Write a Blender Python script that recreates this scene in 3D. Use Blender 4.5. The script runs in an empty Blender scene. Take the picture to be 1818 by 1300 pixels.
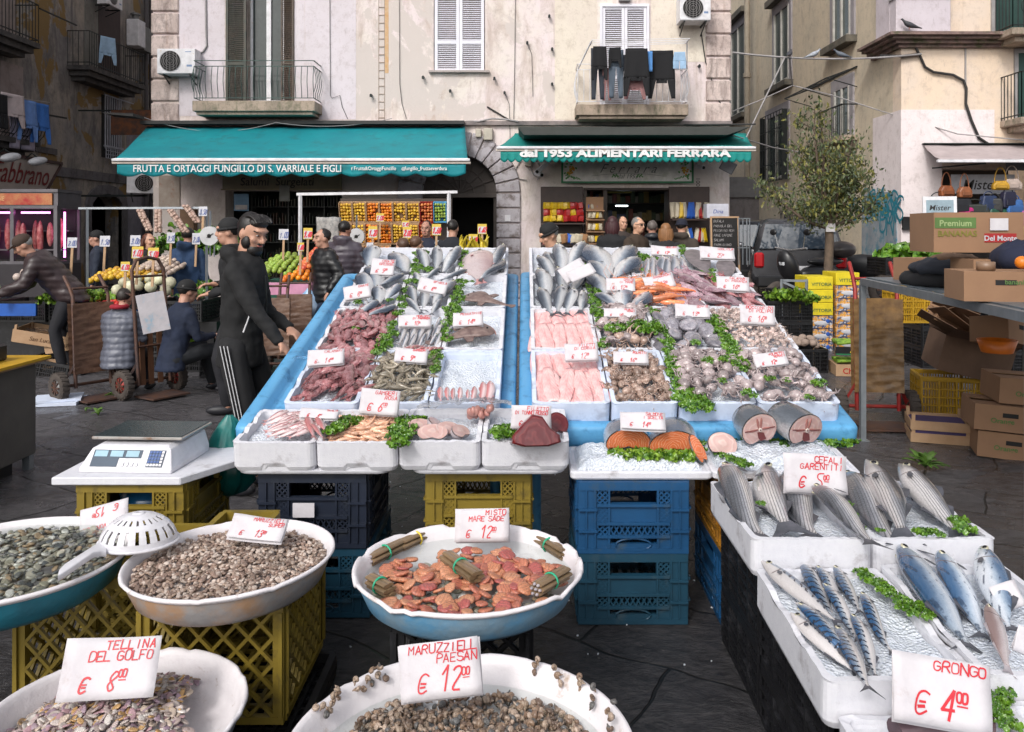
import bpy,math,random
from mathutils import Vector,Matrix,noise,Euler
from math import sin,cos,pi,radians as R
random.seed(7)
S=bpy.context.scene
COL=S.collection
# --- camera, sky, sun, exposure
F,PX,PY,H=1430.0,930.0,408.0,1.65
cam_d=bpy.data.cameras.new("camera"); cam=bpy.data.objects.new("camera",cam_d); COL.objects.link(cam)
cam.location=(0,0,H); cam.rotation_euler=(R(90),0,0)
cam_d.sensor_width=36; cam_d.lens=F/1818*36
cam_d.shift_x=-(PX-909)/1818; cam_d.shift_y=-(650-PY)/1818
cam_d.clip_start=.05; cam_d.clip_end=500
S.camera=cam
SUN_EL,SUN_AZ=40,205
world=bpy.data.worlds.new("World"); S.world=world; world.use_nodes=True
wn=world.node_tree.nodes; wl=world.node_tree.links
sky=wn.new('ShaderNodeTexSky'); sky.sky_type='NISHITA'; sky.sun_disc=False
sky.sun_elevation=R(SUN_EL); sky.sun_rotation=R(SUN_AZ); sky.air_density=1.0; sky.dust_density=3.5; sky.ozone_density=.6
hs=wn.new('ShaderNodeHueSaturation'); hs.inputs['Saturation'].default_value=.32; wl.new(sky.outputs[0],hs.inputs['Color']); wl.new(hs.outputs[0],wn['Background'].inputs[0]); wn['Background'].inputs[1].default_value=.15
sun_d=bpy.data.lights.new("sun",'SUN'); sun_d.energy=1.05; sun_d.angle=R(10); sun_d.color=(1,.97,.93)
sun=bpy.data.objects.new("sun",sun_d); COL.objects.link(sun)
sun.rotation_euler=Vector((sin(R(SUN_AZ))*cos(R(SUN_EL)),cos(R(SUN_AZ))*cos(R(SUN_EL)),sin(R(SUN_EL)))).to_track_quat('Z','Y').to_euler()
S.view_settings.view_transform='Standard'; S.view_settings.look='None'
S.view_settings.exposure=0.41; S.view_settings.gamma=1
S.cycles.use_denoising=True; S.cycles.max_bounces=7; S.cycles.diffuse_bounces=4; S.cycles.glossy_bounces=3
S.cycles.transmission_bounces=4; S.cycles.transparent_max_bounces=8; S.cycles.caustics_reflective=False; S.cycles.caustics_refractive=False
# --- pixel -> world
def P(px,py,Y):return Vector(((px-PX)*Y/F,Y,H-(py-PY)*Y/F))
def PZ(px,py,z=0.0):
 Y=F*(H-z)/(py-PY); return P(px,py,Y)
def RIM(Y):return.85+.2986*(Y-3.763)
def PS(px,py,off=0.0):
 Y=(1.9236-off)/((py-PY)/F+.2986); return P(px,py,Y)
def rnd(a,b):return random.uniform(a,b)
def lerp(a,b,t):return a+(b-a)*t
# --- tagging
def tag(o,label=None,cat=None,group=None,kind=None):
 if label:o['label']=label
 if cat:o['category']=cat
 if group:o['group']=group
 if kind:o['kind']=kind
 return o
def empty(name,loc=(0,0,0),rot=(0,0,0),label=None,cat=None,group=None,scale=1):
 o=bpy.data.objects.new(name,None); COL.objects.link(o); o.location=loc; o.rotation_euler=rot
 o.scale=(scale,)*3 if not hasattr(scale,'__len__')else scale
 o.empty_display_size=.1
 return tag(o,label,cat,group)
KIDS={}
def dup(o,loc=None,rot=None,scale=None,label=None,group=None,mw=None,parent=None):
 c=o.copy(); COL.objects.link(c)
 if parent is not None:c.parent=parent
 if mw is not None:c.matrix_world=mw
 if loc is not None:c.location=loc
 if rot is not None:c.rotation_euler=rot
 if scale is not None:c.scale=(scale,)*3 if not hasattr(scale,'__len__')else scale
 if label:c['label']=label
 if group:c['group']=group
 for k in KIDS.get(o.name,()):dup(k,parent=c)
 if o.name in KIDS:KIDS[c.name]=[]
 return c
 # --- mesh builder
class MB:
 def __init__(s):s.v=[]; s.f=[]; s.m=[]; s.sm=[]
 def add(s,vs,fs,m=0,smooth=False,T=None):
  b=len(s.v)
  if T is not None:vs=[T@Vector(p)for p in vs]
  s.v+=[tuple(p)for p in vs]
  for f in fs:s.f.append(tuple(b+i for i in f)); s.m.append(m); s.sm.append(smooth)
  return s
 def box(s,c,d,m=0,T=None,rz=0,rot=None):
  x,y,z=d[0]/2,d[1]/2,d[2]/2
  vs=[Vector(p)for p in((-x,-y,-z),(x,-y,-z),(x,y,-z),(-x,y,-z),(-x,-y,z),(x,-y,z),(x,y,z),(-x,y,z))]
  Rm=Euler(rot).to_matrix()if rot else(Matrix.Rotation(rz,3,'Z')if rz else None)
  if Rm:vs=[Rm@p for p in vs]
  vs=[p+Vector(c)for p in vs]
  return s.add(vs,[(0,3,2,1),(4,5,6,7),(0,1,5,4),(1,2,6,5),(2,3,7,6),(3,0,4,7)],m,False,T)
 def bb(s,x0,x1,y0,y1,z0,z1,m=0,T=None):
  return s.box(((x0+x1)/2,(y0+y1)/2,(z0+z1)/2),(abs(x1-x0),abs(y1-y0),abs(z1-z0)),m,T)
 def rings(s,rs,m=0,cap=True,smooth=True,T=None,closed=False):
  n=len(rs[0]); vs=[p for r in rs for p in r]; fs=[]
  k=len(rs)
  for i in range(k-1 if not closed else k):
   for j in range(n):
    a=i*n+j; b=i*n+(j+1)%n; a2=((i+1)%k)*n+j; b2=((i+1)%k)*n+(j+1)%n
    fs.append((a,b,b2,a2))
  s.add(vs,fs,m,smooth,T)
  if cap and not closed:
   s.add(rs[0],[tuple(range(n))[::-1]],m,smooth,T); s.add(rs[-1],[tuple(range(n))],m,smooth,T)
  return s
 def tube(s,pts,r,n=8,m=0,cap=True,smooth=True,T=None,flat=1.0):
  pts=[Vector(p)for p in pts]; rs=[]
  rr=r if hasattr(r,'__len__')else[r]*len(pts)
  up=None
  for i,p in enumerate(pts):
   d=(pts[min(i+1,len(pts)-1)]-pts[max(i-1,0)])
   d=d.normalized()if d.length>1e-9 else Vector((0,0,1))
   if up is None:up=d.orthogonal().normalized()
   up=(up-d*up.dot(d)); up=up.normalized()if up.length>1e-6 else d.orthogonal().normalized()
   w=d.cross(up)
   rs.append([p+(up*cos(2*pi*j/n)+w*sin(2*pi*j/n)*flat)*rr[i]for j in range(n)])
  return s.rings(rs,m,cap,smooth,T)
 def bar(s,a,b,w,h=None,m=0,T=None,up=(0,0,1)):
  a=Vector(a); b=Vector(b); h=h or w; d=(b-a).normalized(); u=Vector(up)
  u=u-d*u.dot(d); u=u.normalized()if u.length>1e-4 else d.orthogonal().normalized()
  v=d.cross(u)
  r=lambda p:[p+v*sx*w/2+u*sy*h/2 for sx,sy in((-1,-1),(1,-1),(1,1),(-1,1))]
  return s.rings([r(a),r(b)],m,True,False,T)
 def lathe(s,prof,n=32,m=0,cap=False,smooth=True,T=None,sx=1,sy=1):
  return s.rings([[(q[0]*cos(2*pi*j/n)*sx,q[0]*sin(2*pi*j/n)*sy,q[1])for j in range(n)]for q in prof],m,cap,smooth,T)
 def ell(s,c,r,n=12,k=8,m=0,T=None,rot=None):
  c=Vector(c); Rm=Euler(rot).to_matrix()if rot else Matrix.Identity(3)
  rs=[]
  for i in range(k+1):
   a=-pi/2+pi*i/k; a=max(-pi/2+.02,min(pi/2-.02,a))
   rs.append([c+Rm@Vector((r[0]*cos(a)*cos(2*pi*j/n),r[1]*cos(a)*sin(2*pi*j/n),r[2]*sin(a)))for j in range(n)])
  return s.rings(rs,m,True,True,T)
 def cyl(s,a,b,r,n=16,m=0,T=None,smooth=True,r2=None):
  return s.tube([a,b],[r,r2 if r2 is not None else r],n,m,True,smooth,T)
 def prism(s,poly,y0,y1,m=0,T=None,axis='y'):
  a=[(p[0],y0,p[1])for p in poly]; b=[(p[0],y1,p[1])for p in poly]
  n=len(poly); fs=[tuple(range(n)),tuple(range(2*n-1,n-1,-1))]
  fs+=[(i,(i+1)%n,n+(i+1)%n,n+i)[::-1]for i in range(n)]
  if axis=='z':a=[(p[0],p[1],y0)for p in poly]; b=[(p[0],p[1],y1)for p in poly]
  return s.add(a+b,fs,m,False,T)
 def grid(s,nx,ny,fn,m=0,smooth=True,T=None):
  vs=[fn(i/nx,j/ny)for j in range(ny+1)for i in range(nx+1)]
  fs=[(j*(nx+1)+i,j*(nx+1)+i+1,(j+1)*(nx+1)+i+1,(j+1)*(nx+1)+i)for j in range(ny)for i in range(nx)]
  return s.add(vs,fs,m,smooth,T)
 def mesh(s,name,mats):
  me=bpy.data.meshes.new(name); me.from_pydata(s.v,[],s.f)
  for q in(mats if isinstance(mats,(list,tuple))else[mats]):me.materials.append(q)
  me.polygons.foreach_set('material_index',s.m); me.polygons.foreach_set('use_smooth',s.sm); me.update()
  return me
 def build(s,name,mats,parent=None,bevel=0,seg=1,solid=0,subsurf=0,loc=None,rot=None):
  o=bpy.data.objects.new(name,s.mesh(name,mats)); COL.objects.link(o)
  if parent:o.parent=parent; KIDS.setdefault(parent.name,[]).append(o)
  if loc is not None:o.location=loc
  if rot is not None:o.rotation_euler=rot
  if solid:q=o.modifiers.new('solid','SOLIDIFY'); q.thickness=solid
  if subsurf:q=o.modifiers.new('sub','SUBSURF'); q.levels=q.render_levels=subsurf
  if bevel:q=o.modifiers.new('bevel','BEVEL'); q.width=bevel; q.segments=seg; q.limit_method='ANGLE'; q.angle_limit=R(40); q.harden_normals=False
  return o
def nz(x,y=0.0,z=0.0,sc=1.0):return noise.noise(Vector((x*sc,y*sc,z*sc)))
def remesh(o,vox,smooth=3):
 q=o.modifiers.new('r','REMESH'); q.mode='VOXEL'; q.voxel_size=vox; q.use_smooth_shade=True
 if smooth:w=o.modifiers.new('s','SMOOTH'); w.iterations=smooth; w.factor=.5
 dg=bpy.context.evaluated_depsgraph_get(); me=bpy.data.meshes.new_from_object(o.evaluated_get(dg))
 o.modifiers.clear(); old=o.data; o.data=me; bpy.data.meshes.remove(old)
 return me
 # --- materials
MATS={}
class NT:
 def __init__(s,name):
  s.mat=bpy.data.materials.new(name); s.mat.use_nodes=True; s.n=s.mat.node_tree.nodes; s.l=s.mat.node_tree.links
  s.b=s.n['Principled BSDF']; s.tc=s.n.new('ShaderNodeTexCoord')
 def node(s,t,**k):
  q=s.n.new(t)
  for a,b in k.items():setattr(q,a,b)
  return q
 def set(s,q,i,v):
  if hasattr(v,'is_output')or isinstance(v,bpy.types.NodeSocket):s.l.new(v,q.inputs[i])
  else:q.inputs[i].default_value=v
 def map(s,scale=(1,1,1),rot=(0,0,0),loc=(0,0,0),src=None):
  q=s.node('ShaderNodeMapping'); s.l.new(src or s.tc.outputs['Object'],q.inputs[0])
  q.inputs['Scale'].default_value=scale; q.inputs['Rotation'].default_value=rot; q.inputs['Location'].default_value=loc
  return q.outputs[0]
 def noise(s,scale,detail=5,rough=.6,vec=None,dist=0):
  q=s.node('ShaderNodeTexNoise'); s.l.new(vec or s.tc.outputs['Object'],q.inputs['Vector'])
  q.inputs['Scale'].default_value=scale; q.inputs['Detail'].default_value=detail; q.inputs['Roughness'].default_value=rough; q.inputs['Distortion'].default_value=dist
  return q.outputs['Fac']
 def vor(s,scale,feature='F1',out='Distance',vec=None,rand=1):
  q=s.node('ShaderNodeTexVoronoi',feature=feature); s.l.new(vec or s.tc.outputs['Object'],q.inputs['Vector']); q.inputs['Scale'].default_value=scale
  q.inputs['Randomness'].default_value=rand
  return q.outputs[out]
 def ramp(s,fac,stops,interp='LINEAR'):
  q=s.node('ShaderNodeValToRGB'); s.l.new(fac,q.inputs[0]); e=q.color_ramp; e.interpolation=interp
  while len(e.elements)<len(stops):e.elements.new(.5)
  for el,(p,c)in zip(e.elements,stops):
   el.position=p; el.color=(*c,1)if hasattr(c,'__len__')else(c,c,c,1)
  return q.outputs[0]
 def mix(s,fac,a,b,mode='MIX'):
  q=s.node('ShaderNodeMix',data_type='RGBA',blend_type=mode); s.set(q,0,fac)
  for i,v in((6,a),(7,b)):
   s.set(q,i,(*v,1)if isinstance(v,tuple)and len(v)==3 else v)
  return q.outputs[2]
 def math(s,op,a,b=0.0,clamp=False):
  q=s.node('ShaderNodeMath',operation=op,use_clamp=clamp); s.set(q,0,a); s.set(q,1,b); return q.outputs[0]
 def sep(s,v=None):
  q=s.node('ShaderNodeSeparateXYZ'); s.l.new(v or s.tc.outputs['Object'],q.inputs[0]); return q.outputs
 def rand(s):return s.node('ShaderNodeObjectInfo').outputs['Random']
 def bump(s,h,strength=.3,dist=.01,normal=None):
  q=s.node('ShaderNodeBump'); s.set(q,'Height',h); q.inputs['Strength'].default_value=strength; q.inputs['Distance'].default_value=dist
  if normal:s.l.new(normal,q.inputs['Normal'])
  return q.outputs[0]
 def out(s,col=None,rough=None,metal=None,bump=None,**k):
  if col is not None:s.set(s.b,'Base Color',(*col,1)if isinstance(col,tuple)and len(col)==3 else col)
  if rough is not None:s.set(s.b,'Roughness',rough)
  if metal is not None:s.set(s.b,'Metallic',metal)
  if bump is not None:s.l.new(bump,s.b.inputs['Normal'])
  for a,v in k.items():
   s.set(s.b,a.replace('_',' '),v)
  return s.mat
def dk(c,k):return tuple(min(1,x*k)for x in c)
def mat(name,col,rough=.6,metal=0,col2=None,ns=6,con=.35,bump=0,bs=60,vary=0,dirt=None,ds=3,dth=.6,**k):
 """general material: base colour with a noisy second colour, optional blotches, bump and per-object variation"""
 if name in MATS:return MATS[name]
 t=NT(name); col2=col2 or dk(col,.72)
 c=t.mix(t.ramp(t.noise(ns,6,.65),[(.5-con/2,0),(.5+con/2,1)]),tuple(col),tuple(col2))
 if dirt:c=t.mix(t.ramp(t.noise(ds,8,.7),[(dth-.06,0),(dth+.1,1)]),c,tuple(dirt))
 if vary:
  q=t.node('ShaderNodeHueSaturation'); t.set(q,'Value',t.math('MULTIPLY_ADD',t.rand(),vary*2));
  q.inputs['Value'].links[0].from_node.inputs[2].default_value=1-vary
  t.l.new(t.math('ADD',t.math('MULTIPLY',t.rand(),vary*.12),.5-vary*.06),q.inputs['Hue'])
  t.l.new(c,q.inputs['Color']); c=q.outputs[0]
 b=t.bump(t.noise(bs,4,.6),min(1,bump),.004*max(1,bump))if bump else None
 t.out(c,rough,metal,b,**k); MATS[name]=t.mat
 return t.mat
 # --- writing
def textmb(mb,txt,size,T,m=0,extrude=.0,bold=0,shear=0,align='CENTER',space=1.0,sx=1.0):
 """Flat lettering in the XY plane of T."""
 cu=bpy.data.curves.new('t','FONT'); cu.body=txt; cu.size=size; cu.extrude=extrude; cu.offset=bold*size
 cu.shear=shear; cu.align_x=align; cu.space_character=space; cu.resolution_u=3
 ob=bpy.data.objects.new('t',cu); COL.objects.link(ob)
 dg=bpy.context.evaluated_depsgraph_get(); me=bpy.data.meshes.new_from_object(ob.evaluated_get(dg))
 vs=[Vector((v.co.x*sx,v.co.y,v.co.z))for v in me.vertices]; fs=[tuple(p.vertices)for p in me.polygons]
 mb.add(vs,fs,m,False,T)
 bpy.data.objects.remove(ob); bpy.data.curves.remove(cu); bpy.data.meshes.remove(me)
GL={'A':"00 26 40|12 32",'B':"00 06 36 45 43 03|33 42 41 30 00",'C':"45 26 05 01 20 41",'D':"00 06 26 45 41 20 00",'E':"46 06 00 40|03 33",'F':"46 06 00|03 33",'G':"45 26 05 01 20 41 43 23",'H':"00 06|40 46|03 43",'I':"20 26",'L':"06 00 40",'M':"00 06 23 46 40",'N':"00 06 40 46",'O':"16 05 01 10 30 41 45 36 16",'P':"00 06 36 45 44 33 03",'Q':"16 05 01 10 30 41 45 36 16|22 40",'R':"00 06 36 45 44 33 03|23 40",'S':"45 36 16 05 04 13 33 42 41 30 10 01",'T':"06 46|26 20",'U':"06 01 10 30 41 46",'V':"06 20 46",'Z':"06 46 00 40",'J':"36 31 20 01",'K':"00 06|46 03 40",'W':"06 10 23 30 46",'X':"00 46|06 40",'Y':"06 23 46|23 20",'0':"16 05 01 10 30 41 45 36 16",'1':"04 26 20",'2':"05 16 36 45 44 00 40",'3':"05 16 36 45 34 13|23 33 42 41 30 10 01",'4':"30 36 02 42",'5':"46 06 04 33 42 41 20 00",'6':"36 14 01 10 30 41 42 33 13 02",'7':"06 46 10",'8':"13 04 15 26 45 34 13 02 11 20 41 32 13",'9':"42 20 10|44 33 13 04 05 16 36 45 43 20",'.':"20 21","'":"25 26",'/':"00 46",'-':"13 33",'E~':"45 26 05 01 20 41|-12 32|-13 33",'_':"00 40"}
def hand(mb,txt,x,y,h,w=None,m=0,T=None,th=None,z=.0012,jit=.35,slant=.12):
 """hand-drawn marker capitals, baseline start (x, y), letter height h"""
 w=w or h*.62; th=th or h*.11; cx=x
 for ch in txt:
  if ch==' ':cx+=w*.8; continue
  g=GL['E~' if ch=='\u20ac' else ch]
  jx,jy,js=rnd(-jit,jit)*.3,rnd(-jit,jit)*.5,rnd(.9,1.12)
  for st in g.split('|'):
   pts=[]; _cv=ch in 'BCDGJOPQRSU0235689\u20ac'
   for q in st.replace('-','').split(' '):
    a,b=int(q[0]),int(q[1])
    a+=rnd(-jit,jit)*.5+jx; b+=rnd(-jit,jit)*.5+jy
    pts.append(Vector((cx+a/4*w*.8*js+b/6*h*slant,y+b/6*h*js)))
   if _cv and len(pts)>2:
    for _ in range(2):pts=[pts[0]]+[w_ for a_,b_ in zip(pts,pts[1:])for w_ in(a_.lerp(b_,.25),a_.lerp(b_,.75))]+[pts[-1]]
   tk=th; th=tk*rnd(.8,1.3)
   for p,q in zip(pts,pts[1:]):
    d=q-p
    if d.length<1e-6:continue
    d=d.normalized(); n=Vector((-d.y,d.x))*th/2; p2=p-d*th*.3; q2=q+d*th*.3; z+=.00001
    mb.add([(p2.x+n.x,p2.y+n.y,z),(p2.x-n.x,p2.y-n.y,z),(q2.x-n.x,q2.y-n.y,z),(q2.x+n.x,q2.y+n.y,z)],[(0,1,2,3)],m,False,T)
   th=tk
  cx+=w*rnd(.98,1.14)
 return cx
def MT(loc,rx=0,ry=0,rz=0,s=1):
 return Matrix.Translation(loc)@Euler((rx,ry,rz)).to_matrix().to_4x4()@Matrix.Scale(s,4)
RED_INK=mat('red_marker',(.62,.02,.035),.5)
PAPER=mat('card_paper',(.62,.60,.62),.8,col2=(.53,.50,.53),ns=9,dirt=(.40,.33,.32),ds=7,dth=.64,bump=.5,bs=30)
def price_card(px,py,wpx,hpx,Y,lines,price,label,rz=0,lean=-20,fold=True,big=.34,yaw=0,pricex=.0,loc=None,size=None,curl=1):
 """folded white card lettered in red; px, py = centre of its lower edge"""
 loc=loc or P(px,py,Y); w,h=size or(wpx*Y/F,hpx*Y/F)
 e=empty('price_card',loc,(R(90+lean),R(0),R(yaw)),label,'price card','hand lettered price cards of the fish stall')
 e.rotation_euler=(Matrix.Rotation(R(yaw),3,'Z')@Matrix.Rotation(R(90+lean),3,'X')@Matrix.Rotation(R(rz),3,'Z')).to_euler()
 sd=random.random()*50
 def zc(u,v):return curl*(.018*w*sin(u*5+sd)*v+.010*w*sin(v*4+sd*2)+.05*w*(u-.5)**2)
 sk=rnd(-.03,.03)
 mb=MB();
 mb.grid(8,6,lambda u,v:((u-.5)*w+sk*v*w,v*h*(1+.02*sin(u*3+sd)),zc(u,v)))
 if fold:mb.grid(8,4,lambda u,v:((u-.5)*w*1.01+sk*v*w+.002,h*.995-v*h*1.04,zc(u,1-v)-.002-.05*h*v*(1.2-v)-.012*v))
 mb.build('sheet',PAPER,e,solid=.0006)
 wr=MB(); n=len(lines); lh=h*.15
 for i,t in enumerate(lines):
  lw=min(lh*.85,w*.86/max(1,len(t))/1.06)
  tw=len(t)*lw*1.06
  hand(wr,t,w*.47-tw,h*(.80-.185*i)-0*lh,lh,lw,th=lh*(.14 if h>.08 else.2))
 if price:
  ph=h*big*(.9 if n>1 else 1.0); py0=h*.12
  hand(wr,'\u20ac',-w*.30+pricex*w,py0,ph*.8,ph*.5,th=ph*(.085 if h>.08 else.13),slant=.3)
  a,b=(price.split('.')+[''])[:2]
  cx=hand(wr,a,-w*.02+pricex*w,py0,ph,ph*.5,th=ph*(.09 if h>.08 else.14),slant=.25)
  if b:hand(wr,b,cx+ph*.05,py0+ph*.62,ph*.32,ph*.2,th=ph*.07)
  if b:hand(wr,'_',cx+ph*.08,py0+ph*.5,ph*.1,ph*.4,th=ph*.05)
 wr.v=[(x,y,z+zc(x/w+.5,y/h)+.0004)for x,y,z in wr.v]
 if wr.f:wr.build('handwriting',RED_INK,e)
 return e
 # --- setting materials
def m_ground():
 t=NT('basalt_paving'); v0=t.map((1,1,1),(0,0,R(31)))
 n1=t.node('ShaderNodeTexNoise'); t.l.new(v0,n1.inputs['Vector']); n1.inputs['Scale'].default_value=1.3; n1.inputs['Detail'].default_value=3
 q=t.node('ShaderNodeVectorMath',operation='SCALE'); t.l.new(n1.outputs['Color'],q.inputs[0]); q.inputs['Scale'].default_value=.22
 a=t.node('ShaderNodeVectorMath',operation='ADD'); t.l.new(v0,a.inputs[0]); t.l.new(q.outputs[0],a.inputs[1])
 br=t.node('ShaderNodeTexBrick',offset=.43); t.l.new(a.outputs[0],br.inputs['Vector'])
 br.inputs['Scale'].default_value=1; br.inputs['Brick Width'].default_value=.95; br.inputs['Row Height'].default_value=.50
 br.inputs['Mortar Size'].default_value=.008; br.inputs['Mortar Smooth'].default_value=.6
 br.inputs['Color1'].default_value=(.30,.30,.30,1); br.inputs['Color2'].default_value=(1,1,1,1); br.inputs['Mortar'].default_value=(.5,.5,.5,1)
 wv=t.map((1.3,2.0,1),(0,0,R(31)))
 fine=t.noise(9,10,.75,wv,.2); coarse=t.noise(.55,5,.6); lay=t.noise(3.6,8,.7,wv,.5)
 c=t.mix(t.ramp(fine,[(.32,0),(.72,1)]),(.012,.0115,.013),(.165,.155,.162))
 c=t.mix(t.math('MULTIPLY',br.outputs['Color'],.5),c,(.075,.072,.078),'MIX')
 c=t.mix(t.ramp(lay,[(.56,0),(.74,.7)]),c,(.15,.14,.148))
 c=t.mix(t.ramp(t.noise(34,3,.7),[(.69,0),(.74,.8)]),c,(.24,.22,.2))
 c=t.mix(t.math('MULTIPLY',br.outputs['Fac'],.9),c,(.006,.006,.006))
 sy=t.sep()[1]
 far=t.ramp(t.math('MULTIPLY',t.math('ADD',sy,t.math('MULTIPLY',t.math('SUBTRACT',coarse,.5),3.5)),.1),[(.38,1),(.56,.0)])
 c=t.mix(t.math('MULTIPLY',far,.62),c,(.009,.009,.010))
 wet=t.ramp(t.noise(1.4,6,.62,None,.5),[(.49,1),(.56,0)])
 w2=t.math('MAXIMUM',t.math('MULTIPLY',far,.7),t.math('MULTIPLY',wet,.8))
 rough=t.mix(w2,(.55,.55,.55),(.07,.07,.07))
 h=t.math('ADD',t.math('MULTIPLY',fine,.55),t.math('MULTIPLY',lay,1.6)); h=t.math('SUBTRACT',h,t.math('MULTIPLY',br.outputs['Fac'],1.8))
 b=t.bump(h,.9,.022)
 MATS['ground']=t.out(c,rough,bump=b); return t.mat
def m_plaster(name,base,alt,stain,stain2=(.42,.28,.17),sc=1.0,peel=None,th=.55,str_=.5):
 t=NT(name); v=t.map((1,1,.35))
 c=t.mix(t.ramp(t.noise(.9*sc,7,.6),[(.42,0),(.60,1)]),base,alt)
 c=t.mix(t.ramp(t.noise(2.1*sc,10,.72,v,.8),[(th,0),(th+.16,.75)]),c,stain)
 c=t.mix(t.ramp(t.noise(1.5*sc,9,.7,t.map((2.2,2.2,.16),loc=(4,2,1))),[(.60,0),(.76,str_)]),c,stain2)
 c=t.mix(t.ramp(t.noise(30,4,.7),[(.64,0),(.71,.6)]),c,dk(stain,.45)); c=t.mix(t.ramp(t.noise(4.5*sc,12,.8),[(.50,0),(.72,.7)]),c,dk(stain,.75)); c=t.mix(t.ramp(t.noise(11,8,.75,t.map((1,1,.25),loc=(3,3,3))),[(.58,0),(.70,.5)]),c,dk(stain,.6))
 if peel:c=t.mix(t.ramp(t.noise(.62*sc,9,.66,t.map((1,1,.8),loc=(9,1,4)),.4),[(.535,0),(.55,1)]),c,peel)
 b=t.bump(t.math('ADD',t.noise(16,8,.7),t.math('MULTIPLY',t.noise(2.5*sc,6,.6),2)),.35,.02)
 t.out(c,.9,bump=b); MATS[name]=t.mat; return t.mat
GROUND=m_ground()
PINK=m_plaster('pink_plaster',(.76,.66,.66),(.75,.68,.62),(.50,.40,.35),(.40,.24,.13),th=.47,str_=.85,peel=(.615,.545,.51))
OCHRE=m_plaster('ochre_plaster',(.64,.55,.42),(.57,.50,.39),(.36,.31,.25),(.22,.18,.13),th=.56)
PEACH=m_plaster('peach_plaster',(.76,.61,.47),(.72,.60,.50),(.56,.44,.36),th=.54,str_=.7)
MOULD=m_plaster('mouldy_plaster',(.34,.30,.255),(.23,.215,.21),(.085,.08,.085),(.05,.044,.038),.9,peel=(.21,.135,.05),th=.46,str_=.9)
DARKWALL=m_plaster('dark_plaster',(.15,.14,.15),(.11,.10,.10),(.03,.028,.028),(.03,.025,.02),th=.5)
QUOIN=m_plaster('quoin_plaster',(.66,.55,.51),(.52,.42,.385),(.22,.17,.155),(.32,.19,.12),2.6,th=.47,str_=.6)
LILAC=m_plaster('lilac_plaster',(.62,.56,.60),(.58,.52,.56),(.5,.42,.42),th=.6)
SLAB=m_plaster('balcony_concrete',(.42,.33,.26),(.30,.24,.19),(.10,.11,.06),(.07,.08,.04),3,th=.5)
IRON=mat('black_iron',(.03,.035,.035),.5,.6,bump=.2)
IRONG=mat('green_iron',(.05,.09,.08),.5,.3)
WHITEM=mat('white_painted_metal',(.80,.79,.82),.4,0,dirt=(.55,.42,.32),ds=9,dth=.66)
SHUT=mat('white_shutter_paint',(.78,.77,.82),.5,col2=(.70,.69,.76),ns=3)
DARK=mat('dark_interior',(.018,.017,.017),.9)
TEAL=mat('teal_canvas',(.0,.245,.28),.72,col2=(.0,.185,.225),ns=1.6,dirt=(.012,.15,.17),ds=3,dth=.57,bump=.2,bs=25)
TEAL2=mat('deep_teal_canvas',(.0,.24,.215),.72,col2=(.0,.19,.175),ns=3)
WOODD=mat('dark_wood',(.055,.035,.025),.5,bump=.3)
GLASSD=mat('dark_glass',(.05,.062,.06),.08)
CABLE=mat('black_cable',(.03,.028,.028),.6)
GREYC=mat('grey_cable',(.36,.34,.34),.6)
RUST=mat('rusty_sheet',(.16,.055,.02),.8,.2,col2=(.05,.03,.025),ns=5,con=.25,bump=.6,bs=20)
STEEL=mat('galvanised_steel',(.38,.41,.44),.38,.7,col2=(.28,.31,.34),ns=12,bump=.15)
STONE=mat('grey_stone',(.50,.47,.50),.8,col2=(.38,.355,.38),ns=3,dirt=(.16,.13,.12),ds=5,dth=.55,bump=.6,bs=18)
WHITELET=mat('white_lettering',(.84,.84,.84),.6)
g=MB()
def gz(x,y):return.012*nz(x,y,0,.9)+.006*nz(x,y,3,3)+.35*max(0,min(1,(y-11.2)/1.0))*max(0,min(1,(x-3.1)/.8))
g.grid(200,200,lambda u,v:((u-.5)*24,-6+v*26,gz((u-.5)*24,-6+v*26)),0)
g.bb(-120,120,-120,140,-.5,-.03)
go=g.build('ground',GROUND); tag(go,kind='structure')
# --- shared building pieces
def railing(parent,x0,x1,y0,y1,z0,h,m,step=.11,name='railing',belly=0,double=False,rad=.008):
 mb=MB()
 for(a,b)in(((x0,y1),(x0,y0)),((x0,y0),(x1,y0)),((x1,y0),(x1,y1))):
  L=math.hypot(b[0]-a[0],b[1]-a[1]); n=max(1,int(L/step))
  for zz in(z0+h,z0+.06)+((z0+h*.86,)if double else()):mb.bar((a[0],a[1],zz),(b[0],b[1],zz),.022,.014)
  nx,ny=((b[1]-a[1])/L,-(b[0]-a[0])/L)
  cx,cy=(x0+x1)/2,(y0+y1)/2
  if(a[0]+b[0])/2*nx-cx*nx+(a[1]+b[1])/2*ny-cy*ny<0:nx,ny=-nx,-ny
  for i in range(n+1):
   t=i/n; x,y=lerp(a[0],b[0],t),lerp(a[1],b[1],t)
   if belly:
    pts=[(x+nx*belly*max(0,sin(pi*min(1,(1-k/6)*1.25)))*(.3+.7*(1-k/6)),y+ny*belly*max(0,sin(pi*min(1,(1-k/6)*1.25)))*(.3+.7*(1-k/6)),z0+.06+(h*(.86 if double else 1)-.06)*k/6)for k in range(7)]
    mb.tube(pts,rad,5)
   else:mb.cyl((x,y,z0),(x,y,z0+h),rad,5)
 return mb.build(name,m,parent)
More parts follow.
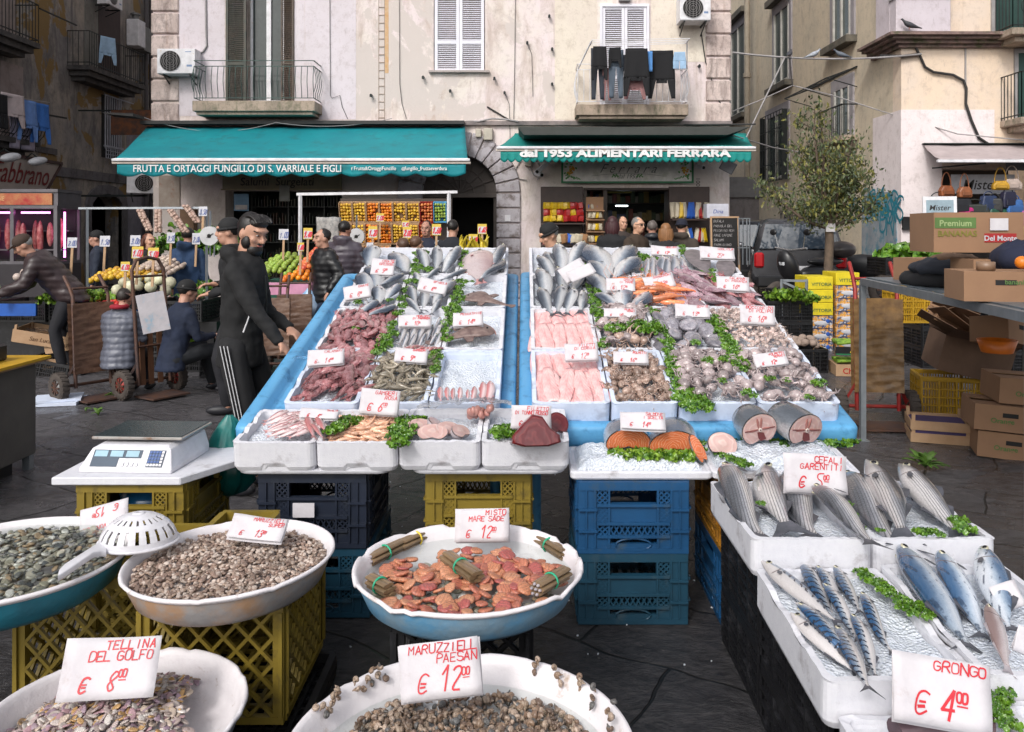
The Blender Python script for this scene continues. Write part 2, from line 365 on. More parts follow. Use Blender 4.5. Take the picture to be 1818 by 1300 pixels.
def shutter_leaf(mb,x0,x1,y,z0,z1,m=0,gaps=1,th=.04):
 fr=.055*(x1-x0)/.45
 mb.bb(x0,x0+fr,y,y+th,z0,z1,m); mb.bb(x1-fr,x1,y,y+th,z0,z1,m)
 zs=[z0,z0+(z1-z0)*.30,z1]
 for k,zz in enumerate(zs):mb.bb(x0+fr,x1-fr,y+.001,y+th-.001,max(z0,zz-fr*.6),min(z1,zz+fr*.6),m)
 for a,b in zip(zs,zs[1:]):
  n=int((b-a-fr*1.2)/.042)
  for i in range(n):mb.box(((x0+x1)/2,y+th/2,a+fr*.6+(i+.5)*(b-a-fr*1.2)/n),(x1-x0-2*fr,.035,.007),m,rot=(R(38),0,0))
def ac_unit(parent,x,y,z,w=.82,h=.56,d=.3,fx=.35,rz=0,label=None,group=None):
 e=empty('air_conditioner',(x,y,z),(0,0,rz),label,'air conditioner',group)
 b=MB(); b.bb(-w/2,w/2,-d/2,d/2,0,h); b.bb(-w/2+.0,w/2,-d/2-.012,-d/2-.001,h*.02,h*.98)
 b.build('casing',WHITEM,e,bevel=.012,seg=2)
 f=MB(); cx=-w/2+fx*w; r=h*.40
 f.cyl((cx,-d/2-.022,h/2),(cx,-d/2-.012,h/2),r,28); f.build('fan',DARK,e)
 gr=MB()
 for k in range(5):gr.tube([(cx+r*(.22+.2*k)*cos(a*pi/12),-d/2-.03,h/2+r*(.22+.2*k)*sin(a*pi/12))for a in range(25)],.004,4)
 for k in range(7):gr.cyl((cx-r+r*2*k/6,-d/2-.034,h/2-r*abs(sin(math.acos(-1+k/3)))),(cx-r+2*r*k/6,-d/2-.034,h/2+r*abs(sin(math.acos(-1+k/3)))),.004,4)
 gr.build('grille',GREYC,e)
 l=MB()
 for sx in(-w*.35,w*.35):l.bb(sx-.015,sx+.015,-d/2,d/2+.12,-.03,-.001); l.bar((sx,-d/2+.02,-.02),(sx,d/2+.12,-.2),.02)
 l.build('bracket',IRON,e)
 q=MB(); q.bb(w*.28,w*.42,-d/2-.014,-d/2-.012,h*.28,h*.36); q.bb(w*.24,w*.4,-d/2-.014,-d/2-.012,h*.86,h*.89); q.build('badge',mat('blue_grey_badge',(.2,.3,.5),.6),e)
 return e
 # --- pink palazzo
YP=17.4; SP=F/YP
def fx(px):return(px-PX)/SP
def fz(py):return H+(PY-py)/SP
pb=empty('palazzo',(0,YP,0),label='pale pink plastered palazzo with rusticated corners behind the green awnings',cat='building')
XL,XR,ZT=fx(272),fx(1295),13.0
AX,AR,AZ=fx(815),70/SP,fz(342)
w=MB()
def wall_rect(x0,x1,z0,z1,m=0,d=.5):w.bb(x0,x1,0,d,z0,z1,m)
SX0,SX1,SZ1=fx(400),fx(607),fz(338)
DX0,DX1,DZ1=fx(1040),fx(1190),fz(335)
wall_rect(XL,SX0,0,SZ1); wall_rect(SX0,AX-AR,SZ1,fz(222)); wall_rect(SX1,AX-AR,0,SZ1)
wall_rect(XL,SX0,SZ1,fz(222))
wall_rect(AX+AR,DX0,0,fz(222)); wall_rect(DX0,DX1,DZ1,fz(222)); wall_rect(DX1,XR,0,fz(222))
pts=[(AX+AR*cos(pi*k/16),AZ+AR*sin(pi*k/16))for k in range(17)]
for a,b in zip(pts,pts[1:]):w.prism([(a[0],a[1]),(a[0],fz(222)),(b[0],fz(222)),(b[0],b[1])][::-1],0,.5)
ops=[(fx(402),fx(522),fz(186),fz(-55)),(fx(770),fx(861),fz(126),fz(-45)),(fx(1065),fx(1152),fz(192),fz(8))]
z0=fz(222); xs=XL
for(a,b,c,d)in ops:
 wall_rect(xs,a,z0,ZT); wall_rect(a,b,z0,c); wall_rect(a,b,d,ZT); xs=b
wall_rect(xs,XR,z0,ZT)
w.bb(XL,XL+.5,.5,9,0,ZT); w.bb(XR-.5,XR,.5,9,0,ZT); w.bb(XL,XR,9,9.3,0,ZT); w.bb(XL,XR,.5,9,ZT-.2,ZT)
for(a,b,c,d)in ops:w.bb(a-.1,b+.1,.55,.6,c-.1,d+.1)
w.build('wall',PINK,pb)
q=MB()
for sx0,sx1 in((XL-.03,fx(318)),(fx(1253),XR+.03)):
 k=0; z=fz(222)
 while z<ZT-.4:
  q.bb(sx0,sx1,-.05,.3,z+.03,z+.47); z+=.485; k+=1
q.build('quoin_blocks',QUOIN,pb,bevel=.02)
c=MB(); c.bb(XL-.04,XR+.04,-.09,.02,fz(223),fz(216)); c.build('string_course',mat('grimy_stone',(.30,.25,.24),.85,col2=(.12,.11,.11),ns=4,bump=.5),pb)
c=MB()
for k in range(15):c.bb(fx(672),fx(683),-.012,-.001,fz(14+k*14),fz(12.6+k*14))
c.bb(fx(672),fx(673),-.01,-.001,fz(214),fz(-80)); c.bb(fx(682.3),fx(683.3),-.01,-.001,fz(214),fz(-80))
c.build('old_pipe_marks',mat('pipe_scar',(.42,.33,.27),.9),pb)
c=MB(); c.bb(fx(683),fx(690),-.004,-.0005,fz(130),fz(-80)); c.build('rust_streak',mat('rust_streak',(.58,.33,.14),.9,col2=(.62,.46,.32),ns=9),pb)
pt=m_plaster('cream_patch',(.74,.67,.57),(.70,.62,.54),(.55,.45,.36),th=.6)
c=MB()
for a in((fx(985),fx(1060),fz(213),ZT-1),(fx(1156),fx(1252),fz(110),ZT-1)):c.bb(a[0],a[1],-.008,-.0005,a[2],a[3])
c.build('plaster_patch',pt,pb)
c=MB()
for a in((fx(318),fx(399),fz(206),ZT-1),(fx(523),fx(632),fz(212),ZT-1)):c.bb(a[0],a[1],-.006,-.0004,a[2],a[3])
c.build('plaster_patch',m_plaster('lilac_patch',(.70,.64,.68),(.66,.60,.63),(.56,.46,.46),th=.62),pb)
ar=MB()
for k in range(14):
 a0,a1=pi*k/14+.012,pi*(k+1)/14-.012; r0,r1=AR-.04,AR+.47
 ar.prism([(AX+r0*cos(a0),AZ+r0*sin(a0)),(AX+r0*cos(a1),AZ+r0*sin(a1)),(AX+r1*cos(a1),AZ+r1*sin(a1)),(AX+r1*cos(a0),AZ+r1*sin(a0))],-.07,.3)
for sx in(-1,1):
 z=AZ-.01
 while z>.1:
  ar.bb(AX+sx*(AR-.04),AX+sx*(AR+.47),-.07,.3,max(0,z-.31),z-.015); z-=.325
ar.build('arch_stones',STONE,pb,bevel=.012)
d=MB()
d.bb(AX-AR,AX+AR,.32,.36,AZ-.0,AZ+AR);
for k in range(3):
 r=AR*(.35+.3*k);
 for t in range(12):d.bar((AX+r*cos(pi*t/12),.30,AZ+r*sin(pi*t/12)),(AX+r*cos(pi*(t+1)/12),.30,AZ+r*sin(pi*(t+1)/12)),.03)
for t in range(1,8):d.bar((AX,.3,AZ),(AX+AR*cos(pi*t/8),.3,AZ+AR*sin(pi*t/8)),.03)
d.bb(AX-AR,AX+AR,.22,.34,AZ-.1,AZ); d.bb(AX-AR,AX-AR*.2,.3,.36,0,AZ-.1)
for zz in(.2,1.0,1.8):d.bb(AX-AR+.12,AX-AR*.2-.1,.27,.3,zz,zz+.65)
d.bb(AX+AR-.12,AX+AR,.3,.8,0,AZ-.1)
d.build('portal_door',mat('weathered_door',(.105,.085,.075),.6,bump=.3),pb,bevel=.006)
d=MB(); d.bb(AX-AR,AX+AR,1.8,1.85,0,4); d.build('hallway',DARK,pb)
d=MB(); d.bb(AX+AR+.14,AX+AR+.26,-.085,-.071,fz(393),fz(382)); d.build('house_number_plate',WHITEM,pb)
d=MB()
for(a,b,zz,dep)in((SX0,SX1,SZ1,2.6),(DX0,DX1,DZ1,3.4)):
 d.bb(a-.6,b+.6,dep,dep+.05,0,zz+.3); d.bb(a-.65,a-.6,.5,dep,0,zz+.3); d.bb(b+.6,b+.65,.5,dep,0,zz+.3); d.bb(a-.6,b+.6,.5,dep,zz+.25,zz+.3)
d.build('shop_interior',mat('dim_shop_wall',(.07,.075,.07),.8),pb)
def balcony(parent,x0,x1,y0,z0,zt,dp,m_rail,name='balcony',**k):
 s=MB(); s.bb(x0,x1,y0-dp,y0+.02,z0,zt); s.bb(x0+.06,x1-.06,y0-dp+.06,y0,z0-.07,z0-.002)
 b=s.build(name,SLAB,parent,bevel=.012)
 railing(b,x0+.03,x1-.03,y0-dp+.03,y0,zt,.84,m_rail,belly=.09,double=True,step=.12,**k)
 return b
s=MB()
balcony(pb,fx(362)+.0,fx(572),0,fz(205),fz(187),.62,IRONG)
balcony(pb,fx(1020),fx(1212),0,fz(212),fz(193),.62,WHITEM)
a,b,c_,d_=ops[0]
m_gs=mat('dark_green_shutter',(.035,.05,.042),.55,col2=(.09,.075,.055),ns=4)
s=MB(); shutter_leaf(s,a,a+.44,-.05,c_,d_); s.build('shutter',m_gs,pb,bevel=0)
s=MB(); shutter_leaf(s,b-.27,b,-.05,c_,d_); s.build('shutter',mat('brown_shutter',(.12,.085,.06),.6,col2=(.05,.04,.035)),pb)
s=MB();
for xa,xb in((a+.45,a+.50),(a+.80,a+.90),(b-.33,b-.28)):s.bb(xa,xb,.2,.26,c_,d_)
s.bb(a+.45,b-.28,.19,.26,c_,c_+.12)
fr=s.build('french_door',WHITEM,pb)
s=MB(); s.bb(a+.5,b-.33,.25,.27,c_,d_); s.build('pane',GLASSD,fr)
a,b,c_,d_=ops[1]
s=MB(); shutter_leaf(s,a+.02,(a+b)/2-.003,.0,c_,d_); s.build('shutter',SHUT,pb)
s=MB(); shutter_leaf(s,(a+b)/2+.003,b-.02,.0,c_,d_); s.build('shutter',SHUT,pb)
s=MB(); s.bb(a-.1,b+.1,-.1,.1,c_-.045,c_-.003); s.build('window_sill',mat('sill_stone',(.46,.40,.38),.8),pb)
a,b,c_,d_=ops[2]
s=MB(); s.bb(a,a+.05,-.06,.1,c_,d_); s.bb(b-.05,b,-.06,.1,c_,d_); s.bb(a+.05,b-.05,-.06,.1,d_-.06,d_); s.build('door_frame',SHUT,pb)
s=MB(); shutter_leaf(s,a+.055,(a+b)/2-.003,-.03,c_,d_-.065,gaps=1); s.build('shutter',SHUT,pb)
s=MB(); shutter_leaf(s,(a+b)/2+.003,b-.055,-.03,c_,d_-.065); s.build('shutter',SHUT,pb)
s=MB(); s.bb(fx(1098),fx(1118),-.14,-.0,fz(4),fz(-8)); s.build('wall_lamp',GREYC,pb)
ac_unit(None,fx(326),YP-.22,fz(137),.80,.53,label='white air conditioner beside the balcony with the dark green shutters',group='air conditioners on the house walls')
ac_unit(None,fx(1225),YP-.33,fz(48),.64,.52,.42,fx=.42,rz=R(-0),label='white air conditioner above the laundry balcony by the rusticated corner',group='air conditioners on the house walls')
def cable(pts,r=.01,m=CABLE,label='black cable hanging loosely on the facade',name='cable',cat='cable',grp='cables strung over the facades'):
 mb=MB(); mb.tube(pts,r,5); return tag(mb.build(name,m),label,cat,grp)
def fp(px,py,dy=-.03):return Vector((fx(px),YP+dy,fz(py)))
def sag(a,b,k,n=14):a=Vector(a); b=Vector(b); return[a.lerp(b,i/n)+Vector((0,0,-k*4*(i/n)*(1-i/n)))for i in range(n+1)]
cable([fp(366,-20),fp(367,60),fp(368,82),fp(362,92),fp(356,95)],.022,GREYC,'grey drain pipe curving down to the air conditioner by the green shutters')
cable([fp(586,-20),fp(587,170),fp(590,175),fp(604,170),fp(608,190),fp(618,212)],.006,label='thin cable running down the wall right of the green shuttered balcony')
cable([fp(709,-20),fp(710,150),fp(714,185),fp(722,212)],.006,label='thin cable down the wall beside the rusty streak')
cable(sag(fp(262,210,-.3),fp(500,222,-.4),.25)+sag(fp(500,222,-.4),fp(700,214,-.3),.12),.008,GREYC,'pale cable sagging over the top of the fruit shop awning')
cable([fp(915,-20),fp(914,100),fp(912,212)],.006,label='thin cable down the wall left of the laundry balcony')
cable([fp(1245,62),fp(1252,110),fp(1262,140),fp(1276,180),fp(1296,205),fp(1299,222)],.013,label='thick cable dropping from the air conditioner to the awning corner')
cable(sag(fp(865,190),fp(918,222),.0)+[fp(1000,220),fp(1100,224),fp(1200,222),fp(1330,226,-.5)],.018,label='bundle of cables along the ledge above the grocery awning')
cable([fp(828,216)]+[fp(828+k*23,214+3*sin(k*2),-.1)for k in range(1,5)],.02,GREYC,'grey cable bundle along the ledge above the stone arch')
for(x,y)in((752,138),(800,162),(878,140),(936,77),(896,165),(660,170),(975,30),(980,88),(1240,118),(980,150)):
 mb=MB(); p=fp(x,y,0); mb.cyl(p,p+Vector((0,-.12,.0)),.025,6); mb.box(p+Vector((0,-.1,-.02)),(.05,.05,.05));
 o=mb.build('iron_hook',IRON); tag(o,'rusty iron hook set in the pink facade','hook','iron hooks in the pink facade')
 if x in(936,896):cable([p+Vector((0,-.05,0)),fp(x+8,y+20),fp(x+10,y+95)],.005,label='thin wire hanging from a rusty hook near the laundry balcony' if x==936 else 'thin wire hanging from a low hook above the grocery awning')
for(x0,x1,y0,y1,lb)in((845,855,230,245,'small grey meter box above the stone arch'),(859,875,229,250,'larger beige meter box above the stone arch'),(932,944,284,296,'beige junction box under the grocery awning')):
 mb=MB(); mb.bb(fx(x0),fx(x1),YP-.14,YP-.001,fz(y1),fz(y0)); o=mb.build('meter_box',mat('beige_plastic',(.50,.46,.38),.5),bevel=.02,seg=2); tag(o,lb,'meter box')
def cctv(x,y,dx,dz,lb):
 e=empty('security_camera',fp(x,y,0),label=lb,cat='camera'); mb=MB(); mb.tube([(0,0,.1),(0,-.12,.08),(0,-.2,0)],.012,6); mb.build('bracket',WHITEM,e)
 mb=MB(); mb.bar((-dx,-.2,dz),(dx,-.3,-dz),.11,.09); mb.build('housing',WHITEM,e,bevel=.012)
 mb=MB(); mb.cyl((dx*1.02,-.3,-dz*1.02),(dx*1.2,-.32,-dz*1.2),.035,10); mb.build('lens',DARK,e)
cctv(966,296,-.14,.12,'white security camera angled down by the grocery awning')
cctv(956,310,.06,.03,'small white camera under the grocery awning')
cctv(1238,298,.06,.02,'white dome camera box right of the grocery sign')
for k,(pts)in enumerate(([(925,284),(915,300),(922,318),(935,320)],[(940,296),(948,312),(958,318)],[(950,284),(962,300),(954,320)])):
 cable([fp(*p)for p in pts],.012,GREYC,'tangled grey cables by the junction box under the grocery awning')
e=empty('flood_light',fp(1278,300,-.7),(R(15),0,R(-20)),'grey floodlight tilted down at the end of the grocery awning','floodlight')
mb=MB(); mb.box((0,0,0),(.30,.08,.24),rot=(0,R(30),0)); mb.bar((0,.05,.1),(0,.7,.3),.03); mb.build('housing',mat('grey_alloy',(.25,.25,.27),.5,.4),e,bevel=.01)
mb=MB(); mb.box((0,-.045,0),(.26,.01,.20),rot=(0,R(30),0)); mb.build('glass',mat('lamp_glass',(.45,.45,.48),.2),e)
mb=MB(); textmb(mb,'1001',.13,MT((fx(1243),YP-.004,fz(326)),R(90),R(-90),0)); tag(mb.build('wall_number',CABLE),'black numerals 1001 running up the wall right of the sign','number')
# --- awnings
def awning(nm,x0,x1,yb,zb,xt0,xt1,zt,yt,m,label,drop,nsc,lines,barh=.1,sag_=.02):
 e=empty(nm,((x0+x1)/2,yt,0),label=label,cat='awning'); cx=(x0+x1)/2
 c=MB()
 def cl(u,v):
  xa=lerp(xt0,x0,v); xb=lerp(xt1,x1,v); y=lerp(yt,yb,v); z=lerp(zt,zb,v)-sag_*2.2*sin(pi*v)*(1+.8*nz(u*6,v*2,1.3))-.022*abs(sin(u*pi*7))**.5*sin(pi*v)**.5+.012*nz(u*30,v*3,2)
  fold=.02*max(0,1-abs(u-.42)/.05)*(1-v)
  return(lerp(xa,xb,u)-cx,y-yt,z+fold)
 c.grid(60,14,cl); c.build('canvas',m,e,solid=.004)
 b=MB(); b.bb(x0-cx-.02,x1-cx+.02,yb-yt-.05,yb-yt+.05,zb-barh*.55,zb-.002); b.bb(x0-cx-.05,x1-cx+.05,yb-yt-.075,yb-yt-.052,zb-barh*.55,zb-barh*.1); b.build('front_bar',WHITEM,e,bevel=.008)
 b=MB(); b.bb(x0-cx-.06,x1-cx+.06,yb-yt-.045,yb-yt+.045,zb-barh,zb-barh*.56); b.build('lower_bar',mat('beige_bar',(.60,.52,.46),.5),e,bevel=.006)
 v=MB()
 def va(u,t):
  wv=abs(sin(pi*u*nsc)); d=drop*(.74+.26*wv)
  return(lerp(x0+.03,x1-.03,u)-cx,yb-yt-.02+.012*sin(u*nsc*2*pi)*t+.015*nz(u*20,t)*t,zb-barh-.002-d*t)
 v.grid(nsc*10,4,va); va_o=v.build('valance',m,e,solid=.003)
 l=MB()
 for(t,x,z,size,bold,sx,sh)in lines:textmb(l,t,size,MT((x-cx,yb-yt-.05,z),R(90)),0,.0,bold,sh,'LEFT',sx=sx)
 l.build('lettering',WHITELET,va_o)
 a=MB()
 for xx in(x0+.4,(x0+x1)/2,x1-.4):
  a.bar((xx-cx,0,zb-.0),(xx-cx+.3,(yb-yt)*.5,zb+.08),.04); a.bar((xx-cx+.3,(yb-yt)*.5,zb+.08),(xx-cx,yb-yt,zb-.03),.04)
 a.build('folding_arm',WHITEM,e)
 return e,cx
Y1=15.0; s1=F/Y1; ax=lambda p:(p-PX)/s1; az=lambda p:H+(PY-p)/s1
awning('shop_awning',ax(206),ax(830),Y1,az(281),fx(266),fx(826),fz(226),YP-.12,TEAL,'long teal awning lettered FRUTTA E ORTAGGI over the fruit shop',.235,14,[('FRUTTA E ORTAGGI FUNGILLO DI S. VARRIALE E FIGLI',ax(238),az(305.5),.185,.014,.862,0),('Frutta&OrtaggiFuncillo',ax(629),az(302.5),.098,.012,.87,0),('fungillo_fruttaeverdura',ax(719),az(302.5),.098,.012,.87,0),('f',ax(624.6),az(302.6),.08,.02,1,0),('@',ax(713.2),az(302.2),.07,.01,1,0)],barh=.11)
mb=MB(); mb.bb(fx(262),fx(826),YP-.35,YP-.1,fz(224),fz(218)); tag(mb.build('rain_sheet',CABLE),'dark metal sheet above the long teal awning','rain cover')
mb=MB(); mb.prism([(fx(205)+.2,fz(212)),(fx(268),fz(216)),(fx(268),fz(211)),(fx(215),fz(209))],YP-.8,YP-.3); tag(mb.build('rain_sheet',CABLE),'dark metal flap sticking out at the corner of the pink palazzo','rain cover')
Y2=15.8; s2=F/Y2; bx=lambda p:(p-PX)/s2; bz=lambda p:H+(PY-p)/s2
awning('shop_awning',bx(886),bx(1336),Y2,bz(260),fx(915),fx(1322),fz(238),YP-.12,TEAL2,'short green awning lettered dal 1953 ALIMENTARI over the grocery',.215,34,[('dal 1953 ALIMENTARI FERRARA',bx(923),bz(278.5),.20,.05,1.50,0)],barh=.1)
mb=MB(); mb.prism([(bx(920),bz(226)),(bx(1332),bz(226)),(bx(1290),bz(240)),(bx(930),bz(240))],Y2-.05,YP-.1); tag(mb.build('canopy_slab',mat('dark_canopy',(.05,.055,.05),.7,bump=.3)),'dark overhanging canopy above the short green awning','canopy')
# --- grocery sign, panels, delicatessen sign
e=empty('shop_sign',fp(1112,323,-.15),label='white painted sign with green frame, flowers and faded lettering over the grocery door',cat='sign')
wd,ht=226/SP,42/SP
GRN=mat('sign_green',(.02,.18,.07),.5)
mb=MB(); mb.bb(-wd/2,wd/2,-.03,.05,0,ht); mb.build('board',mat('sign_white',(.86,.83,.80),.45,dirt=(.55,.55,.48),ds=4),e)
mb=MB(); mb.bb(-wd/2-.04,wd/2+.04,-.05,-.031,-.04,.0); mb.bb(-wd/2-.04,wd/2+.04,-.05,-.031,ht,ht+.04); mb.bb(-wd/2-.04,-wd/2,-.05,-.031,0,ht); mb.bb(wd/2,wd/2+.04,-.05,-.031,0,ht); mb.build('frame',GRN,e)
mb=MB(); textmb(mb,'Ferrara',.27,MT((0,-.0335,ht*.36),R(90)),0,0,-.006,.5,space=1.5); textmb(mb,'dal 1953',.13,MT((0,-.0335,ht*.12),R(90)),0,0,0,.3)
mb.tube([(-wd*.28+wd*.56*k/20,-.0335,ht*.22+.06*sin(pi*k/20))for k in range(21)],.004,4)
mb.build('lettering',mat('faded_ink',(.16,.18,.17),.7),e)
mb=MB()
for sx in(-1,1):
 for k in range(34):
  a=rnd(0,2*pi); r=rnd(0,.13); mb.ell((sx*(wd/2-.16)+r*cos(a)*1.1,-.034,ht*.45+r*sin(a)*1.6),(.028,.003,.02),6,4,m=0 if r>.07 else(1 if k%3 else 2),rot=(0,rnd(0,3),0))
 for k in range(9):mb.ell((sx*(wd/2-.25+.035*k-.1),-.034,.05+.01*k),(.03,.003,.012),6,4,0,rot=(0,rnd(0,3),0))
 for k in range(7):mb.ell((sx*(.2+.02*k),-.034,.1+.02*(k%3)),(.025,.003,.014),6,4,0,rot=(0,rnd(0,3),0))
mb.build('painted_flowers',[mat('leaf_paint',(.12,.35,.10),.6),mat('orange_paint',(.75,.33,.05),.6),mat('yellow_paint',(.8,.6,.1),.6)],e)
PANEL=mat('brown_panel',(.062,.035,.028),.45)
for k,(a,b,y0)in enumerate(((960,1034,332),(1186,1258,332))):
 mb=MB(); mb.bb(fx(a),fx(b),YP-.1,YP-.02,.1,fz(y0)); tag(mb.build('display_board',PANEL,bevel=.01),'dark brown panel on the wall %s of the grocery door'%('behind the red and yellow crisps' if k==0 else 'behind the shelf of boxed snacks'),'panel')
mb=MB()
for a,b in((1036,1042),(1070,1078),(1186,1192)):mb.bb(fx(a),fx(b),YP-.06,YP+.5,0,fz(338))
mb.bb(fx(1036),fx(1192),YP-.06,YP+.5,fz(338),fz(334)); tag(mb.build('door_frame',WOODD,bevel=.01),'dark brown wooden door frame of the grocery','door frame')
e=empty('grocery_shelf',(fx(1130),YP+3.1,0),label='dim shelves of goods at the back of the grocery',cat='shelf')
mb=MB()
for k in range(5):mb.bb(-1.3,1.3,-.15,.2,.5+.45*k,.53+.45*k)
mb.build('board',WOODD,e)
for k in range(5):
 mb=MB(); x=-1.25
 while x<1.2:ww=rnd(.06,.14); mb.bb(x,x+ww-.01,-.12,.1,.532+.45*k,.532+.45*k+rnd(.15,.32),m=random.randrange(5)); x+=ww
 mb.build('row_of_goods',[mat('pack%d'%i,c,.5)for i,c in enumerate(((.35,.25,.08),(.25,.06,.04),(.10,.14,.08),(.35,.32,.26),(.08,.10,.2)))],e)
GLOW=NT('lamp_tube'); GLOW.out((.9,.95,1),.4,Emission_Color=(.85,.95,1,1),Emission_Strength=5); GLOW=GLOW.mat
mb=MB(); mb.bb(fx(1112),fx(1136),YP+2.0,YP+2.06,fz(362),fz(359.5)); tag(mb.build('tube_lamp',GLOW),'small white tube lamp lit inside the grocery','lamp')
mb=MB(); mb.bb(fx(1080),fx(1128),YP+.6,YP+.66,fz(341),fz(335)); tag(mb.build('hanging_sign',mat('olive_yellow_sign',(.32,.30,.03),.5)),'narrow olive yellow sign hanging inside the grocery door','sign')
e=empty('shop_sign',fp(503,336,-.12),label='dark faded sign with olive lettering under the teal awning',cat='sign')
mb=MB(); mb.bb(-1.27,1.27,0,.08,0,.30); mb.build('board',mat('dim_sign',(.20,.17,.10),.6,col2=(.28,.25,.16),ns=2),e)
mb=MB(); textmb(mb,'Salumi  Surgelati',.24,MT((-.1,-.004,.075),R(90)),0,0,.01,.1); mb.build('lettering',mat('olive_letters',(.02,.02,.012),.6),e)
mb=MB(); mb.bb(-1.3,1.3,-.02,-.001,.3,.33); mb.bb(-1.3,1.3,-.02,-.001,-.03,0); mb.build('frame',mat('brass_strip',(.3,.25,.14),.5),e)
e=empty('delicatessen_shelf',(fx(503),YP+1.8,0),label='dark shelves with bottles inside the delicatessen',cat='shelf')
mb=MB()
for k in range(5):mb.bb(-1.25,1.25,-.1,.2,.5+.42*k,.52+.42*k)
for x in(-1.27,-.4,.45,1.25):mb.bb(x,x+.03,-.12,.2,0,2.6)
mb.build('board',mat('steel_dark',(.14,.15,.14),.5),e)
mb=MB()
for k in range(5):
 for i in range(34):mb.cyl((-1.2+i*.072,0,.522+.42*k),(-1.2+i*.072,0,.522+.42*k+rnd(.15,.28)),.026,6,m=random.randrange(4))
mb.build('bottles',[mat('bot%d'%i,c,.25)for i,c in enumerate(((.03,.05,.03),(.10,.04,.02),(.14,.13,.09),(.03,.03,.04)))],e)
for(x0,x1,y0,y1,c,c2,lb)in((420,446,345,375,(.12,.25,.40),(.55,.5,.48),'blue poster on the dark shop window'),(500,518,330,358,(.25,.25,.22),(.3,.3,.28),'grey notice hanging at the dark shop window')):
 e=empty('poster',fp(x0,y1,-.16),label=lb,cat='poster'); ww=(x1-x0)/SP; hh=(y1-y0)/SP
 mb=MB(); mb.bb(0,ww,0,.01,0,hh); mb.build('sheet',mat('p_'+lb[:4],c,.5),e)
 mb=MB(); mb.bb(ww*.1,ww*.9,-.003,-.001,hh*.08,hh*.35); mb.build('text_block',mat('pb_'+lb[:4],c2,.5),e)
mb=MB(); mb.bb(fx(283),fx(320),YP-.03,YP-.003,fz(370),fz(312)); tag(mb.build('wall_panel',mat('old_board',(.42,.36,.31),.8,col2=(.3,.24,.2),ns=5,dirt=(.3,.1,.07),ds=6,dth=.64)),'old stained notice panel on the wall behind the garlic strings','panel')
mb=MB(); mb.bb(fx(328),fx(352),YP-.25,YP-.05,fz(425),fz(372)); tag(mb.build('cardboard_box',mat('cardboard_dim',(.22,.13,.08),.85)),'brown cardboard box leaning on the wall behind the garlic strings','box')
# --- mouldy building down the left side (wall faces +x)
LX=-12.2
def ly(px):return-LX*F/(PX-px)
def lz(py,Y):return H+(PY-py)*Y/F
lb=empty('old_house',(LX,22,0),label='dark mouldy house with peeling ochre plaster and iron balconies beside the alley',cat='building')
def L(mb):mb.v=[(x-LX,y-22,z)for x,y,z in mb.v]; return mb
w=MB()
w.bb(LX-.5,LX,8,31,2.9,13)
y0,y1,yd0,yd1=ly(160),ly(216),18.0,21.0
w.bb(LX-.5,LX,8,13.0,0,2.9); w.bb(LX-.5,LX,13.0,y0,0,2.9); w.bb(LX-.5,LX,y1,31,0,2.9)
ayc,ayr,ayz=(y0+y1)/2,(y1-y0)/2,2.25
pts=[(ayc+ayr*cos(pi*k/8),ayz+.45*sin(pi*k/8))for k in range(9)]
for a,b in zip(pts,pts[1:]):w.prism([(a[0],a[1]),(a[0],2.9),(b[0],2.9),(b[0],b[1])],0,.5,T=Matrix(((0,1,0,LX-.5),(1,0,0,0),(0,0,1,0),(0,0,0,1))))
w.bb(LX-7,LX-.5,8,8.3,0,13); w.bb(LX-7,LX-.5,30.7,31,0,13); w.bb(LX-7,LX-.5,8,31,12.8,13); w.bb(LX-7.3,LX-7,8,31,0,13)
L(w).build('wall',MOULD,lb)
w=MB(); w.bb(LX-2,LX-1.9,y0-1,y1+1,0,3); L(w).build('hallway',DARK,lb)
w=MB(); w.bb(LX-.1,LX+.05,y0-.28,y0,0,2.4); w.bb(LX-.1,LX+.05,y1,y1+.28,0,2.4)
pts=[(ayc+(ayr+.0)*cos(pi*k/8),ayz+.45*sin(pi*k/8))for k in range(9)]; pt2=[(ayc+(ayr+.28)*cos(pi*k/8),ayz+.1+.62*sin(pi*k/8))for k in range(9)]
for k in range(8):w.prism([pts[k],pt2[k],pt2[k+1],pts[k+1]],-.1,.06,T=Matrix(((0,1,0,LX),(1,0,0,0),(0,0,1,0),(0,0,0,1))))
L(w).build('arch_surround',DARKWALL,lb)
w=MB(); w.bb(LX-.02,LX+.05,8,31,3.05,3.3); w.bb(LX-.02,LX+.03,ly(62),ly(100),3.6,3.75); L(w).build('ledge',DARKWALL,lb)
w=MB(); w.bb(LX,LX+.012,ly(216)+.3,ly(262),0,5.2); L(w).build('plaster_patch',m_plaster('grey_lilac_patch',(.24,.225,.25),(.19,.175,.20),(.07,.065,.06),th=.55),lb)
def lbox(a,b,z0,z1,m,nm,d=.06,parent=lb,d0=0):w=MB(); w.bb(LX+d0,LX+d,a,b,z0,z1); return L(w).build(nm,m,parent)
lbox(ly(173),ly(212),6.0,8.7,mat('faded_brown_door',(.05,.028,.025),.7),'door',.03)
lbox(ly(150),ly(172),6.0,8.9,m_plaster('grey_green_patch',(.20,.195,.18),(.16,.155,.14),(.1,.09,.08)),'door_jamb',.04)
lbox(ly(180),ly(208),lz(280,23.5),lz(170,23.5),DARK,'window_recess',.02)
w=MB()
for k in range(8):yy=lerp(ly(180),ly(208),k/7); w.bb(LX+.1,LX+.13,yy-.012,yy+.012,lz(265,23.5),lz(170,23.5))
w.bb(LX+.1,LX+.13,ly(178),ly(212),lz(262,23.5),lz(259,23.5)); w.bb(LX+.1,LX+.13,ly(178),ly(230),lz(172,23.5),lz(170,23.5))
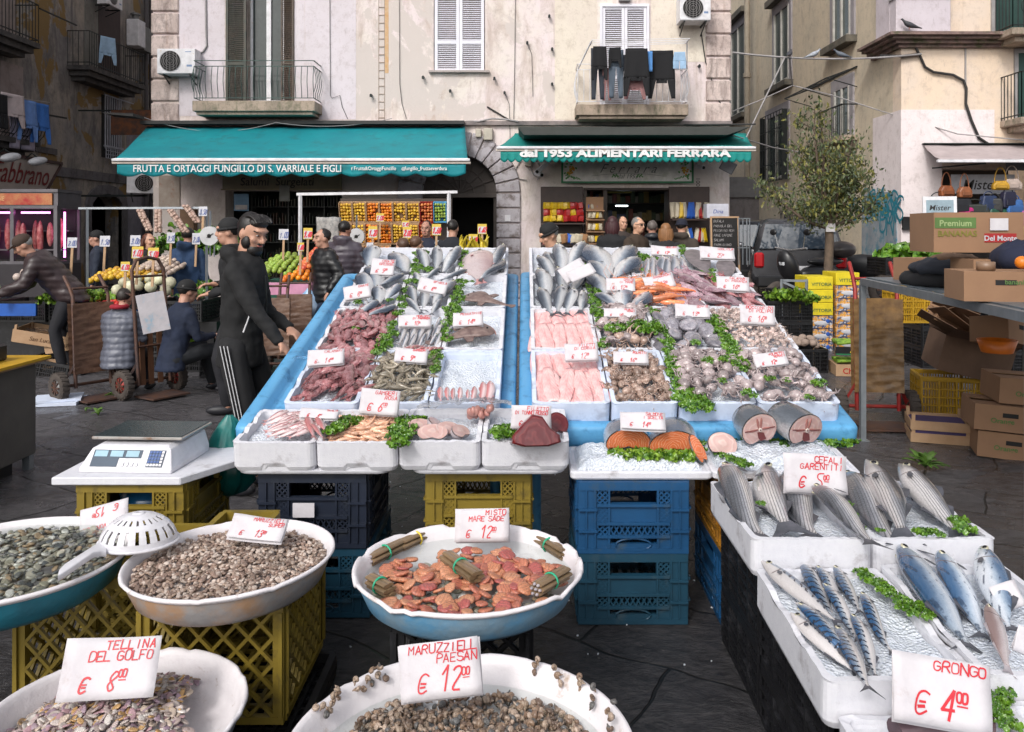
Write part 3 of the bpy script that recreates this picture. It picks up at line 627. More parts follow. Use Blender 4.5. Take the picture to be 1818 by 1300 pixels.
for k in range(9):yy=lerp(ly(178),ly(210),k/8); w.bb(LX+.16,LX+.18,yy-.01,yy+.01,lz(282,23.5),lz(262,23.5))
for k in range(4):zz=lerp(lz(282,23.5),lz(262,23.5),k/3); w.bb(LX+.16,LX+.18,ly(178),ly(210),zz-.01,zz+.01)
L(w).build('window_bars',mat('pale_iron',(.42,.42,.48),.5),lb)
lbox(ly(0),ly(25),6.0,9,mat('pinkish_door',(.30,.24,.22),.6),'door',.03)
lbox(ly(0),ly(40),3.7,5.6,m_plaster('pink_grey_patch',(.30,.25,.24),(.25,.2,.19),(.16,.13,.12)),'plaster_patch',.02)
w=MB()
for yy,r in((ly(254),.06),(ly(262),.05)):w.cyl((LX+.1,yy,0),(LX+.1,yy,13),r,8)
L(w).build('drain_pipe',mat('old_pipe',(.09,.08,.085),.6),lb)
def lbalc(ya,yb,zt,out=.62,belly=0,hh=.92):
 s=MB(); s.bb(LX,LX+out,ya,yb,zt-.12,zt); s.bb(LX,LX+out-.1,ya+.1,yb-.1,zt-.26,zt-.122); s.bb(LX,LX+out-.25,ya+.2,yb-.2,zt-.38,zt-.262)
 b=L(s).build('balcony',mat('dark_stone',(.10,.09,.085),.8,col2=(.03,.028,.03),ns=5,bump=.4),lb)
 m=MB(); xs=LX+out-.03
 segs=(((LX,ya+.03),(xs,ya+.03)),((xs,ya+.03),(xs,yb-.03)),((xs,yb-.03),(LX,yb-.03)))
 for a,c in segs:
  Ln=math.hypot(c[0]-a[0],c[1]-a[1]); n=int(Ln/.12)
  for zz in(zt+hh,zt+.08):m.bar((a[0],a[1],zz),(c[0],c[1],zz),.03,.02)
  for i in range(n+1):
   p=(lerp(a[0],c[0],i/n),lerp(a[1],c[1],i/n))
   if belly:m.tube([(p[0]+belly*sin(pi*(1-k/6))*(1-k/6)*(1 if a[0]==c[0]else 0),p[1],zt+hh*k/6)for k in range(7)],.009,5)
   else:m.cyl((p[0],p[1],zt),(p[0],p[1],zt+hh),.009,5)
 L(m).build('railing',IRON,b); return b
lbalc(17.4,19.3,6.1); lbalc(21.5,24.7,6.05); lbalc(17.2,19.3,3.75,belly=.3,hh=.85)
w=MB(); w.bar((LX+.6,19.3,6.95),(LX+.6,20.9,6.95),.03); w.bar((LX+.5,19.3,4.45),(LX+.5,20.6,4.5),.04); tag(w.build('drying_pole',IRON),'thin black poles sticking out of the old balconies','pole')
e=empty('boiler',(LX+.3,ly(229),lz(84,24.9)),label='white gas boiler box with flue on the mouldy wall',cat='boiler')
mb=MB(); mb.bb(-.28,.1,-.22,.25,0,.82); mb.build('casing',WHITEM,e,bevel=.02); mb=MB(); mb.cyl((-.1,0,.82),(-.1,0,1.05),.1,10); mb.cyl((-.1,0,.98),(-.1,0,1.03),.15,10); mb.build('flue',mat('flue_metal',(.2,.2,.2),.5,.5),e); mb=MB(); mb.bb(-.28,.05,.26,.8,-.03,.72); mb.build('side_box',mat('grey_box',(.22,.22,.21),.6),e)
ac_unit(None,LX+.4,ly(170),lz(14,23),.8,.5,rz=R(90),label='white air conditioner high above the barred alley window',group='air conditioners on the house walls')
ac_unit(None,-9.4,19.8,lz(344,19.8),.62,.5,.3,fx=.62,rz=R(20),label='grey air conditioner above the market beside the dark arch',group='air conditioners on the house walls')
w=MB(); w.bar((-9.4,20.1,2.5),(-12.1,20.3,2.5),.05); tag(w.build('bracket',IRON),'black iron bracket carrying the grey air conditioner','bracket')
e=empty('rusty_panel',P(198,240,22),label='rusty metal sign panel beside the white barred window',cat='panel')
mb=MB(); mb.bb(0,1.12,-.03,0,0,.68); mb.build('sheet',RUST,e); mb=MB(); mb.bar((-.9,0,.67),(1.12,0,.67),.04); mb.build('bracket',IRON,e)
def garment(kind,loc,w,h,m,label,grp,rz=0,n=0,sway=.03):
 mb=MB(); sd=random.random()*99
 def wav(x,z):return sway*nz(x*7,z*1.5,sd)+sway*.5*nz(x*19,z*3,sd)
 def piece(x0,x1,z0,z1,x2=None,x3=None):
  x2=x0 if x2 is None else x2; x3=x1 if x3 is None else x3
  mb.grid(10,10,lambda u,v:(lerp(lerp(x0,x1,u),lerp(x2,x3,u),v)*w,wav(lerp(lerp(x0,x1,u),lerp(x2,x3,u),v)*w,lerp(z0,z1,v)*h),-lerp(z0,z1,v)*h))
 if kind=='sheet':piece(-.5,.5,0,1)
 if kind=='shorts':piece(-.42,.42,0,.55,-.5,.5); piece(-.5,-.03,.55,1); piece(.03,.5,.55,1)
 if kind=='trousers':piece(-.45,.45,0,.35); piece(-.45,0,.35,1,-.42,-.16); piece(0,.45,.35,1,.16,.40)
 if kind=='jumper':
  piece(-.42,.42,0,.62,-.5,.5); piece(-.5,-.2,.6,1,-.5,-.36); piece(.2,.5,.6,1,.36,.5); piece(-.2,.2,.6,.68)
 o=mb.build('hanging_'+kind,m,solid=.008,loc=loc,rot=(0,0,rz)); tag(o,label,'laundry',grp)
 return o
C1={k:mat('cloth_'+k,c,.9,col2=dk(c,.75),ns=5,bump=.3,bs=30)for k,c in dict(black=(.010,.010,.012),char=(.04,.045,.06),slate=(.10,.13,.17),rose=(.38,.20,.20),blue=(.10,.28,.62),paleblue=(.35,.52,.72),white=(.66,.64,.68),pinkw=(.62,.52,.52),lilac=(.40,.36,.46),sky=(.16,.30,.66),royal=(.05,.19,.60),navy=(.012,.016,.04)).items()}
def lp(px,py,x=-11.45):Y=-x*F/(PX-px); return P(px,py,Y)
GL1='laundry hanging on the old balcony'
garment('shorts',lp(3,168),.34,.75,C1['black'],'dark garment at the very edge of the old balcony laundry',GL1,R(80))
garment('jumper',lp(22,167),.75,.75,C1['pinkw'],'cream pink jumper pegged on the old balcony',GL1,R(80))
garment('jumper',lp(49,178),.62,.95,C1['sky'],'mid blue shirt hanging between cream and bright blue clothes',GL1,R(80))
garment('jumper',lp(72,184),.62,.95,C1['royal'],'bright royal blue jumper at the end of the balcony laundry',GL1,R(80))
garment('sheet',lp(26,205,-11.6),.3,.75,C1['lilac'],'lilac grey cloth hanging under the cream pink jumper',GL1,R(80))
garment('sheet',lp(50,225,-11.6),.4,.55,C1['lilac'],'lilac shirt tail hanging below the mid blue shirt',GL1,R(80))
garment('jumper',lp(191,66,-11.45),.5,.75,C1['paleblue'],'light blue shirt pegged on the railing of the further old balcony',GL1,R(60))
w=MB(); w.bar(lp(-40,164),lp(88,182),.015); tag(w.build('washing_line',GREYC),'washing line of the old balcony','washing line')
YL=YP-.95; sl=F/YL
def lq(px,py):return Vector(((px-PX)/sl,YL+rnd(-.12,.12),H+(PY-py)/sl))
GL2='laundry on the rack of the white balcony'
for(k,px,py,wp,hp,m,lbl)in(('trousers',1062,84,24,92,'char','dark grey trousers at the near end of the white balcony rack'),('jumper',1064,84,24,60,'black','black top pegged first on the white balcony rack'),('trousers',1094,88,26,86,'slate','slate grey leggings hanging under a black top'),('jumper',1091,86,20,36,'black','small black top over slate grey leggings'),('jumper',1129,88,40,84,'black','wide black jumper with hanging sleeves in the middle of the rack'),('jumper',1128,126,34,50,'rose','dusty pink top showing below the wide black jumper'),('sheet',1151,92,12,36,'blue','blue cloth between two black garments'),('jumper',1176,88,42,86,'black','long black jumper with two dangling sleeves on the rack'),('shorts',1207,92,20,30,'paleblue','light blue shorts at the free end of the rack'),('trousers',1078,120,16,58,'rose','dusty pink tights on the white balcony rack'),('trousers',1108,96,18,78,'char','charcoal leggings in the middle of the rack')):
 garment(k,lq(px,py),wp/sl*1.15,hp/sl,C1[m],lbl,GL2,R(rnd(-6,6)))
e=empty('drying_rack',(fx(1130),YL,fz(90)),label='white wire drying rack fixed outside the white balcony',cat='drying rack')
w=MB()
for dy in(-.15,0,.15,.3):w.bar((-1.05,dy,-.03),(.92,dy,.0),.012)
w.bar((-1.05,-.15,-.03),(-1.05,.3,-.03),.02); w.bar((.92,-.15,0),(.92,.3,0),.02); w.bar((-1.05,.1,0),(-1.3,.5,-.5),.025); w.bar((.92,.1,0),(1.0,.5,-.5),.025); w.build('frame',WHITEM,e)
e=empty('shop_sign',(-10.5,16.5,2.45),label='sloping beige fascia with red handwriting over the butcher',cat='sign')
mb=MB(); mb.prism([(-3,0.05),(1.15,.0),(1.75,.67),(-3,.75)],-.12,0,T=Matrix(((0,1,0,0),(1,0,0,0),(0,0,1,0),(0,0,0,1)))); mb.build('board',mat('beige_fascia',(.40,.33,.29),.5,col2=(.32,.27,.24),ns=3),e)
mb=MB(); mb.bar((.01,-3,.78),(.01,1.78,.70),.06); mb.bar((.01,1.15,0),(.01,1.78,.7),.05); mb.build('frame',mat('dark_brown_trim',(.05,.02,.018),.5),e)
mb=MB(); textmb(mb,'Fabbrano',.62,MT((.012,1.25,.17),R(90),0,R(90)),0,0,.006,.5,'RIGHT',sx=.8); mb.build('lettering',mat('dark_red_letters',(.18,.006,.006),.5),e)
for k,yy in enumerate((16.05,16.95)):
 f=empty('spot_lamp',(-10.35,yy,3.14),(0,0,0),('white oval sign lamp over the butcher fascia, the one further along the wall' if k else 'white oval sign lamp over the butcher fascia, the one nearer the market edge'),'lamp','sign lamps over the butcher fascia')
 mb=MB(); mb.ell((.12,.0,-.05),(.12,.30,.09),16,8,rot=(R(12),0,0)); mb.build('shade',mat('lamp_white',(.6,.6,.62),.3),f); mb=MB(); mb.tube([(-.15,0,0),(0,0,.12),(.1,0,.04)],.015,6); mb.build('arm',IRON,f)
e=empty('meat_case',(-8.45,13.65,0),label='tall glazed butcher case lit pink with meat inside',cat='display case')
cw,cd,zb,zt=1.5,.72,1.13,2.27
AL=mat('dull_aluminium',(.16,.15,.165),.4,.5)
mb=MB()
for x in(-cw/2,-cw*.02,cw/2-.06):mb.bb(x,x+.06,-cd/2,-cd/2+.05,zb,2.0)
for y in(-cd/2+.051,cd/2-.05):mb.bb(cw/2-.05,cw/2,y,y+.05,zb,2.0)
mb.bb(-cw/2-1.2,cw/2,-cd/2,-cd/2+.05,zb-.05,zb); mb.bb(cw/2-.05,cw/2,-cd/2+.051,cd/2,zb-.05,zb); mb.bb(-cw/2-1.2,cw/2,-cd/2,-cd/2+.05,2.0,2.05); mb.bb(cw/2-.05,cw/2,-cd/2+.051,cd/2,2.0,2.05); mb.bb(-cw/2-1.2,cw/2+.02,-cd/2-.02,cd/2,zt,zt+.05)
mb.bb(-cw/2-1.2,cw/2,-cd/2+.02,cd/2,2.051,zt-.001)
mb.build('frame',AL,e)
mb=MB(); mb.bb(-cw/2-1.2,cw/2,-cd/2,cd/2,0,zb-.051); mb.bb(-cw/2-1.2,cw/2-.06,cd/2-.06,cd/2-.02,zb,2.0); mb.build('cabinet',mat('dark_cabinet',(.03,.025,.03),.5),e)
mb=MB(); mb.bb(-cw/2-1.2,cw/2-.08,-cd/2-.012,-cd/2+.018,2.06,zt-.02); mb.build('red_banner',mat('red_banner',(.38,.02,.02),.5,col2=(.48,.2,.08),ns=3,con=.2),e)
mb=MB(); textmb(mb,'TAGLIO DI CARNE',.10,MT((-.45,-cd/2-.014,2.13),R(90)),0,0,.01,0,sx=.8); textmb(mb,'CARNE',.1,MT((-1.5,-cd/2-.014,2.13),R(90)),0,0,.01,0,sx=.8); mb.build('lettering',mat('orange_letters',(.75,.45,.2),.5),e)
PINKL=NT('pink_tube'); PINKL.out((1,.4,.8),.4,Emission_Color=(1,.22,.75,1),Emission_Strength=4.5); PINKL=PINKL.mat
mb=MB()
for x0,x1 in((-cw*.5+.1,-.1),(.08,cw/2-.2),(-cw/2-1.0,-cw/2-.2)):mb.bb(x0,x1,-cd/2+.12,-cd/2+.15,1.92,1.95)
for x in(-cw/2+.16,-cw/2-.3):mb.bb(x,x+.03,.1,.13,zb+.1,1.95)
mb.bb(cw/2-.1,cw/2-.08,.0,.03,zb+.05,1.95); mb.build('light_tube',PINKL,e)
MEAT=mat('meat',(.30,.03,.04),.4,col2=(.5,.22,.2),ns=14,con=.3)
for k in range(17):
 mb=MB(); x=-1.75+k*.145; mb.ell((x,rnd(-.05,.1),rnd(1.5,1.6)),(.055,.05,rnd(.2,.3)),8,7);
 mb.build('hanging_meat',MEAT,e)
mb=MB(); mb.bb(-1.9,.68,-.1,.2,1.3,1.32); mb.bb(-1.9,.68,.1,.25,1.62,1.64); mb.build('shelf',AL,e)
# --- cream building at the right (side wall faces -x, front faces camera)
RX,RYF=8.2,17.5
def ry(px):return RX*F/(px-PX)
def rz_(py,Y):return H+(PY-py)*Y/F
sf=F/RYF
def gx(px):return(px-PX)/sf
def gzz(py):return H+(PY-py)/sf
rb=empty('corner_house',(RX,RYF,0),label='cream and peach corner house with mouldy ledge above the bag shop',cat='building')
def RB(mb):mb.v=[(x-RX,y-RYF,z)for x,y,z in mb.v]; return mb
w=MB(); w.bb(RX,RX+.4,RYF+.4,35,0,14); w.bb(RX+.4,RX+10,34.6,35,0,14)
RB(w).build('side_wall',OCHRE,rb)
sx0,sx1,sz1=gx(1672),gx(1890),gzz(300)
w=MB(); w.bb(RX,sx0,RYF,RYF+.4,0,14); w.bb(sx0,sx1,RYF,RYF+.4,sz1,14); w.bb(sx1,RX+10,RYF,RYF+.4,0,14); w.bb(RX,RX+10,34,34.3,0,14); w.bb(RX+9.6,RX+10,RYF+.4,34,0,14)
RB(w).build('front_wall',PEACH,rb)
w=MB(); w.bb(RX-.012,gx(1765),RYF-.012,RYF-.001,gzz(256),gzz(195)); w.bb(RX-.012,sx0,RYF-.012,RYF-.001,0,gzz(256)); w.bb(RX-.012,RX-.001,RYF-.01,RYF+1.4,0,gzz(195)); RB(w).build('plaster_band',m_plaster('pale_band',(.80,.72,.72),(.76,.68,.68),(.62,.52,.50),th=.6),rb)
w=MB(); w.bb(RX-.25,gx(1675),RYF-.3,RYF-.001,gzz(62),14); w.bb(RX-.25,RX-.001,RYF,RYF+.7,gzz(62),14); RB(w).build('bay',LILAC,rb,bevel=.01)
w=MB()
for k,(o_,za,zb_)in enumerate(((.10,86,80),(.2,80,74),(.32,74,69),(.42,69,64))):
 w.bb(RX-o_,gx(1775),RYF-o_,RYF-.001,gzz(za)+.001,gzz(zb_)); w.bb(RX-o_,RX-.001,RYF,RYF+1.3,gzz(za)+.001,gzz(zb_))
RB(w).build('cornice',mat('mossy_cornice',(.30,.20,.18),.85,col2=(.12,.085,.075),ns=4,dirt=(.05,.07,.02),ds=3,dth=.56,bump=.6,bs=20),rb)
w=MB(); w.bb(RX-.28,gx(1675)+.03,RYF-.34,RYF-.001,gzz(4),gzz(1)); RB(w).build('bay_moulding',GREYC,rb)
FRM=mat('pale_frame',(.56,.54,.50),.6); SUR=m_plaster('grey_surround',(.34,.32,.34),(.3,.28,.3),(.22,.2,.2),th=.6)
def side_window(pa,pb_,za,zb_,hood=False,sill=True,green=False):
 ya,yb=ry(pb_),ry(pa); ym=(ya+yb)/2; z0,z1=rz_(za,ym),rz_(zb_,ym)
 w=MB(); w.bb(RX-.05,RX-.001,ya-.22,ya,z0-.05,z1+.3); w.bb(RX-.05,RX-.001,yb,yb+.22,z0-.05,z1+.3); w.bb(RX-.05,RX-.001,ya,yb,z1,z1+.3)
 o=RB(w).build('window',SUR,rb)
 w=MB(); w.bb(RX-.02,RX-.004,ya,yb,z0,z1); RB(w).build('pane',mat('green_dark_glass',(.05,.075,.07),.15),o)
 w=MB()
 for yy in(ya,ym-.03,yb-.07):w.bb(RX-.07,RX-.021,yy,yy+.07,z0,z1)
 w.bb(RX-.069,RX-.021,ya+.07,yb-.07,z0,z0+.08); RB(w).build('frame',FRM,o)
 w=MB()
 if sill:w.bb(RX-.28,RX-.001,ya-.3,yb+.3,z0-.22,z0-.051)
 if hood:w.bb(RX-.28,RX-.001,ya-.3,yb+.3,z1+.301,z1+.5)
 if w.v:RB(w).build('sill',mat('mossy_sill',(.16,.14,.11),.8,col2=(.06,.06,.05),ns=5),o)
side_window(1482,1513,72,-70); side_window(1377,1403,148,18,hood=True); side_window(1300,1325,205,50,hood=True); side_window(1484,1511,246,158,sill=False)
side_window(1364,1399,318,205,sill=False)
w=MB(); ya,yb=ry(1399)-.1,ry(1362)+.1; z0,z1=rz_(322,26),rz_(202,26)
for k in range(9):yy=lerp(ya,yb,k/8); w.bb(RX-.22,RX-.2,yy-.01,yy+.01,z0,z1)
for k in range(5):zz=lerp(z0,z1,k/4); w.bb(RX-.22,RX-.2,ya,yb,zz-.012,zz+.012)
w.bb(RX-.22,RX-.06,ya,ya+.03,z0,z1); w.bb(RX-.22,RX-.06,yb-.03,yb,z0,z1); RB(w).build('window_grille',IRON,rb)
w=MB(); ya,yb=ry(1520)-.1,ry(1478)+.1; zt=rz_(247,20.7); w.bb(RX-.4,RX-.001,ya,yb,zt-.12,zt); o=RB(w).build('balcony',SLAB,rb)
w=MB()
for k in range(13):yy=lerp(ya+.03,yb-.03,k/12); w.cyl((RX-.38,yy,zt),(RX-.38,yy,zt+.75),.01,4)
w.bb(RX-.4,RX-.36,ya,yb,zt+.74,zt+.77); w.bb(RX-.4,RX-.0,ya,ya+.03,zt+.74,zt+.77); RB(w).build('railing',IRON,o)
w=MB(); ya,yb=ry(1522),ry(1440); z1=rz_(128,20.5)
for yy in(ya,(ya+yb)/2,yb):w.bar((RX,yy,z1),(RX-.75,yy,z1-.28),.03); w.bar((RX,yy,z1-.5),(RX-.75,yy,z1-.28),.02)
w.bar((RX-.75,ya,z1-.28),(RX-.75,yb,z1-.28),.03); w.bar((RX-.02,ya,z1),(RX-.02,yb,z1),.03); w.bar((RX-.38,ya,z1-.14),(RX-.38,yb,z1-.14),.02); RB(w).build('canopy_frame',IRON,rb)
w=MB(); w.cyl((RX-.35,ry(1344),0),(RX-.35,ry(1344),14),.10,10); w.cyl((RX-.35,ry(1344),7),(RX-.35,ry(1344),7.15),.14,10); RB(w).build('drain_pipe',mat('cream_pipe',(.36,.31,.24),.6),rb)
w=MB(); w.bb(RX-.03,RX-.001,ry(1594),ry(1532),0,2.5); o=RB(w).build('garage_door',mat('grey_blue_door',(.34,.37,.40),.6,col2=(.22,.25,.28),ns=3,dirt=(.03,.2,.28),ds=4,dth=.56),rb)
GRF=mat('teal_spray',(.02,.22,.30),.6); GRB=mat('black_spray',(.03,.03,.04),.6)
def graff(mb,txt,px,py,hgt,T=None,th=.1,m=0):
 y=ry(px); z=rz_(py,y)
 hand(mb,txt,0,0,hgt,hgt*.7,m,Matrix(((0,0,-1,RX-.034),(-1,0,0,y),(0,1,0,z),(0,0,0,1))),th=th*hgt,jit=.7)
w=MB(); graff(w,'RIVETTO',1425,400,.42); graff(w,'XAR',1385,398,.55); graff(w,'ZO',1405,388,.3); RB(w).build('graffiti',GRB,rb)
w=MB()
for k in range(9):graff(w,random.choice(['XS','ON','AZ','SK']),1534+k*6,rnd(372,424),.5)
graff(w,'PA',1500,372,.5); graff(w,'GO',1504,392,.5); RB(w).build('graffiti',GRF,rb)
def fbalc(x0,x1,zt,lbl=None):
 s=MB(); s.bb(x0,x1,RYF-.75,RYF-.001,zt-.14,zt); s.bb(x0+.15,x1,RYF-.6,RYF-.001,zt-.26,zt-.141); b=RB(s).build('balcony',SLAB,rb,bevel=.01)
 m=MB()
 for(a,c)in(((x0+.03,RYF),(x0+.03,RYF-.72)),((x0+.03,RYF-.72),(x1,RYF-.72))):
  n=int(math.hypot(c[0]-a[0],c[1]-a[1])/.11)
  for zz in(zt+.95,zt+.06):m.bar((a[0],a[1],zz),(c[0],c[1],zz),.03,.02)
  for i in range(n+1):m.cyl((lerp(a[0],c[0],i/n),lerp(a[1],c[1],i/n),zt),(lerp(a[0],c[0],i/n),lerp(a[1],c[1],i/n),zt+.95),.01,4)
 for i in range(4):
  cx=x0+.3+i*.32; m.tube([(cx+.1*cos(t*pi/6),RYF-.73,zt+.45+.14*sin(t*pi/6))for t in range(13)],.008,4)
 RB(m).build('railing',IRON,b)
fbalc(gx(1760),gx(1990),gzz(64)); fbalc(gx(1775),gx(1990),gzz(216))
for z0,z1,x0 in((gzz(212),gzz(95),gx(1806)),(gzz(62),gzz(-40),gx(1765))):
 w=MB(); w.bb(x0,x0+1.5,RYF-.03,RYF-.001,z0,z1); o=RB(w).build('balcony_door',mat('deep_green_door',(.02,.06,.05),.5),rb)
 w=MB(); w.bb(x0-.08,x0,RYF-.05,RYF-.001,z0,z1+.1); w.bb(x0,x0+1.5,RYF-.05,RYF-.001,z1,z1+.1); RB(w).build('frame',GREYC,o)
w=MB(); w.bb(gx(1712),gx(1714),RYF-.04,RYF-.001,gzz(195),gzz(60)); RB(w).build('joint',GREYC,rb)
cable([Vector((gx(a),RYF-.06,gzz(b)))for a,b in((1624,86),(1630,98),(1640,120),(1655,129),(1690,134),(1708,144),(1713,158),(1712,185),(1722,215),(1735,245),(1760,262))],.03,label='thick grey cable snaking down the peach wall of the corner house')
cable([Vector((gx(a),RYF-.06,gzz(b)))for a,b in((1560,100),(1600,101),(1632,97))],.03,label='short cable end fixed near the corner of the peach wall')
a=Vector((fx(1296),YP-.2,fz(97))); b=Vector((gx(1632),RYF-.1,gzz(98))); WIRE=sag(a,b,.12,40)
cable(WIRE,.022,GREYC,'pale wire with pigeons stretched between the pink and the corner house')
wq=lambda px:min(WIRE,key=lambda p:abs(PX+F*p.x/p.y-px))
cable([wq(1392),P(1324,246,17.0)],.018,GREYC,'pale guy rope running from the pigeon wire down to the green awning')
cable([wq(1400),P(1407,152,18)],.014,GREYC,'short rope dropping from the pigeon wire to a knot')
cable([P(1300,198,18),P(1350,178,18),P(1407,152,18),P(1480,170,18),P(1560,196,18),P(1700,238,17.3),P(1850,252,17.2)],.014,GREYC,'thin rope crossing the alley behind the tree')
cable([P(1300,240,16.5),P(1372,262,18),P(1430,272,19)],.016,GREYC,'pale rope from the awning end towards the tree')
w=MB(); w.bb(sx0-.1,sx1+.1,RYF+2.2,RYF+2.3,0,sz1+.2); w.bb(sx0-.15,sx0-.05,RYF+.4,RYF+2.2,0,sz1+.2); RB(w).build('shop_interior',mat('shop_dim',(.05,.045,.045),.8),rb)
e=empty('shop_awning',(gx(1740),RYF,0),label='pinkish grey awning with white bar over the bag shop',cat='awning'); X0=gx(1740); Yb=16.3; sb=F/Yb
hx=lambda p:(p-PX)/sb; hz=lambda p:H+(PY-p)/sb
w=MB(); w.grid(30,8,lambda u,v:(lerp(lerp(gx(1638),hx(1668),v),lerp(gx(1990),hx(1990),v),u)-X0,lerp(-.02,Yb-RYF,v),lerp(gzz(257),hz(283),v)-.05*sin(pi*v)+.02*nz(u*9,v*3))); w.build('canvas',mat('greyish_canvas',(.46,.39,.39),.8,col2=(.36,.30,.30),ns=4,bump=.2),e,solid=.005)
w=MB(); w.bb(hx(1664)-X0,hx(1990)-X0,Yb-RYF-.04,Yb-RYF+.04,hz(289),hz(283.5)); w.build('front_bar',WHITEM,e,bevel=.01)
w=MB(); w.bb(gx(1636)-X0,gx(1990)-X0,-.12,-.001,gzz(257),gzz(255)); w.bar((hx(1700)-X0,-.2,gzz(300)),(hx(1750)-X0,Yb-RYF,hz(290)),.03); w.build('arm',IRON,e)
e=empty('shop_sign',(gx(1745),RYF-.12,gzz(345)),label='grey sign with italic black letters hanging inside the bag shop',cat='sign')
w=MB(); w.bb(-.75,.62,0,.02,0,.42); w.build('board',mat('sign_grey',(.50,.50,.54),.5),e); w=MB(); textmb(w,'Mister X',.30,MT((.02,-.004,.1),R(90)),0,0,.01,.25); w.build('lettering',CABLE,e)
e=empty('shop_sign',(gx(1835),RYF-.35,gzz(305)),label='dim sign with pale capitals under the bag shop awning',cat='sign')
w=MB(); w.bb(-.8,.9,0,.02,0,.22); w.build('board',mat('sign_dim',(.14,.14,.15),.5),e); w=MB(); textmb(w,'EXTE',.22,MT((-.1,-.004,.03),R(90)),0,0,.01,0); w.build('lettering',GREYC,e)
w=MB(); w.bb(3.9,8.2,33,33.4,0,14); _o=w.build('wall',DARKWALL); tag(_o,'dark wall closing the alley behind the parked cars','wall')
w=MB(); w.bb(-12.2,-8,30,30.4,0,13); tag(w.build('wall',DARKWALL),'dark wall closing the narrow alley beside the pink palazzo','wall')
e=empty('alley_shed',P(1318,440,24),label='dark shed with a peaked roof in the alley beside the cars',cat='shed')
w=MB(); w.bb(-.5,.5,0,.6,-1.2,1.6); w.build('body',DARKWALL,e); w=MB(); w.prism([(-.7,1.5),(.7,1.5),(.25,2.1),(-.4,2.1)],-.1,.7); w.build('roof',mat('slate_grey',(.12,.12,.13),.7),e); w=MB(); w.bb(-.12,.15,-.03,-.001,.1,.45); w.build('white_notice',mat('dull_notice',(.3,.32,.35),.6),e)
def pigeon(p,s,rz,m1,lbl):
 e=empty('pigeon',p,(0,0,rz),lbl,'pigeon','pigeons on the wire',scale=s)
 mb=MB(); mb.rings([[(x,ry_*cos(2*pi*j/10),z+rz_2*sin(2*pi*j/10))for j in range(10)]for x,z,ry_,rz_2 in((-.21,.02,.02,.006),(-.12,.045,.035,.02),(-.05,.075,.06,.05),(.03,.095,.065,.062),(.09,.125,.045,.05),(.115,.165,.026,.03),(.13,.19,.026,.027),(.15,.195,.018,.018),(.165,.19,.006,.006))])
 mb.build('body',m1,e,subsurf=1)
 mb=MB(); mb.cyl((.16,0,.19),(.185,0,.182),.006,6,r2=.001); mb.tube([(.01,.02,.05),(.015,.02,0)],.005,5); mb.tube([(.01,-.02,.05),(.015,-.02,0)],.005,5); mb.build('beak_and_feet',mat('bird_pink',(.35,.15,.12),.6),e)
PG1=mat('pigeon_grey',(.13,.15,.18),.6,col2=(.05,.06,.08),ns=14); PG2=mat('pigeon_dark',(.06,.06,.07),.6); PG3=mat('pigeon_pied',(.42,.45,.50),.6,col2=(.06,.07,.08),ns=10,con=.2)
pigeon(wq(1406),1.0,R(60),PG2,'dark pigeon hunched on the wire nearest the pink palazzo'); pigeon(wq(1446),1.05,R(5),PG3,'pied grey and white pigeon in the middle of the wire'); pigeon(wq(1491),1.05,R(165),PG1,'grey pigeon leaning down at the wire end by the corner house')
pigeon(Vector((gx(1598),RYF-.45,gzz(62))),1.15,R(175),PG2,'dark pigeon sitting on the mossy ledge of the corner house')
# --- people
SKIN=mat('skin',(.52,.29,.20),.5,col2=(.44,.23,.16),ns=7,bump=.1,vary=.12); LIP=mat('lips',(.42,.13,.11),.45); HAIRB=mat('black_hair',(.012,.009,.008),.45,bump=.6,bs=90)
def ik(a,b,l1,l2,pole):
 a,b,pole=Vector(a),Vector(b),Vector(pole); d=b-a; L_=min(d.length,(l1+l2)*.995); dn=d.normalized(); x=(L_*L_+l1*l1-l2*l2)/(2*L_); h=math.sqrt(max(0,l1*l1-x*x)); p=(pole-dn*pole.dot(dn)).normalized()
 return a+dn*x+p*h,a+dn*L_
def limb(mb,pts,rr,n=10):
 P_=[]; Q=[]
 for(a,b),(r0,r1)in zip(zip(pts,pts[1:]),zip(rr,rr[1:])):
  for k in range(5):P_.append(Vector(a).lerp(Vector(b),k/5)); Q.append(lerp(r0,r1,k/5)*(1+.06*sin(pi*k/5)))
 mb.tube(P_+[pts[-1]],Q+[rr[-1]],n)
 for p,r in zip(pts,rr):mb.ell(p,(r,r,r),10,6)
def hand_mb(mb,w,d,s=1.0,curl=.5,n=None):
 w=Vector(w); d=Vector(d).normalized(); n=Vector(n or(0,0,-1)); n=(n-d*n.dot(d)).normalized(); sd=d.cross(n)
 pts=[w,w+d*.04*s,w+d*.085*s]; mb.rings([[p+sd*q*.040*s*cos(a)+n*.016*s*sin(a)for a in[2*pi*k/10 for k in range(10)]]for p,q in zip(pts,(.7,1,.95))])
 for k,L_ in enumerate((.070,.080,.075,.058)):
  o=w+d*.08*s+sd*(k-1.5)*.020*s; a=o+(d*cos(curl*.5)+n*sin(curl*.5))*L_*.45*s; b=a+(d*cos(curl*1.3)+n*sin(curl*1.3))*L_*.32*s; c=b+(d*cos(curl*1.9)+n*sin(curl*1.9))*L_*.25*s; mb.tube([o,a,b,c],[.0095*s,.009*s,.008*s,.006*s],6)
 o=w+d*.025*s-sd*.034*s; mb.tube([o,o-sd*.022*s+d*.028*s+n*.01*s,o-sd*.026*s+d*.058*s+n*.018*s],[.012*s,.010*s,.007*s],6)
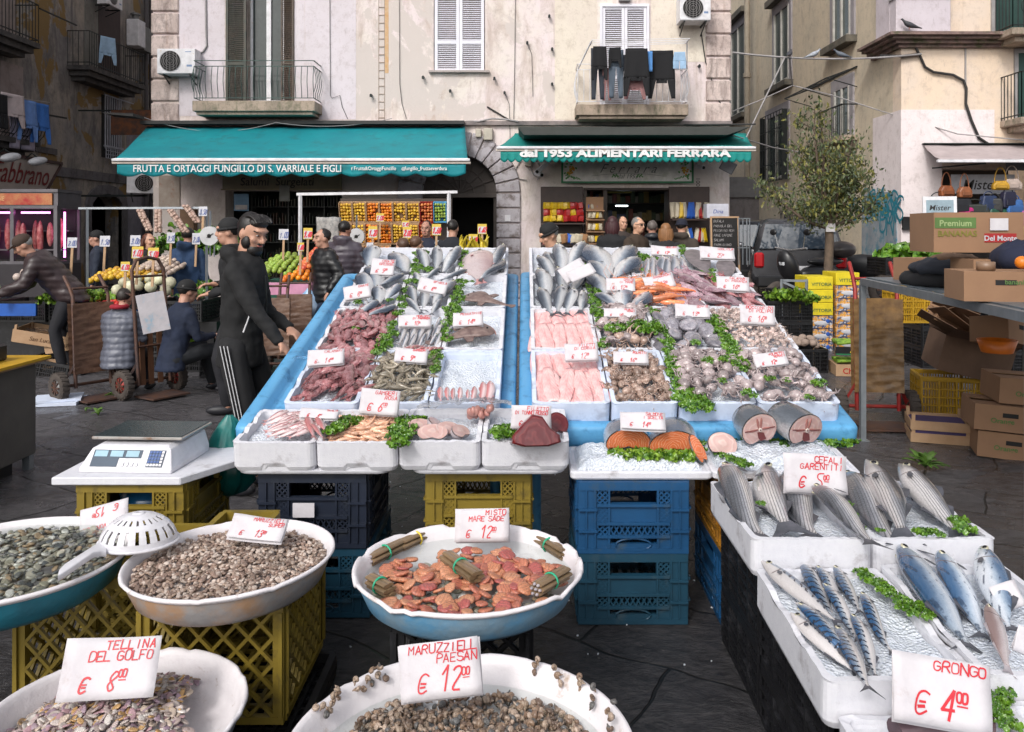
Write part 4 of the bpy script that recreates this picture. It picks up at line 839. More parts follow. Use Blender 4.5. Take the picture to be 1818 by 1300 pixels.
def person(label,px,Y,hd,head_y=None,ht=1.74,lean=0,hands=None,sit=None,top=(.02,.02,.022),bot=(.015,.015,.02),puff=0,hood=0,hair='short',hairc=None,hat=None,hatc=(.012,.012,.013),hturn=0,htilt=0,vox=.022,wide=1.0,beard=0,sleeves=None,stripes=None,glasses=0,group=None,coat=0,sc=1):
 """hd: heading in degrees, 0 faces the camera, 90 faces +x"""
 if head_y is not None:ht=H+(PY-head_y)*Y/F
 s=ht/1.74 if not sit and not lean else 1.0; x=(px-PX)*Y/F; gname=group
 e=empty('person',(x,Y,0),(0,0,R(hd)),label,'person',gname,scale=sc)
 pz=sit if sit else.93*s; pel=Vector((0,0,pz)); L_=R(lean); up=Vector((0,-sin(L_),cos(L_))); fw=Vector((0,-cos(L_),-sin(L_))); C=lambda h:pel+up*h*s
 nk=C(.56); hdp=nk+up*.08*s+fw*.02+Vector((0,-.02,.055*s)); sh=[C(.49)+Vector((q*.185*wide*s,0,0))for q in(-1,1)]
 hands=hands or[(-.27,-.06,pz-.10),(.27,-.06,pz-.10)]; el=[]; wr=[]
 for q,h in zip((-1,1),zip(sh,hands)):a,b=ik(h[0],h[1],.29*s,.26*s,(q*.5,.9,-.3)); el.append(a); wr.append(b)
 feet=[(-.10,-.50,.08),(.10,-.50,.08)]if sit else[(-.10,.03,.08),(.11,-.06,.08)]; hip=[pel+Vector((q*.09,0,-.02))for q in(-1,1)]; kn=[]
 for q,(a,f)in zip((-1,1),zip(hip,feet)):kn.append(ik(a,f,.43*s,.43*s,(q*.15,-1,.4))[0])
 def torso(mb,k,lo=-.08,hi=.54,sc=1.0):
  prof=[(-.10,.165,.115),(0,.17,.125),(.12,.155,.115),(.25,.165,.12),(.38,.19,.125),(.46,.19,.115),(.52,.13,.09),(.56,.07,.07)]
  mb.rings([[C(h)+Vector(((a*wide*s*sc+k)*cos(t_),0,0))+fw*(-(b*s*sc+k)*sin(t_))for t_ in[2*pi*j/18 for j in range(18)]]for h,a,b in prof if lo-.03<=h<=hi+.03])
 Hm=Matrix.Translation(hdp)@Matrix.Rotation(R(hturn),4,'Z')@Matrix.Rotation(R(htilt+lean*.5),4,'X')
 b=MB(); torso(b,-.025,-.1,.6); limb(b,[nk-up*.05,hdp-Vector((0,-.02,.02))],[.06,.055])
 hs=s**.5
 b.ell((0,.012,.03),(.076*hs,.092*hs,.098*hs),18,14,T=Hm); b.ell((0,-.028,-.055),(.056*hs,.058*hs,.062*hs),14,10,T=Hm); b.ell((0,-.084,.045),(.05*hs,.02,.018),10,6,T=Hm)
 b.tube([Hm@Vector(p)for p in((0,-.082,.035),(0,-.102,.0),(0,-.108,-.022),(0,-.088,-.032))],[.009,.012,.016,.010],8)
 for q in(-1,1):b.ell((q*.077*hs,.012,-.005),(.011,.022,.032),8,6,T=Hm); b.ell((q*.040,-.062,-.018),(.024,.022,.02),8,6,T=Hm)
 for i in(0,1):limb(b,[sh[i]+Vector(((1,-1)[i]*.03,0,-.04)),el[i],wr[i]],[.030*s,.034*s,.028*s]); hand_mb(b,wr[i],wr[i]-el[i],1.0,.7,(0,.2,-1)); limb(b,[hip[i],kn[i],feet[i]],[.085*s,.055*s,.04*s])
 body=b.build('body',SKIN,e); remesh(body,min(vox,.013),2)
 f=MB()
 for q in(-1,1):f.ell((q*.030,-.080,.016),(.0115,.008,.0055),10,6,T=Hm); f.ell((q*.030,-.0875,.016),(.006,.004,.006),8,5,1,T=Hm); f.tube([Hm@Vector((q*(.012+.012*k),-.094+.004*k*k,.036+.004*(k%2)))for k in range(4)],.0048,5,1)
 f.build('eyes_and_brows',[mat('eye_white',(.34,.30,.28),.3),HAIRB],e)
 f=MB(); f.ell((0,-.087,-.052),(.022,.008,.007),10,5,T=Hm); f.build('mouth',LIP,e)
 j=MB(); hem=-.14 if not coat else-.36; kk=.010 if not puff else.036
 torso(j,kk,-.08); limb(j,[C(-.06)-up*.0,C(.0)],[.12*s+kk*.4,.13*s])if False else None
 if hem<-.05:j.rings([[C(h)+Vector(((.172*wide*s+kk)*cos(t_),0,0))+Vector((0,1,0))*((.128*s+kk)*sin(t_))for t_ in[2*pi*q/18 for q in range(18)]]for h in(hem,hem/2,.02)])
 for i in(0,1):limb(j,[sh[i]+Vector((-(-1,1)[i]*.02,0,-.02)),el[i],el[i].lerp(wr[i],.94)],[.062*s+kk*.5,.044*s+kk*.5,.032*s+kk*.5])
 j.rings([[nk-up*(.05-h)+Vector((r*cos(t_),r*.95*sin(t_)+.01,0))for t_ in[2*pi*q/16 for q in range(16)]]for h,r in((-.02,.12),(.04,.082),(.075,.075))])
 if hood:
  for t_ in range(9):a=pi*t_/8; j.ell(nk+Vector((.085*cos(a),.05+.075*sin(a),.0+.02*sin(a))),(.042,.045,.045+.012*hood),8,6)
 jm=mat('cloth_%d_%d_%d'%tuple(int(c*500)for c in top),top,.42 if puff else.85,col2=dk(top,.6),ns=4,bump=.25,bs=40)
 jo=j.build('jacket',jm,e); me=remesh(jo,vox,2)
 sd=rnd(0,99)
 for v in me.vertices:
  c=v.co; k=(.011*abs(sin(c.z*pi/.075))if puff else 0)+.009*nz(c.x*7,c.y*7,c.z*9+sd)+.008*nz(c.x*18,c.y*18,c.z*12+sd); k+=.006*abs(nz(c.x*9+c.z*5,c.y*9,c.z*26+sd))+.004*nz(c.x*40,c.y*40,c.z*40); v.co=c+v.normal*k
 if sleeves:
  me.materials.append(mat('slv_%s'%label[:6],sleeves,.8)); seg=[(sh[i].lerp(el[i],.12),el[i],wr[i])for i in(0,1)]
  for p in me.polygons:
   if any(min((p.center-(a.lerp(b_,t_/6))).length for t_ in range(7))<.085 for a,b_,c in seg)or any(min((p.center-(b_.lerp(c,t_/6))).length for t_ in range(7))<.085 for a,b_,c in seg):p.material_index=1
 t=MB(); t.ell(pel+Vector((0,0,-.02)),(.16*wide*s,.125*s,.12*s),14,8)
 for i in(0,1):limb(t,[hip[i],kn[i],Vector(feet[i])+Vector((0,0,.02))],[.095*s,.068*s,.052*s])
 tm=t.build('trousers',mat('trs_%d_%d_%d'%tuple(int(c*500)for c in bot),bot,.85,col2=dk(bot,.6),ns=5,bump=.3,bs=30),e); me=remesh(tm,vox,2)
 for v in me.vertices:v.co+=v.normal*(.010*nz(v.co.x*12,v.co.y*12,v.co.z*7+sd))
 if stripes:
  w=MB()
  for i in(0,1):
   q=-1 if i==0 else 1
   for k in(-1,0,1):
    pts=[hip[i]+Vector((q*.108*s,k*.024,.03)),kn[i]+Vector((q*.072*s,k*.022,0)),Vector(feet[i])+Vector((q*.056*s,k*.018,.04))]; P_=[pts[0].lerp(pts[1],u/6)for u in range(6)]+[pts[1].lerp(pts[2],u/6)for u in range(7)]; w.tube(P_,.0065,5,flat=.5)
  w.build('side_stripes',mat('white_stripe',(.62,.62,.64),.7),e)
 w=MB()
 for f_ in feet:w.ell(Vector(f_)+Vector((0,-.06,-.035)),(.045,.13,.045),12,7)
 w.build('shoes',mat('dark_shoe',(.02,.02,.025),.5),e)
 hm=HAIRB if hairc is None else mat('hair_%d_%d'%(int(hairc[0]*500),int(hairc[1]*500)),hairc,.5,bump=.6,bs=90)
 if hair:
  w=MB(); w.ell((0,.030,.045),(.081*hs,.090*hs,.088*hs),18,12,T=Hm)
  if hair=='slick':w.ell((0,-.03,.085),(.062,.056,.038),14,8,T=Hm); w.ell((0,.05,.0),(.07,.06,.08),12,8,T=Hm); [w.tube([Hm@Vector((q_*.014,-.078+.02*k,.088+.034*sin(k*.45+.2)))for k in range(7)],.009,5)for q_ in range(-4,5)]
  if hair=='long':
   for k in range(12):a=pi*k/11; w.tube([Hm@Vector((.075*cos(a),.02+.07*sin(a),.04)),Hm@Vector((.092*cos(a),.03+.08*sin(a),-.06)),Hm@Vector((.085*cos(a),.04+.07*sin(a),-.16+rnd(-.02,.02)))],[.03,.032,.012],7)
  ho=w.build('hair',hm,e); sd2=rnd(0,50)
  for v in ho.data.vertices:c=v.co; c+=(c-hdp).normalized()*(.010*nz(c.x*28,c.y*28,c.z*22+sd2)+.006*nz(c.x*70,c.y*70,c.z*40))
 if beard:
  w=MB(); w.ell((0,-.042,-.088),(.056,.052,.052),14,9,T=Hm); [w.ell((q*.056,-.018,-.045),(.024,.038,.045),8,6,T=Hm)for q in(-1,1)]; w.ell((0,-.088,-.038),(.028,.010,.007),8,5,T=Hm); w.build('beard',HAIRB,e)
 if hat:
  w=MB(); w.ell((0,.018,.058),(.088*hs,.102*hs,.084*hs),18,10,T=Hm)
  if hat=='cap':w.ell((0,-.10,.05),(.066,.055,.011),14,5,T=Hm,rot=(R(12),0,0))
  else:w.tube([Hm@Vector((.090*cos(a),.016+.100*sin(a),.036+.01*sin(a)))for a in[2*pi*k/20 for k in range(21)]],.014,6)
  w.build('cap' if hat=='cap' else 'beanie',mat('hat_%d_%d'%(int(hatc[0]*900),int(hatc[2]*900)),hatc,.85,bump=.3,bs=60),e)
 if glasses:w=MB(); [w.ell((q*.032,-.096,.015),(.024,.006,.016),10,5,T=Hm)for q in(-1,1)]; w.tube([Hm@Vector(p)for p in((-.08,0,.02),(-.05,-.09,.02),(.05,-.09,.02),(.08,0,.02))],.004,4); w.build('sunglasses',DARK,e)
 return e
GP='shoppers at the grocery door'
m=person('bearded man in black zipped hoodie and three striped track trousers reaching over the blue table',427,5.1,80,374,lean=4,wide=.80,hands=[(-.15,-.46,.80),(.10,-.28,1.02)],hair='slick',beard=1,hood=1,stripes=1,hturn=-22,htilt=16,vox=.014,top=(.010,.010,.011),bot=(.011,.011,.013))
w=MB(); w.tube([(-.145,-.10,1.02),(-.13,-.125,1.10),(-.115,-.14,1.18)],.005,5); w.build('pocket_zip',WHITEM,m)
w=MB(); w.tube([(.0,-.175,1.0),(.0,-.18,1.2),(.0,-.17,1.36)],.005,5); w.build('front_zip',IRON,m)
person('man in black beanie behind the bearded man, looking towards the vegetable stall',420,7.3,-78,391,lean=3,wide=.85,hands=[(-.14,-.22,1.15),(.10,-.22,1.08)],hat='beanie',top=(.012,.012,.014),vox=.016)
person('man in blue hooded anorak seen from behind among the vegetables',333,10.9,172,406,top=(.022,.055,.13),bot=(.012,.016,.03),hood=1,coat=1,wide=1.1)
person('old man in brown quilted jacket and flat cap bending over the vegetables',122,9.3,-62,None,lean=40,hands=[(-.18,-.62,.92),(.15,-.66,.95)],top=(.05,.032,.034),bot=(.015,.015,.02),puff=1,hat='cap',hatc=(.06,.035,.025),hairc=(.35,.34,.33),htilt=12,wide=1.15)
person('man in dark cap and jacket behind the price signs of the vegetable stall',175,12.2,-70,412,top=(.018,.025,.045),hat='cap')
person('woman with auburn hair behind the vegetable stall',262,11.8,60,417,hair='long',hairc=(.10,.03,.015),top=(.012,.012,.013))
person('seated boy in grey quilted vest with red collar, seen from behind',212,7.9,178,sc=.80,sit=.52,top=(.13,.14,.18),bot=(.02,.02,.03),puff=1,hands=[(-.14,-.30,.62),(.14,-.30,.62)],hairc=(.03,.022,.018),lean=8,vox=.016)
w=MB(); w.tube([(.085*cos(a),.0+.085*sin(a),1.12+.0)for a in[2*pi*k/16 for k in range(17)]],.028,7); w.build('red_collar',mat('red_fleece',(.32,.015,.03),.9),bpy.context.scene.collection.objects[[o.name for o in COL.objects if o.name.startswith('person')and o.type=='EMPTY'][-1]])
n_=person('seated man in navy tracksuit top and black beanie, seen from behind',306,7.9,140,sc=.92,sit=.44,top=(.010,.018,.045),bot=(.012,.014,.018),hands=[(-.12,-.40,.64),(.12,-.42,.62)],hat='beanie',lean=12,vox=.016)
w=MB(); textmb(w,'OSS',.15,Matrix.Translation((.0,.232,.80))@Euler((R(68),0,R(180))).to_matrix().to_4x4(),0,.002,.03,.3); w.build('yellow_lettering',mat('yellow_print',(.60,.42,.04),.6),n_)
w=MB(); w.tube([(.19,-.06,.53),(.20,-.2,.57),(.19,-.40,.57)],.03,7,flat=.6); w.build('neon_stripe',mat('neon_green',(.38,.68,.02),.6),n_)
person('woman in glossy black puffer jacket holding a white carrier bag',577,10.0,-55,409,top=(.010,.010,.012),bot=(.03,.05,.10),puff=1,hair='short',coat=0,hands=[(-.26,-.12,.86),(.26,-.05,.9)])
person('person in mauve quilted coat with hood seen from behind, beside the black puffer jacket',611,10.7,170,394,top=(.085,.07,.09),bot=(.02,.02,.03),puff=1,hood=1,coat=1)
person('fruit seller in white and navy bodywarmer behind the orange rack signs',758,12.4,-10,394,top=(.02,.025,.05),sleeves=(.42,.42,.42))
person('man in dark navy coat seen from behind near the arched door',803,11.6,165,392,top=(.014,.016,.024),coat=1)
person('woman with brown hair bending towards the fruit counter',737,10.4,150,422,lean=0,hairc=(.12,.06,.035),top=(.22,.17,.14),hood=1)
person('stooping person with pale scarf behind the farthest fish',716,10.2,-140,426,hairc=(.10,.05,.03),top=(.45,.38,.36))
person('grey moustached man in black cap reading behind the sea bass',981,8.3,-70,400,hat='beanie',top=(.012,.014,.02),htilt=22,hairc=(.3,.3,.3))
person('woman with burgundy hair seen from behind at the grocery',1087,12.6,160,385,hair='long',hairc=(.05,.012,.015),top=(.012,.012,.014),group=GP)
person('young man facing out between two shoppers inside the grocery',1104,14.5,20,385,top=(.05,.035,.03),group=GP)
person('grey haired man in brown coat and sunglasses',1130,12.1,40,387,hairc=(.20,.19,.18),top=(.055,.035,.022),glasses=1,group=GP,vox=.018)
person('balding man in black puffer jacket turned to the grocery',1158,12.8,175,393,hairc=(.12,.10,.09),top=(.014,.016,.022),puff=1,hood=1,group=GP)
person('woman with blond hair at the grocery door',1182,12.2,170,398,hair='long',hairc=(.28,.13,.05),top=(.02,.02,.022),group=GP)
person('person in navy beanie and brown hooded parka at the grocery',1210,12.5,155,390,hat='beanie',hatc=(.012,.014,.03),top=(.06,.045,.035),hood=1,group=GP,wide=1.1)
# --- styrofoam boxes, blue trays, ice
STYRO=mat('styrofoam',(.68,.68,.715),.75,col2=(.58,.58,.63),ns=30,con=.5,dirt=(.36,.34,.36),ds=9,dth=.62,bump=.35,bs=160)
STYROB=mat('styrofoam_bluish',(.62,.68,.80),.7,col2=(.54,.60,.73),ns=20,dirt=(.40,.42,.50),ds=5,dth=.62,bump=.3,bs=160)
BLUEP=mat('blue_tray_plastic',(.12,.38,.64),.45,col2=(.09,.31,.55),ns=4,dirt=(.035,.16,.32),ds=9,dth=.58,bump=.35,bs=45)
t=NT('crushed_ice'); n1=t.vor(95,'F1','Distance'); n2=t.noise(30,6,.7)
ICE=t.out(t.mix(t.ramp(n2,[(.35,0),(.7,1)]),(.58,.63,.71),(.76,.79,.84)),.28,bump=t.bump(t.math('ADD',n1,n2),1,.008),Subsurface_Weight=.15,Subsurface_Radius=(.01,.01,.012)); MATS['ice']=ICE
def rring(w,d,r,z,nf=20,ns=14,zf=None):
 """points of a rounded rectangle 0..w x 0..d"""
 pts=[]
 def seg(a,b,n):
  for i in range(n):pts.append((lerp(a[0],b[0],i/n),lerp(a[1],b[1],i/n)))
 def arc(cx,cy,a0):
  for i in range(4):a=a0+pi/2*i/4; pts.append((cx+r*cos(a),cy+r*sin(a)))
 seg((r,0),(w-r,0),nf); arc(w-r,r,-pi/2); seg((w,r),(w,d-r),ns); arc(w-r,d-r,0); seg((w-r,d),(r,d),nf); arc(r,d-r,pi/2); seg((0,d-r),(0,r),ns); arc(r,r,pi)
 return[Vector((x,y,z+(zf(i/len(pts),x,y)if zf else 0)))for i,(x,y)in enumerate(pts)]
def frame_at(p00,p10,p01):
 """matrix with origin p00, x towards p10, y towards p01"""
 p00,p10,p01=map(Vector,(p00,p10,p01)); x=(p10-p00).normalized(); z=x.cross(p01-p00).normalized(); y=z.cross(x)
 return Matrix(((x.x,y.x,z.x,p00.x),(x.y,y.y,z.y,p00.y),(x.z,y.z,z.z,p00.z),(0,0,0,1)))
def styro_box(T,w,d,h,label,group,m=None,ice=.06,notch=True,th=.02,chips=.004,icem=None,slot=True):
 sd=random.random()*50
 def rim(i,x,y):
  z=chips*nz(x*30,y*30,sd)+chips*.6*nz(x*90,y*90,sd)
  if notch and(x<.01 or x>w-.01)and.30<y/d<.42:z-=.012
  if notch and(x<.01 or x>w-.01)and.58<y/d<.70:z-=.012
  return z
 def foot(i,x,y):return.016 if slot and(y<.005 or y>d-.005)and.36<x/w<.64 else 0
 def ins(k,z,zf=None,r=.03):return[Vector((p.x+k,p.y+k,p.z))for p in rring(w-2*k,d-2*k,r,z,zf=zf)]
 mb=MB(); o1=rring(w,d,.022,h,zf=rim)
 mb.rings([ins(.008,0,foot),ins(.003,.012,foot),ins(.0,.02,foot),ins(0,h-.008),[p for p in o1],[Vector((lerp(p.x,w/2,2*th/w),lerp(p.y,d/2,2*th/d),p.z))for p in o1],ins(th+.001,h-.012,r=.02),ins(th+.003,h-.02,r=.02),ins(th+.004,.022,r=.02)],smooth=False)
 o=mb.build('styrofoam_box',m or STYRO); o.matrix_world=T; tag(o,label,'fish box',group)
 if ice:
  k=th+.004
  g_=MB(); g_.grid(22,26,lambda u,v:(lerp(k,w-k,u),lerp(k,d-k,v),ice+.010*nz(u*w*14,v*d*14,sd)+.012*nz(u*5,v*5,sd+4)))
  i=g_.build('crushed_ice',icem or ICE); i.matrix_world=T; tag(i,'crushed ice in the '+label,'ice',kind='stuff')
 return o
def tray(x0,x1,ya,yb,label):
 za=.745; sl=.258; th=.11; lip=.075; dp=.05
 e=empty('market_table',(x0,ya,za),(math.atan(sl),0,0),label,'market table','blue tilted market tables'); L_=(yb-ya)*math.sqrt(1+sl*sl); w=x1-x0
 def ins(k,z,r):return[Vector((p.x+k,p.y+k,p.z))for p in rring(w-2*k,L_-2*k,r,z)]
 mb=MB(); mb.rings([ins(.012,-th,.03),ins(.0,-th+.015,.04),ins(0,-.02,.04),ins(.006,-.006,.04),ins(.02,0,.04),ins(lip-.015,0,.05),ins(lip,-.01,.05),ins(lip+.012,-dp+.01,.05),ins(lip+.03,-dp,.05)])
 mb.build('tray',BLUEP,e)
 return e
tl=tray(-1.335,-.04,3.69,5.96,'light blue tilted table beside the man, with the bream and squid boxes'); tr=tray(-.025,1.545,3.69,6.0,'light blue tilted table on the side of the grocery, with the salmon and cuttlefish boxes')
for e,xs in((tl,(.12,1.2)),(tr,(.08,1.45))):
 for x in xs:
  for y in(.22,2.15):
   p=Matrix.Rotation(math.atan(.258),4,'X')@Vector((x,y,-.1)); mb=MB(); Mi=Matrix.Rotation(-math.atan(.258),4,'X')
   mb.cyl(p,p+Vector((0,0,-(e.location.z+p.z)+.0)),.03,12); mb.v=[tuple(Mi@Vector(v))for v in mb.v]; mb.build('leg',BLUEP,e)
YR=[3.763,4.327,4.89,5.456,6.02]
XLB=[-1.12,-.765,-.445,-.11]; XRB=[.035,.405,.722,1.085,1.475]
names_l={(0,0):'box of squid nearest the mullet row',(1,0):'box of grey prawns',(2,0):'nearly empty iced box in the near row',(0,1):'box of squid behind the CALAMARI card',(1,1):'box of small silver hake',(2,1):'iced box with the nearer monkfish',(0,2):'box of sea bream nearer the squid',(1,2):'box of sea bass behind the hake',(2,2):'iced box with the farther monkfish',(0,3):'box of sea bream at the top corner by the man',(1,3):'box of sea bass at the top of the table',(2,3):'box with the pink flatfish at the top'}
for i in range(3):
 for j in range(4):
  a,b=XLB[i]+.004,XLB[i+1]-.004; y0,y1=YR[j],YR[j+1]-.006
  T=frame_at((a,y0,RIM(y0)-.12),(b,y0,RIM(y0)-.12),(a,y1,RIM(y1)-.12))
  styro_box(T,b-a,(Vector((0,y1,RIM(y1)))-Vector((0,y0,RIM(y0)))).length,.12,names_l[(i,j)],'white fish boxes on the blue tables',STYROB if j==0 else None,ice=.075)
fill=[['box of pink fillets nearest the salmon','box of pink fillets behind the CERNIA card','box of sea bass tipped behind the pink fillets','box of sea bass at the top of the grocery side table'],['box of brown baby octopus','box of octopus under green weed','box of sea bream behind the octopus','box of sea bream at the top of the grocery side table'],['box of pale octopus nearest the steaks','box of grey cuttlefish','box of orange prawns','box of small fish under the MERLUZZI card'],['box of pale octopus at the near corner','box of tiny octopus','box of squid behind the tiny octopus','box with two grey soles']]
for i in range(4):
 for j in range(4):
  a,b=XRB[i]+.004,XRB[i+1]-.004; y0,y1=YR[j],YR[j+1]-.006
  T=frame_at((a,y0,RIM(y0)-.12),(b,y0,RIM(y0)-.12),(a,y1,RIM(y1)-.12))
  styro_box(T,b-a,(Vector((0,y1,RIM(y1)))-Vector((0,y0,RIM(y0)))).length,.12,fill[i][j],'white fish boxes on the blue tables',STYROB if j==0 else None,ice=.072)
YF,YB_=3.36,3.745
XF=[(413-PX)/425,(561-PX)/425,(707-PX)/425,(854-PX)/425,(1011-PX)/425]
for i,lb in enumerate(('low front box of pink red mullet','low front box of orange shrimps','low front box of pale fish steaks','low front box with the red tuna')):
 a,b=XF[i]+.002,XF[i+1]-.002; dz=-.004 if i<2 else 0
 T=frame_at((a,YF,.645+dz),(b,YF,.645+dz),(a,YB_,.70+dz)); styro_box(T,b-a,.388,.125,lb,'low front row of white fish boxes',ice=.085)
for a,b,lb in((413,690,'thin white foam lid under the mullet and shrimp boxes'),(725,1000,'thin white foam lid under the steak and tuna boxes')):
 w_=(b-a)/425; T=frame_at(((a-PX)/425+.01,YF+.01,.622),((b-PX)/425,YF+.01,.622),((a-PX)/425+.01,YB_,.66)); mb=MB(); mb.rings([[p+Vector((k,k,z))for p in rring(w_-2*k,.38-2*k,.06,0)]for k,z in((.03,0),(.0,.006),(0,.02))]); o=mb.build('foam_sheet',STYRO); o.matrix_world=T; tag(o,lb,'foam lid')
def ice_board(x0,x1,y0,y1,zt,label,h=.035,slope=.0,icek=1):
 T=frame_at((x0,y0,zt-h),(x1,y0,zt-h),(x0,y1,zt-h+slope)); w,d=x1-x0,math.hypot(y1-y0,slope); sd=rnd(0,9)
 def ins(k,z):return[Vector((p.x+k,p.y+k,z))for p in rring(w-2*k,d-2*k,.02,0)]
 mb=MB(); mb.rings([ins(.006,0),ins(0,.008),ins(0,h-.006),ins(.006,h),ins(.016,h),ins(.02,h-.012)],smooth=False); o=mb.build('foam_board',STYRO); o.matrix_world=T; tag(o,label,'foam board')
 g_=MB()
 def ic(u,v):
  e_=min(1,min(u,1-u,v,1-v)*9); return(lerp(.03,w-.03,u),lerp(.03,d-.03,v),h-.013+e_**.6*(.045+.02*nz(u*w*9,v*d*9,sd)+.010*nz(u*w*40,v*d*40,sd))*icek)
 g_.grid(50,34,ic); i=g_.build('crushed_ice',ICE); i.matrix_world=T; tag(i,'heap of crushed ice on the '+label,'ice',kind='stuff')
ice_board((1013-PX)/425,(1262-PX)/420,3.37,3.70,.637,'white foam board carrying the salmon halves',slope=.02)
ice_board((1266-PX)/425,(1530-PX)/425,3.37,3.72,.637,'white foam board carrying the big grey fish steaks',slope=.04)
# --- fish
def m_fish(name,back,mid,belly,zh,stripes=None,metal=.16,rough=.26,dots=0,edge=.35):
 t=NT(name); x,y,z=t.sep(); zn=t.math('MULTIPLY_ADD',z,.5/zh); t.n[-1].inputs[2].default_value=.5
 n=t.noise(9,5,.6); zz=t.math('ADD',zn,t.math('MULTIPLY',t.math('SUBTRACT',n,.5),.22))
 c=t.ramp(zz,[(.05,belly),(.50,belly),(.64,mid),(.76,tuple(lerp(a,b,.75)for a,b in zip(mid,back))),(.88,back)])
 if stripes=='long':
  s=t.math('SINE',t.math('MULTIPLY',t.math('ADD',z,t.math('MULTIPLY',t.noise(5,2),.012)),40/zh)); f=t.math('MULTIPLY',t.ramp(s,[(.35,0),(.75,.75)]),t.ramp(x,[(.2,0),(.27,1)])); f=t.math('MULTIPLY',f,t.ramp(zn,[(.16,0),(.34,1)])); c=t.mix(f,c,dk(back,.6)); c=t.mix(t.ramp(x,[(.14,.55),(.24,0)]),c,(.13,.115,.11))
 if stripes=='mackerel':
  q=t.math('ADD',t.math('MULTIPLY',x,95),t.math('MULTIPLY',t.noise(16,3),9)); q=t.math('ADD',q,t.math('MULTIPLY',z,82)); s=t.math('SINE',q)
  f=t.math('MULTIPLY',t.ramp(s,[(.45,0),(.6,1)]),t.ramp(zn,[(.50,0),(.57,1)])); f=t.math('MULTIPLY',f,t.ramp(x,[(.20,0),(.26,1)])); c=t.mix(f,c,(.006,.012,.03))
 if stripes=='bonito':
  s=t.math('SINE',t.math('ADD',t.math('MULTIPLY',z,120),t.math('MULTIPLY',x,30))); f=t.math('MULTIPLY',t.ramp(s,[(.55,0),(.75,1)]),t.ramp(t.noise(14,4),[(.5,0),(.6,.8)])); c=t.mix(f,c,(.02,.04,.08))
 if dots:c=t.mix(t.math('MULTIPLY',t.ramp(t.noise(38,4,.7),[(.58,0),(.66,1)]),dots),c,dk(back,.5))
 v=t.vor(80,'F1','Distance',t.map((1,1,1.7))); c=t.mix(t.math('MULTIPLY',t.ramp(v,[(.25,0),(.65,1)]),edge*.6),c,dk(back,.8))
 gl=t.math('ABSOLUTE',t.math('SUBTRACT',t.math('SUBTRACT',x,.235),t.math('MULTIPLY',t.math('POWER',t.math('MULTIPLY',z,1/zh),2.0),-.05)))
 c=t.mix(t.math('MULTIPLY',t.ramp(gl,[(.002,1),(.010,0)]),t.ramp(t.math('ABSOLUTE',zn),[(.12,0),(.2,.8)])),c,(.10,.06,.06))
 q=t.node('ShaderNodeHueSaturation'); t.set(q,'Value',t.math('ADD',t.math('MULTIPLY',t.rand(),.3),.85)); t.l.new(c,q.inputs['Color'])
 MATS[name]=t.out(q.outputs[0],rough,metal,t.bump(t.math('ADD',v,t.noise(30,3)),.35,.004),Coat_Weight=.9,Coat_Roughness=.07)
 return t.mat
EYEW=mat('fish_eye_ring',(.62,.58,.42),.15,.3); EYEB=mat('fish_pupil',(.01,.01,.012),.08)
FINM={}
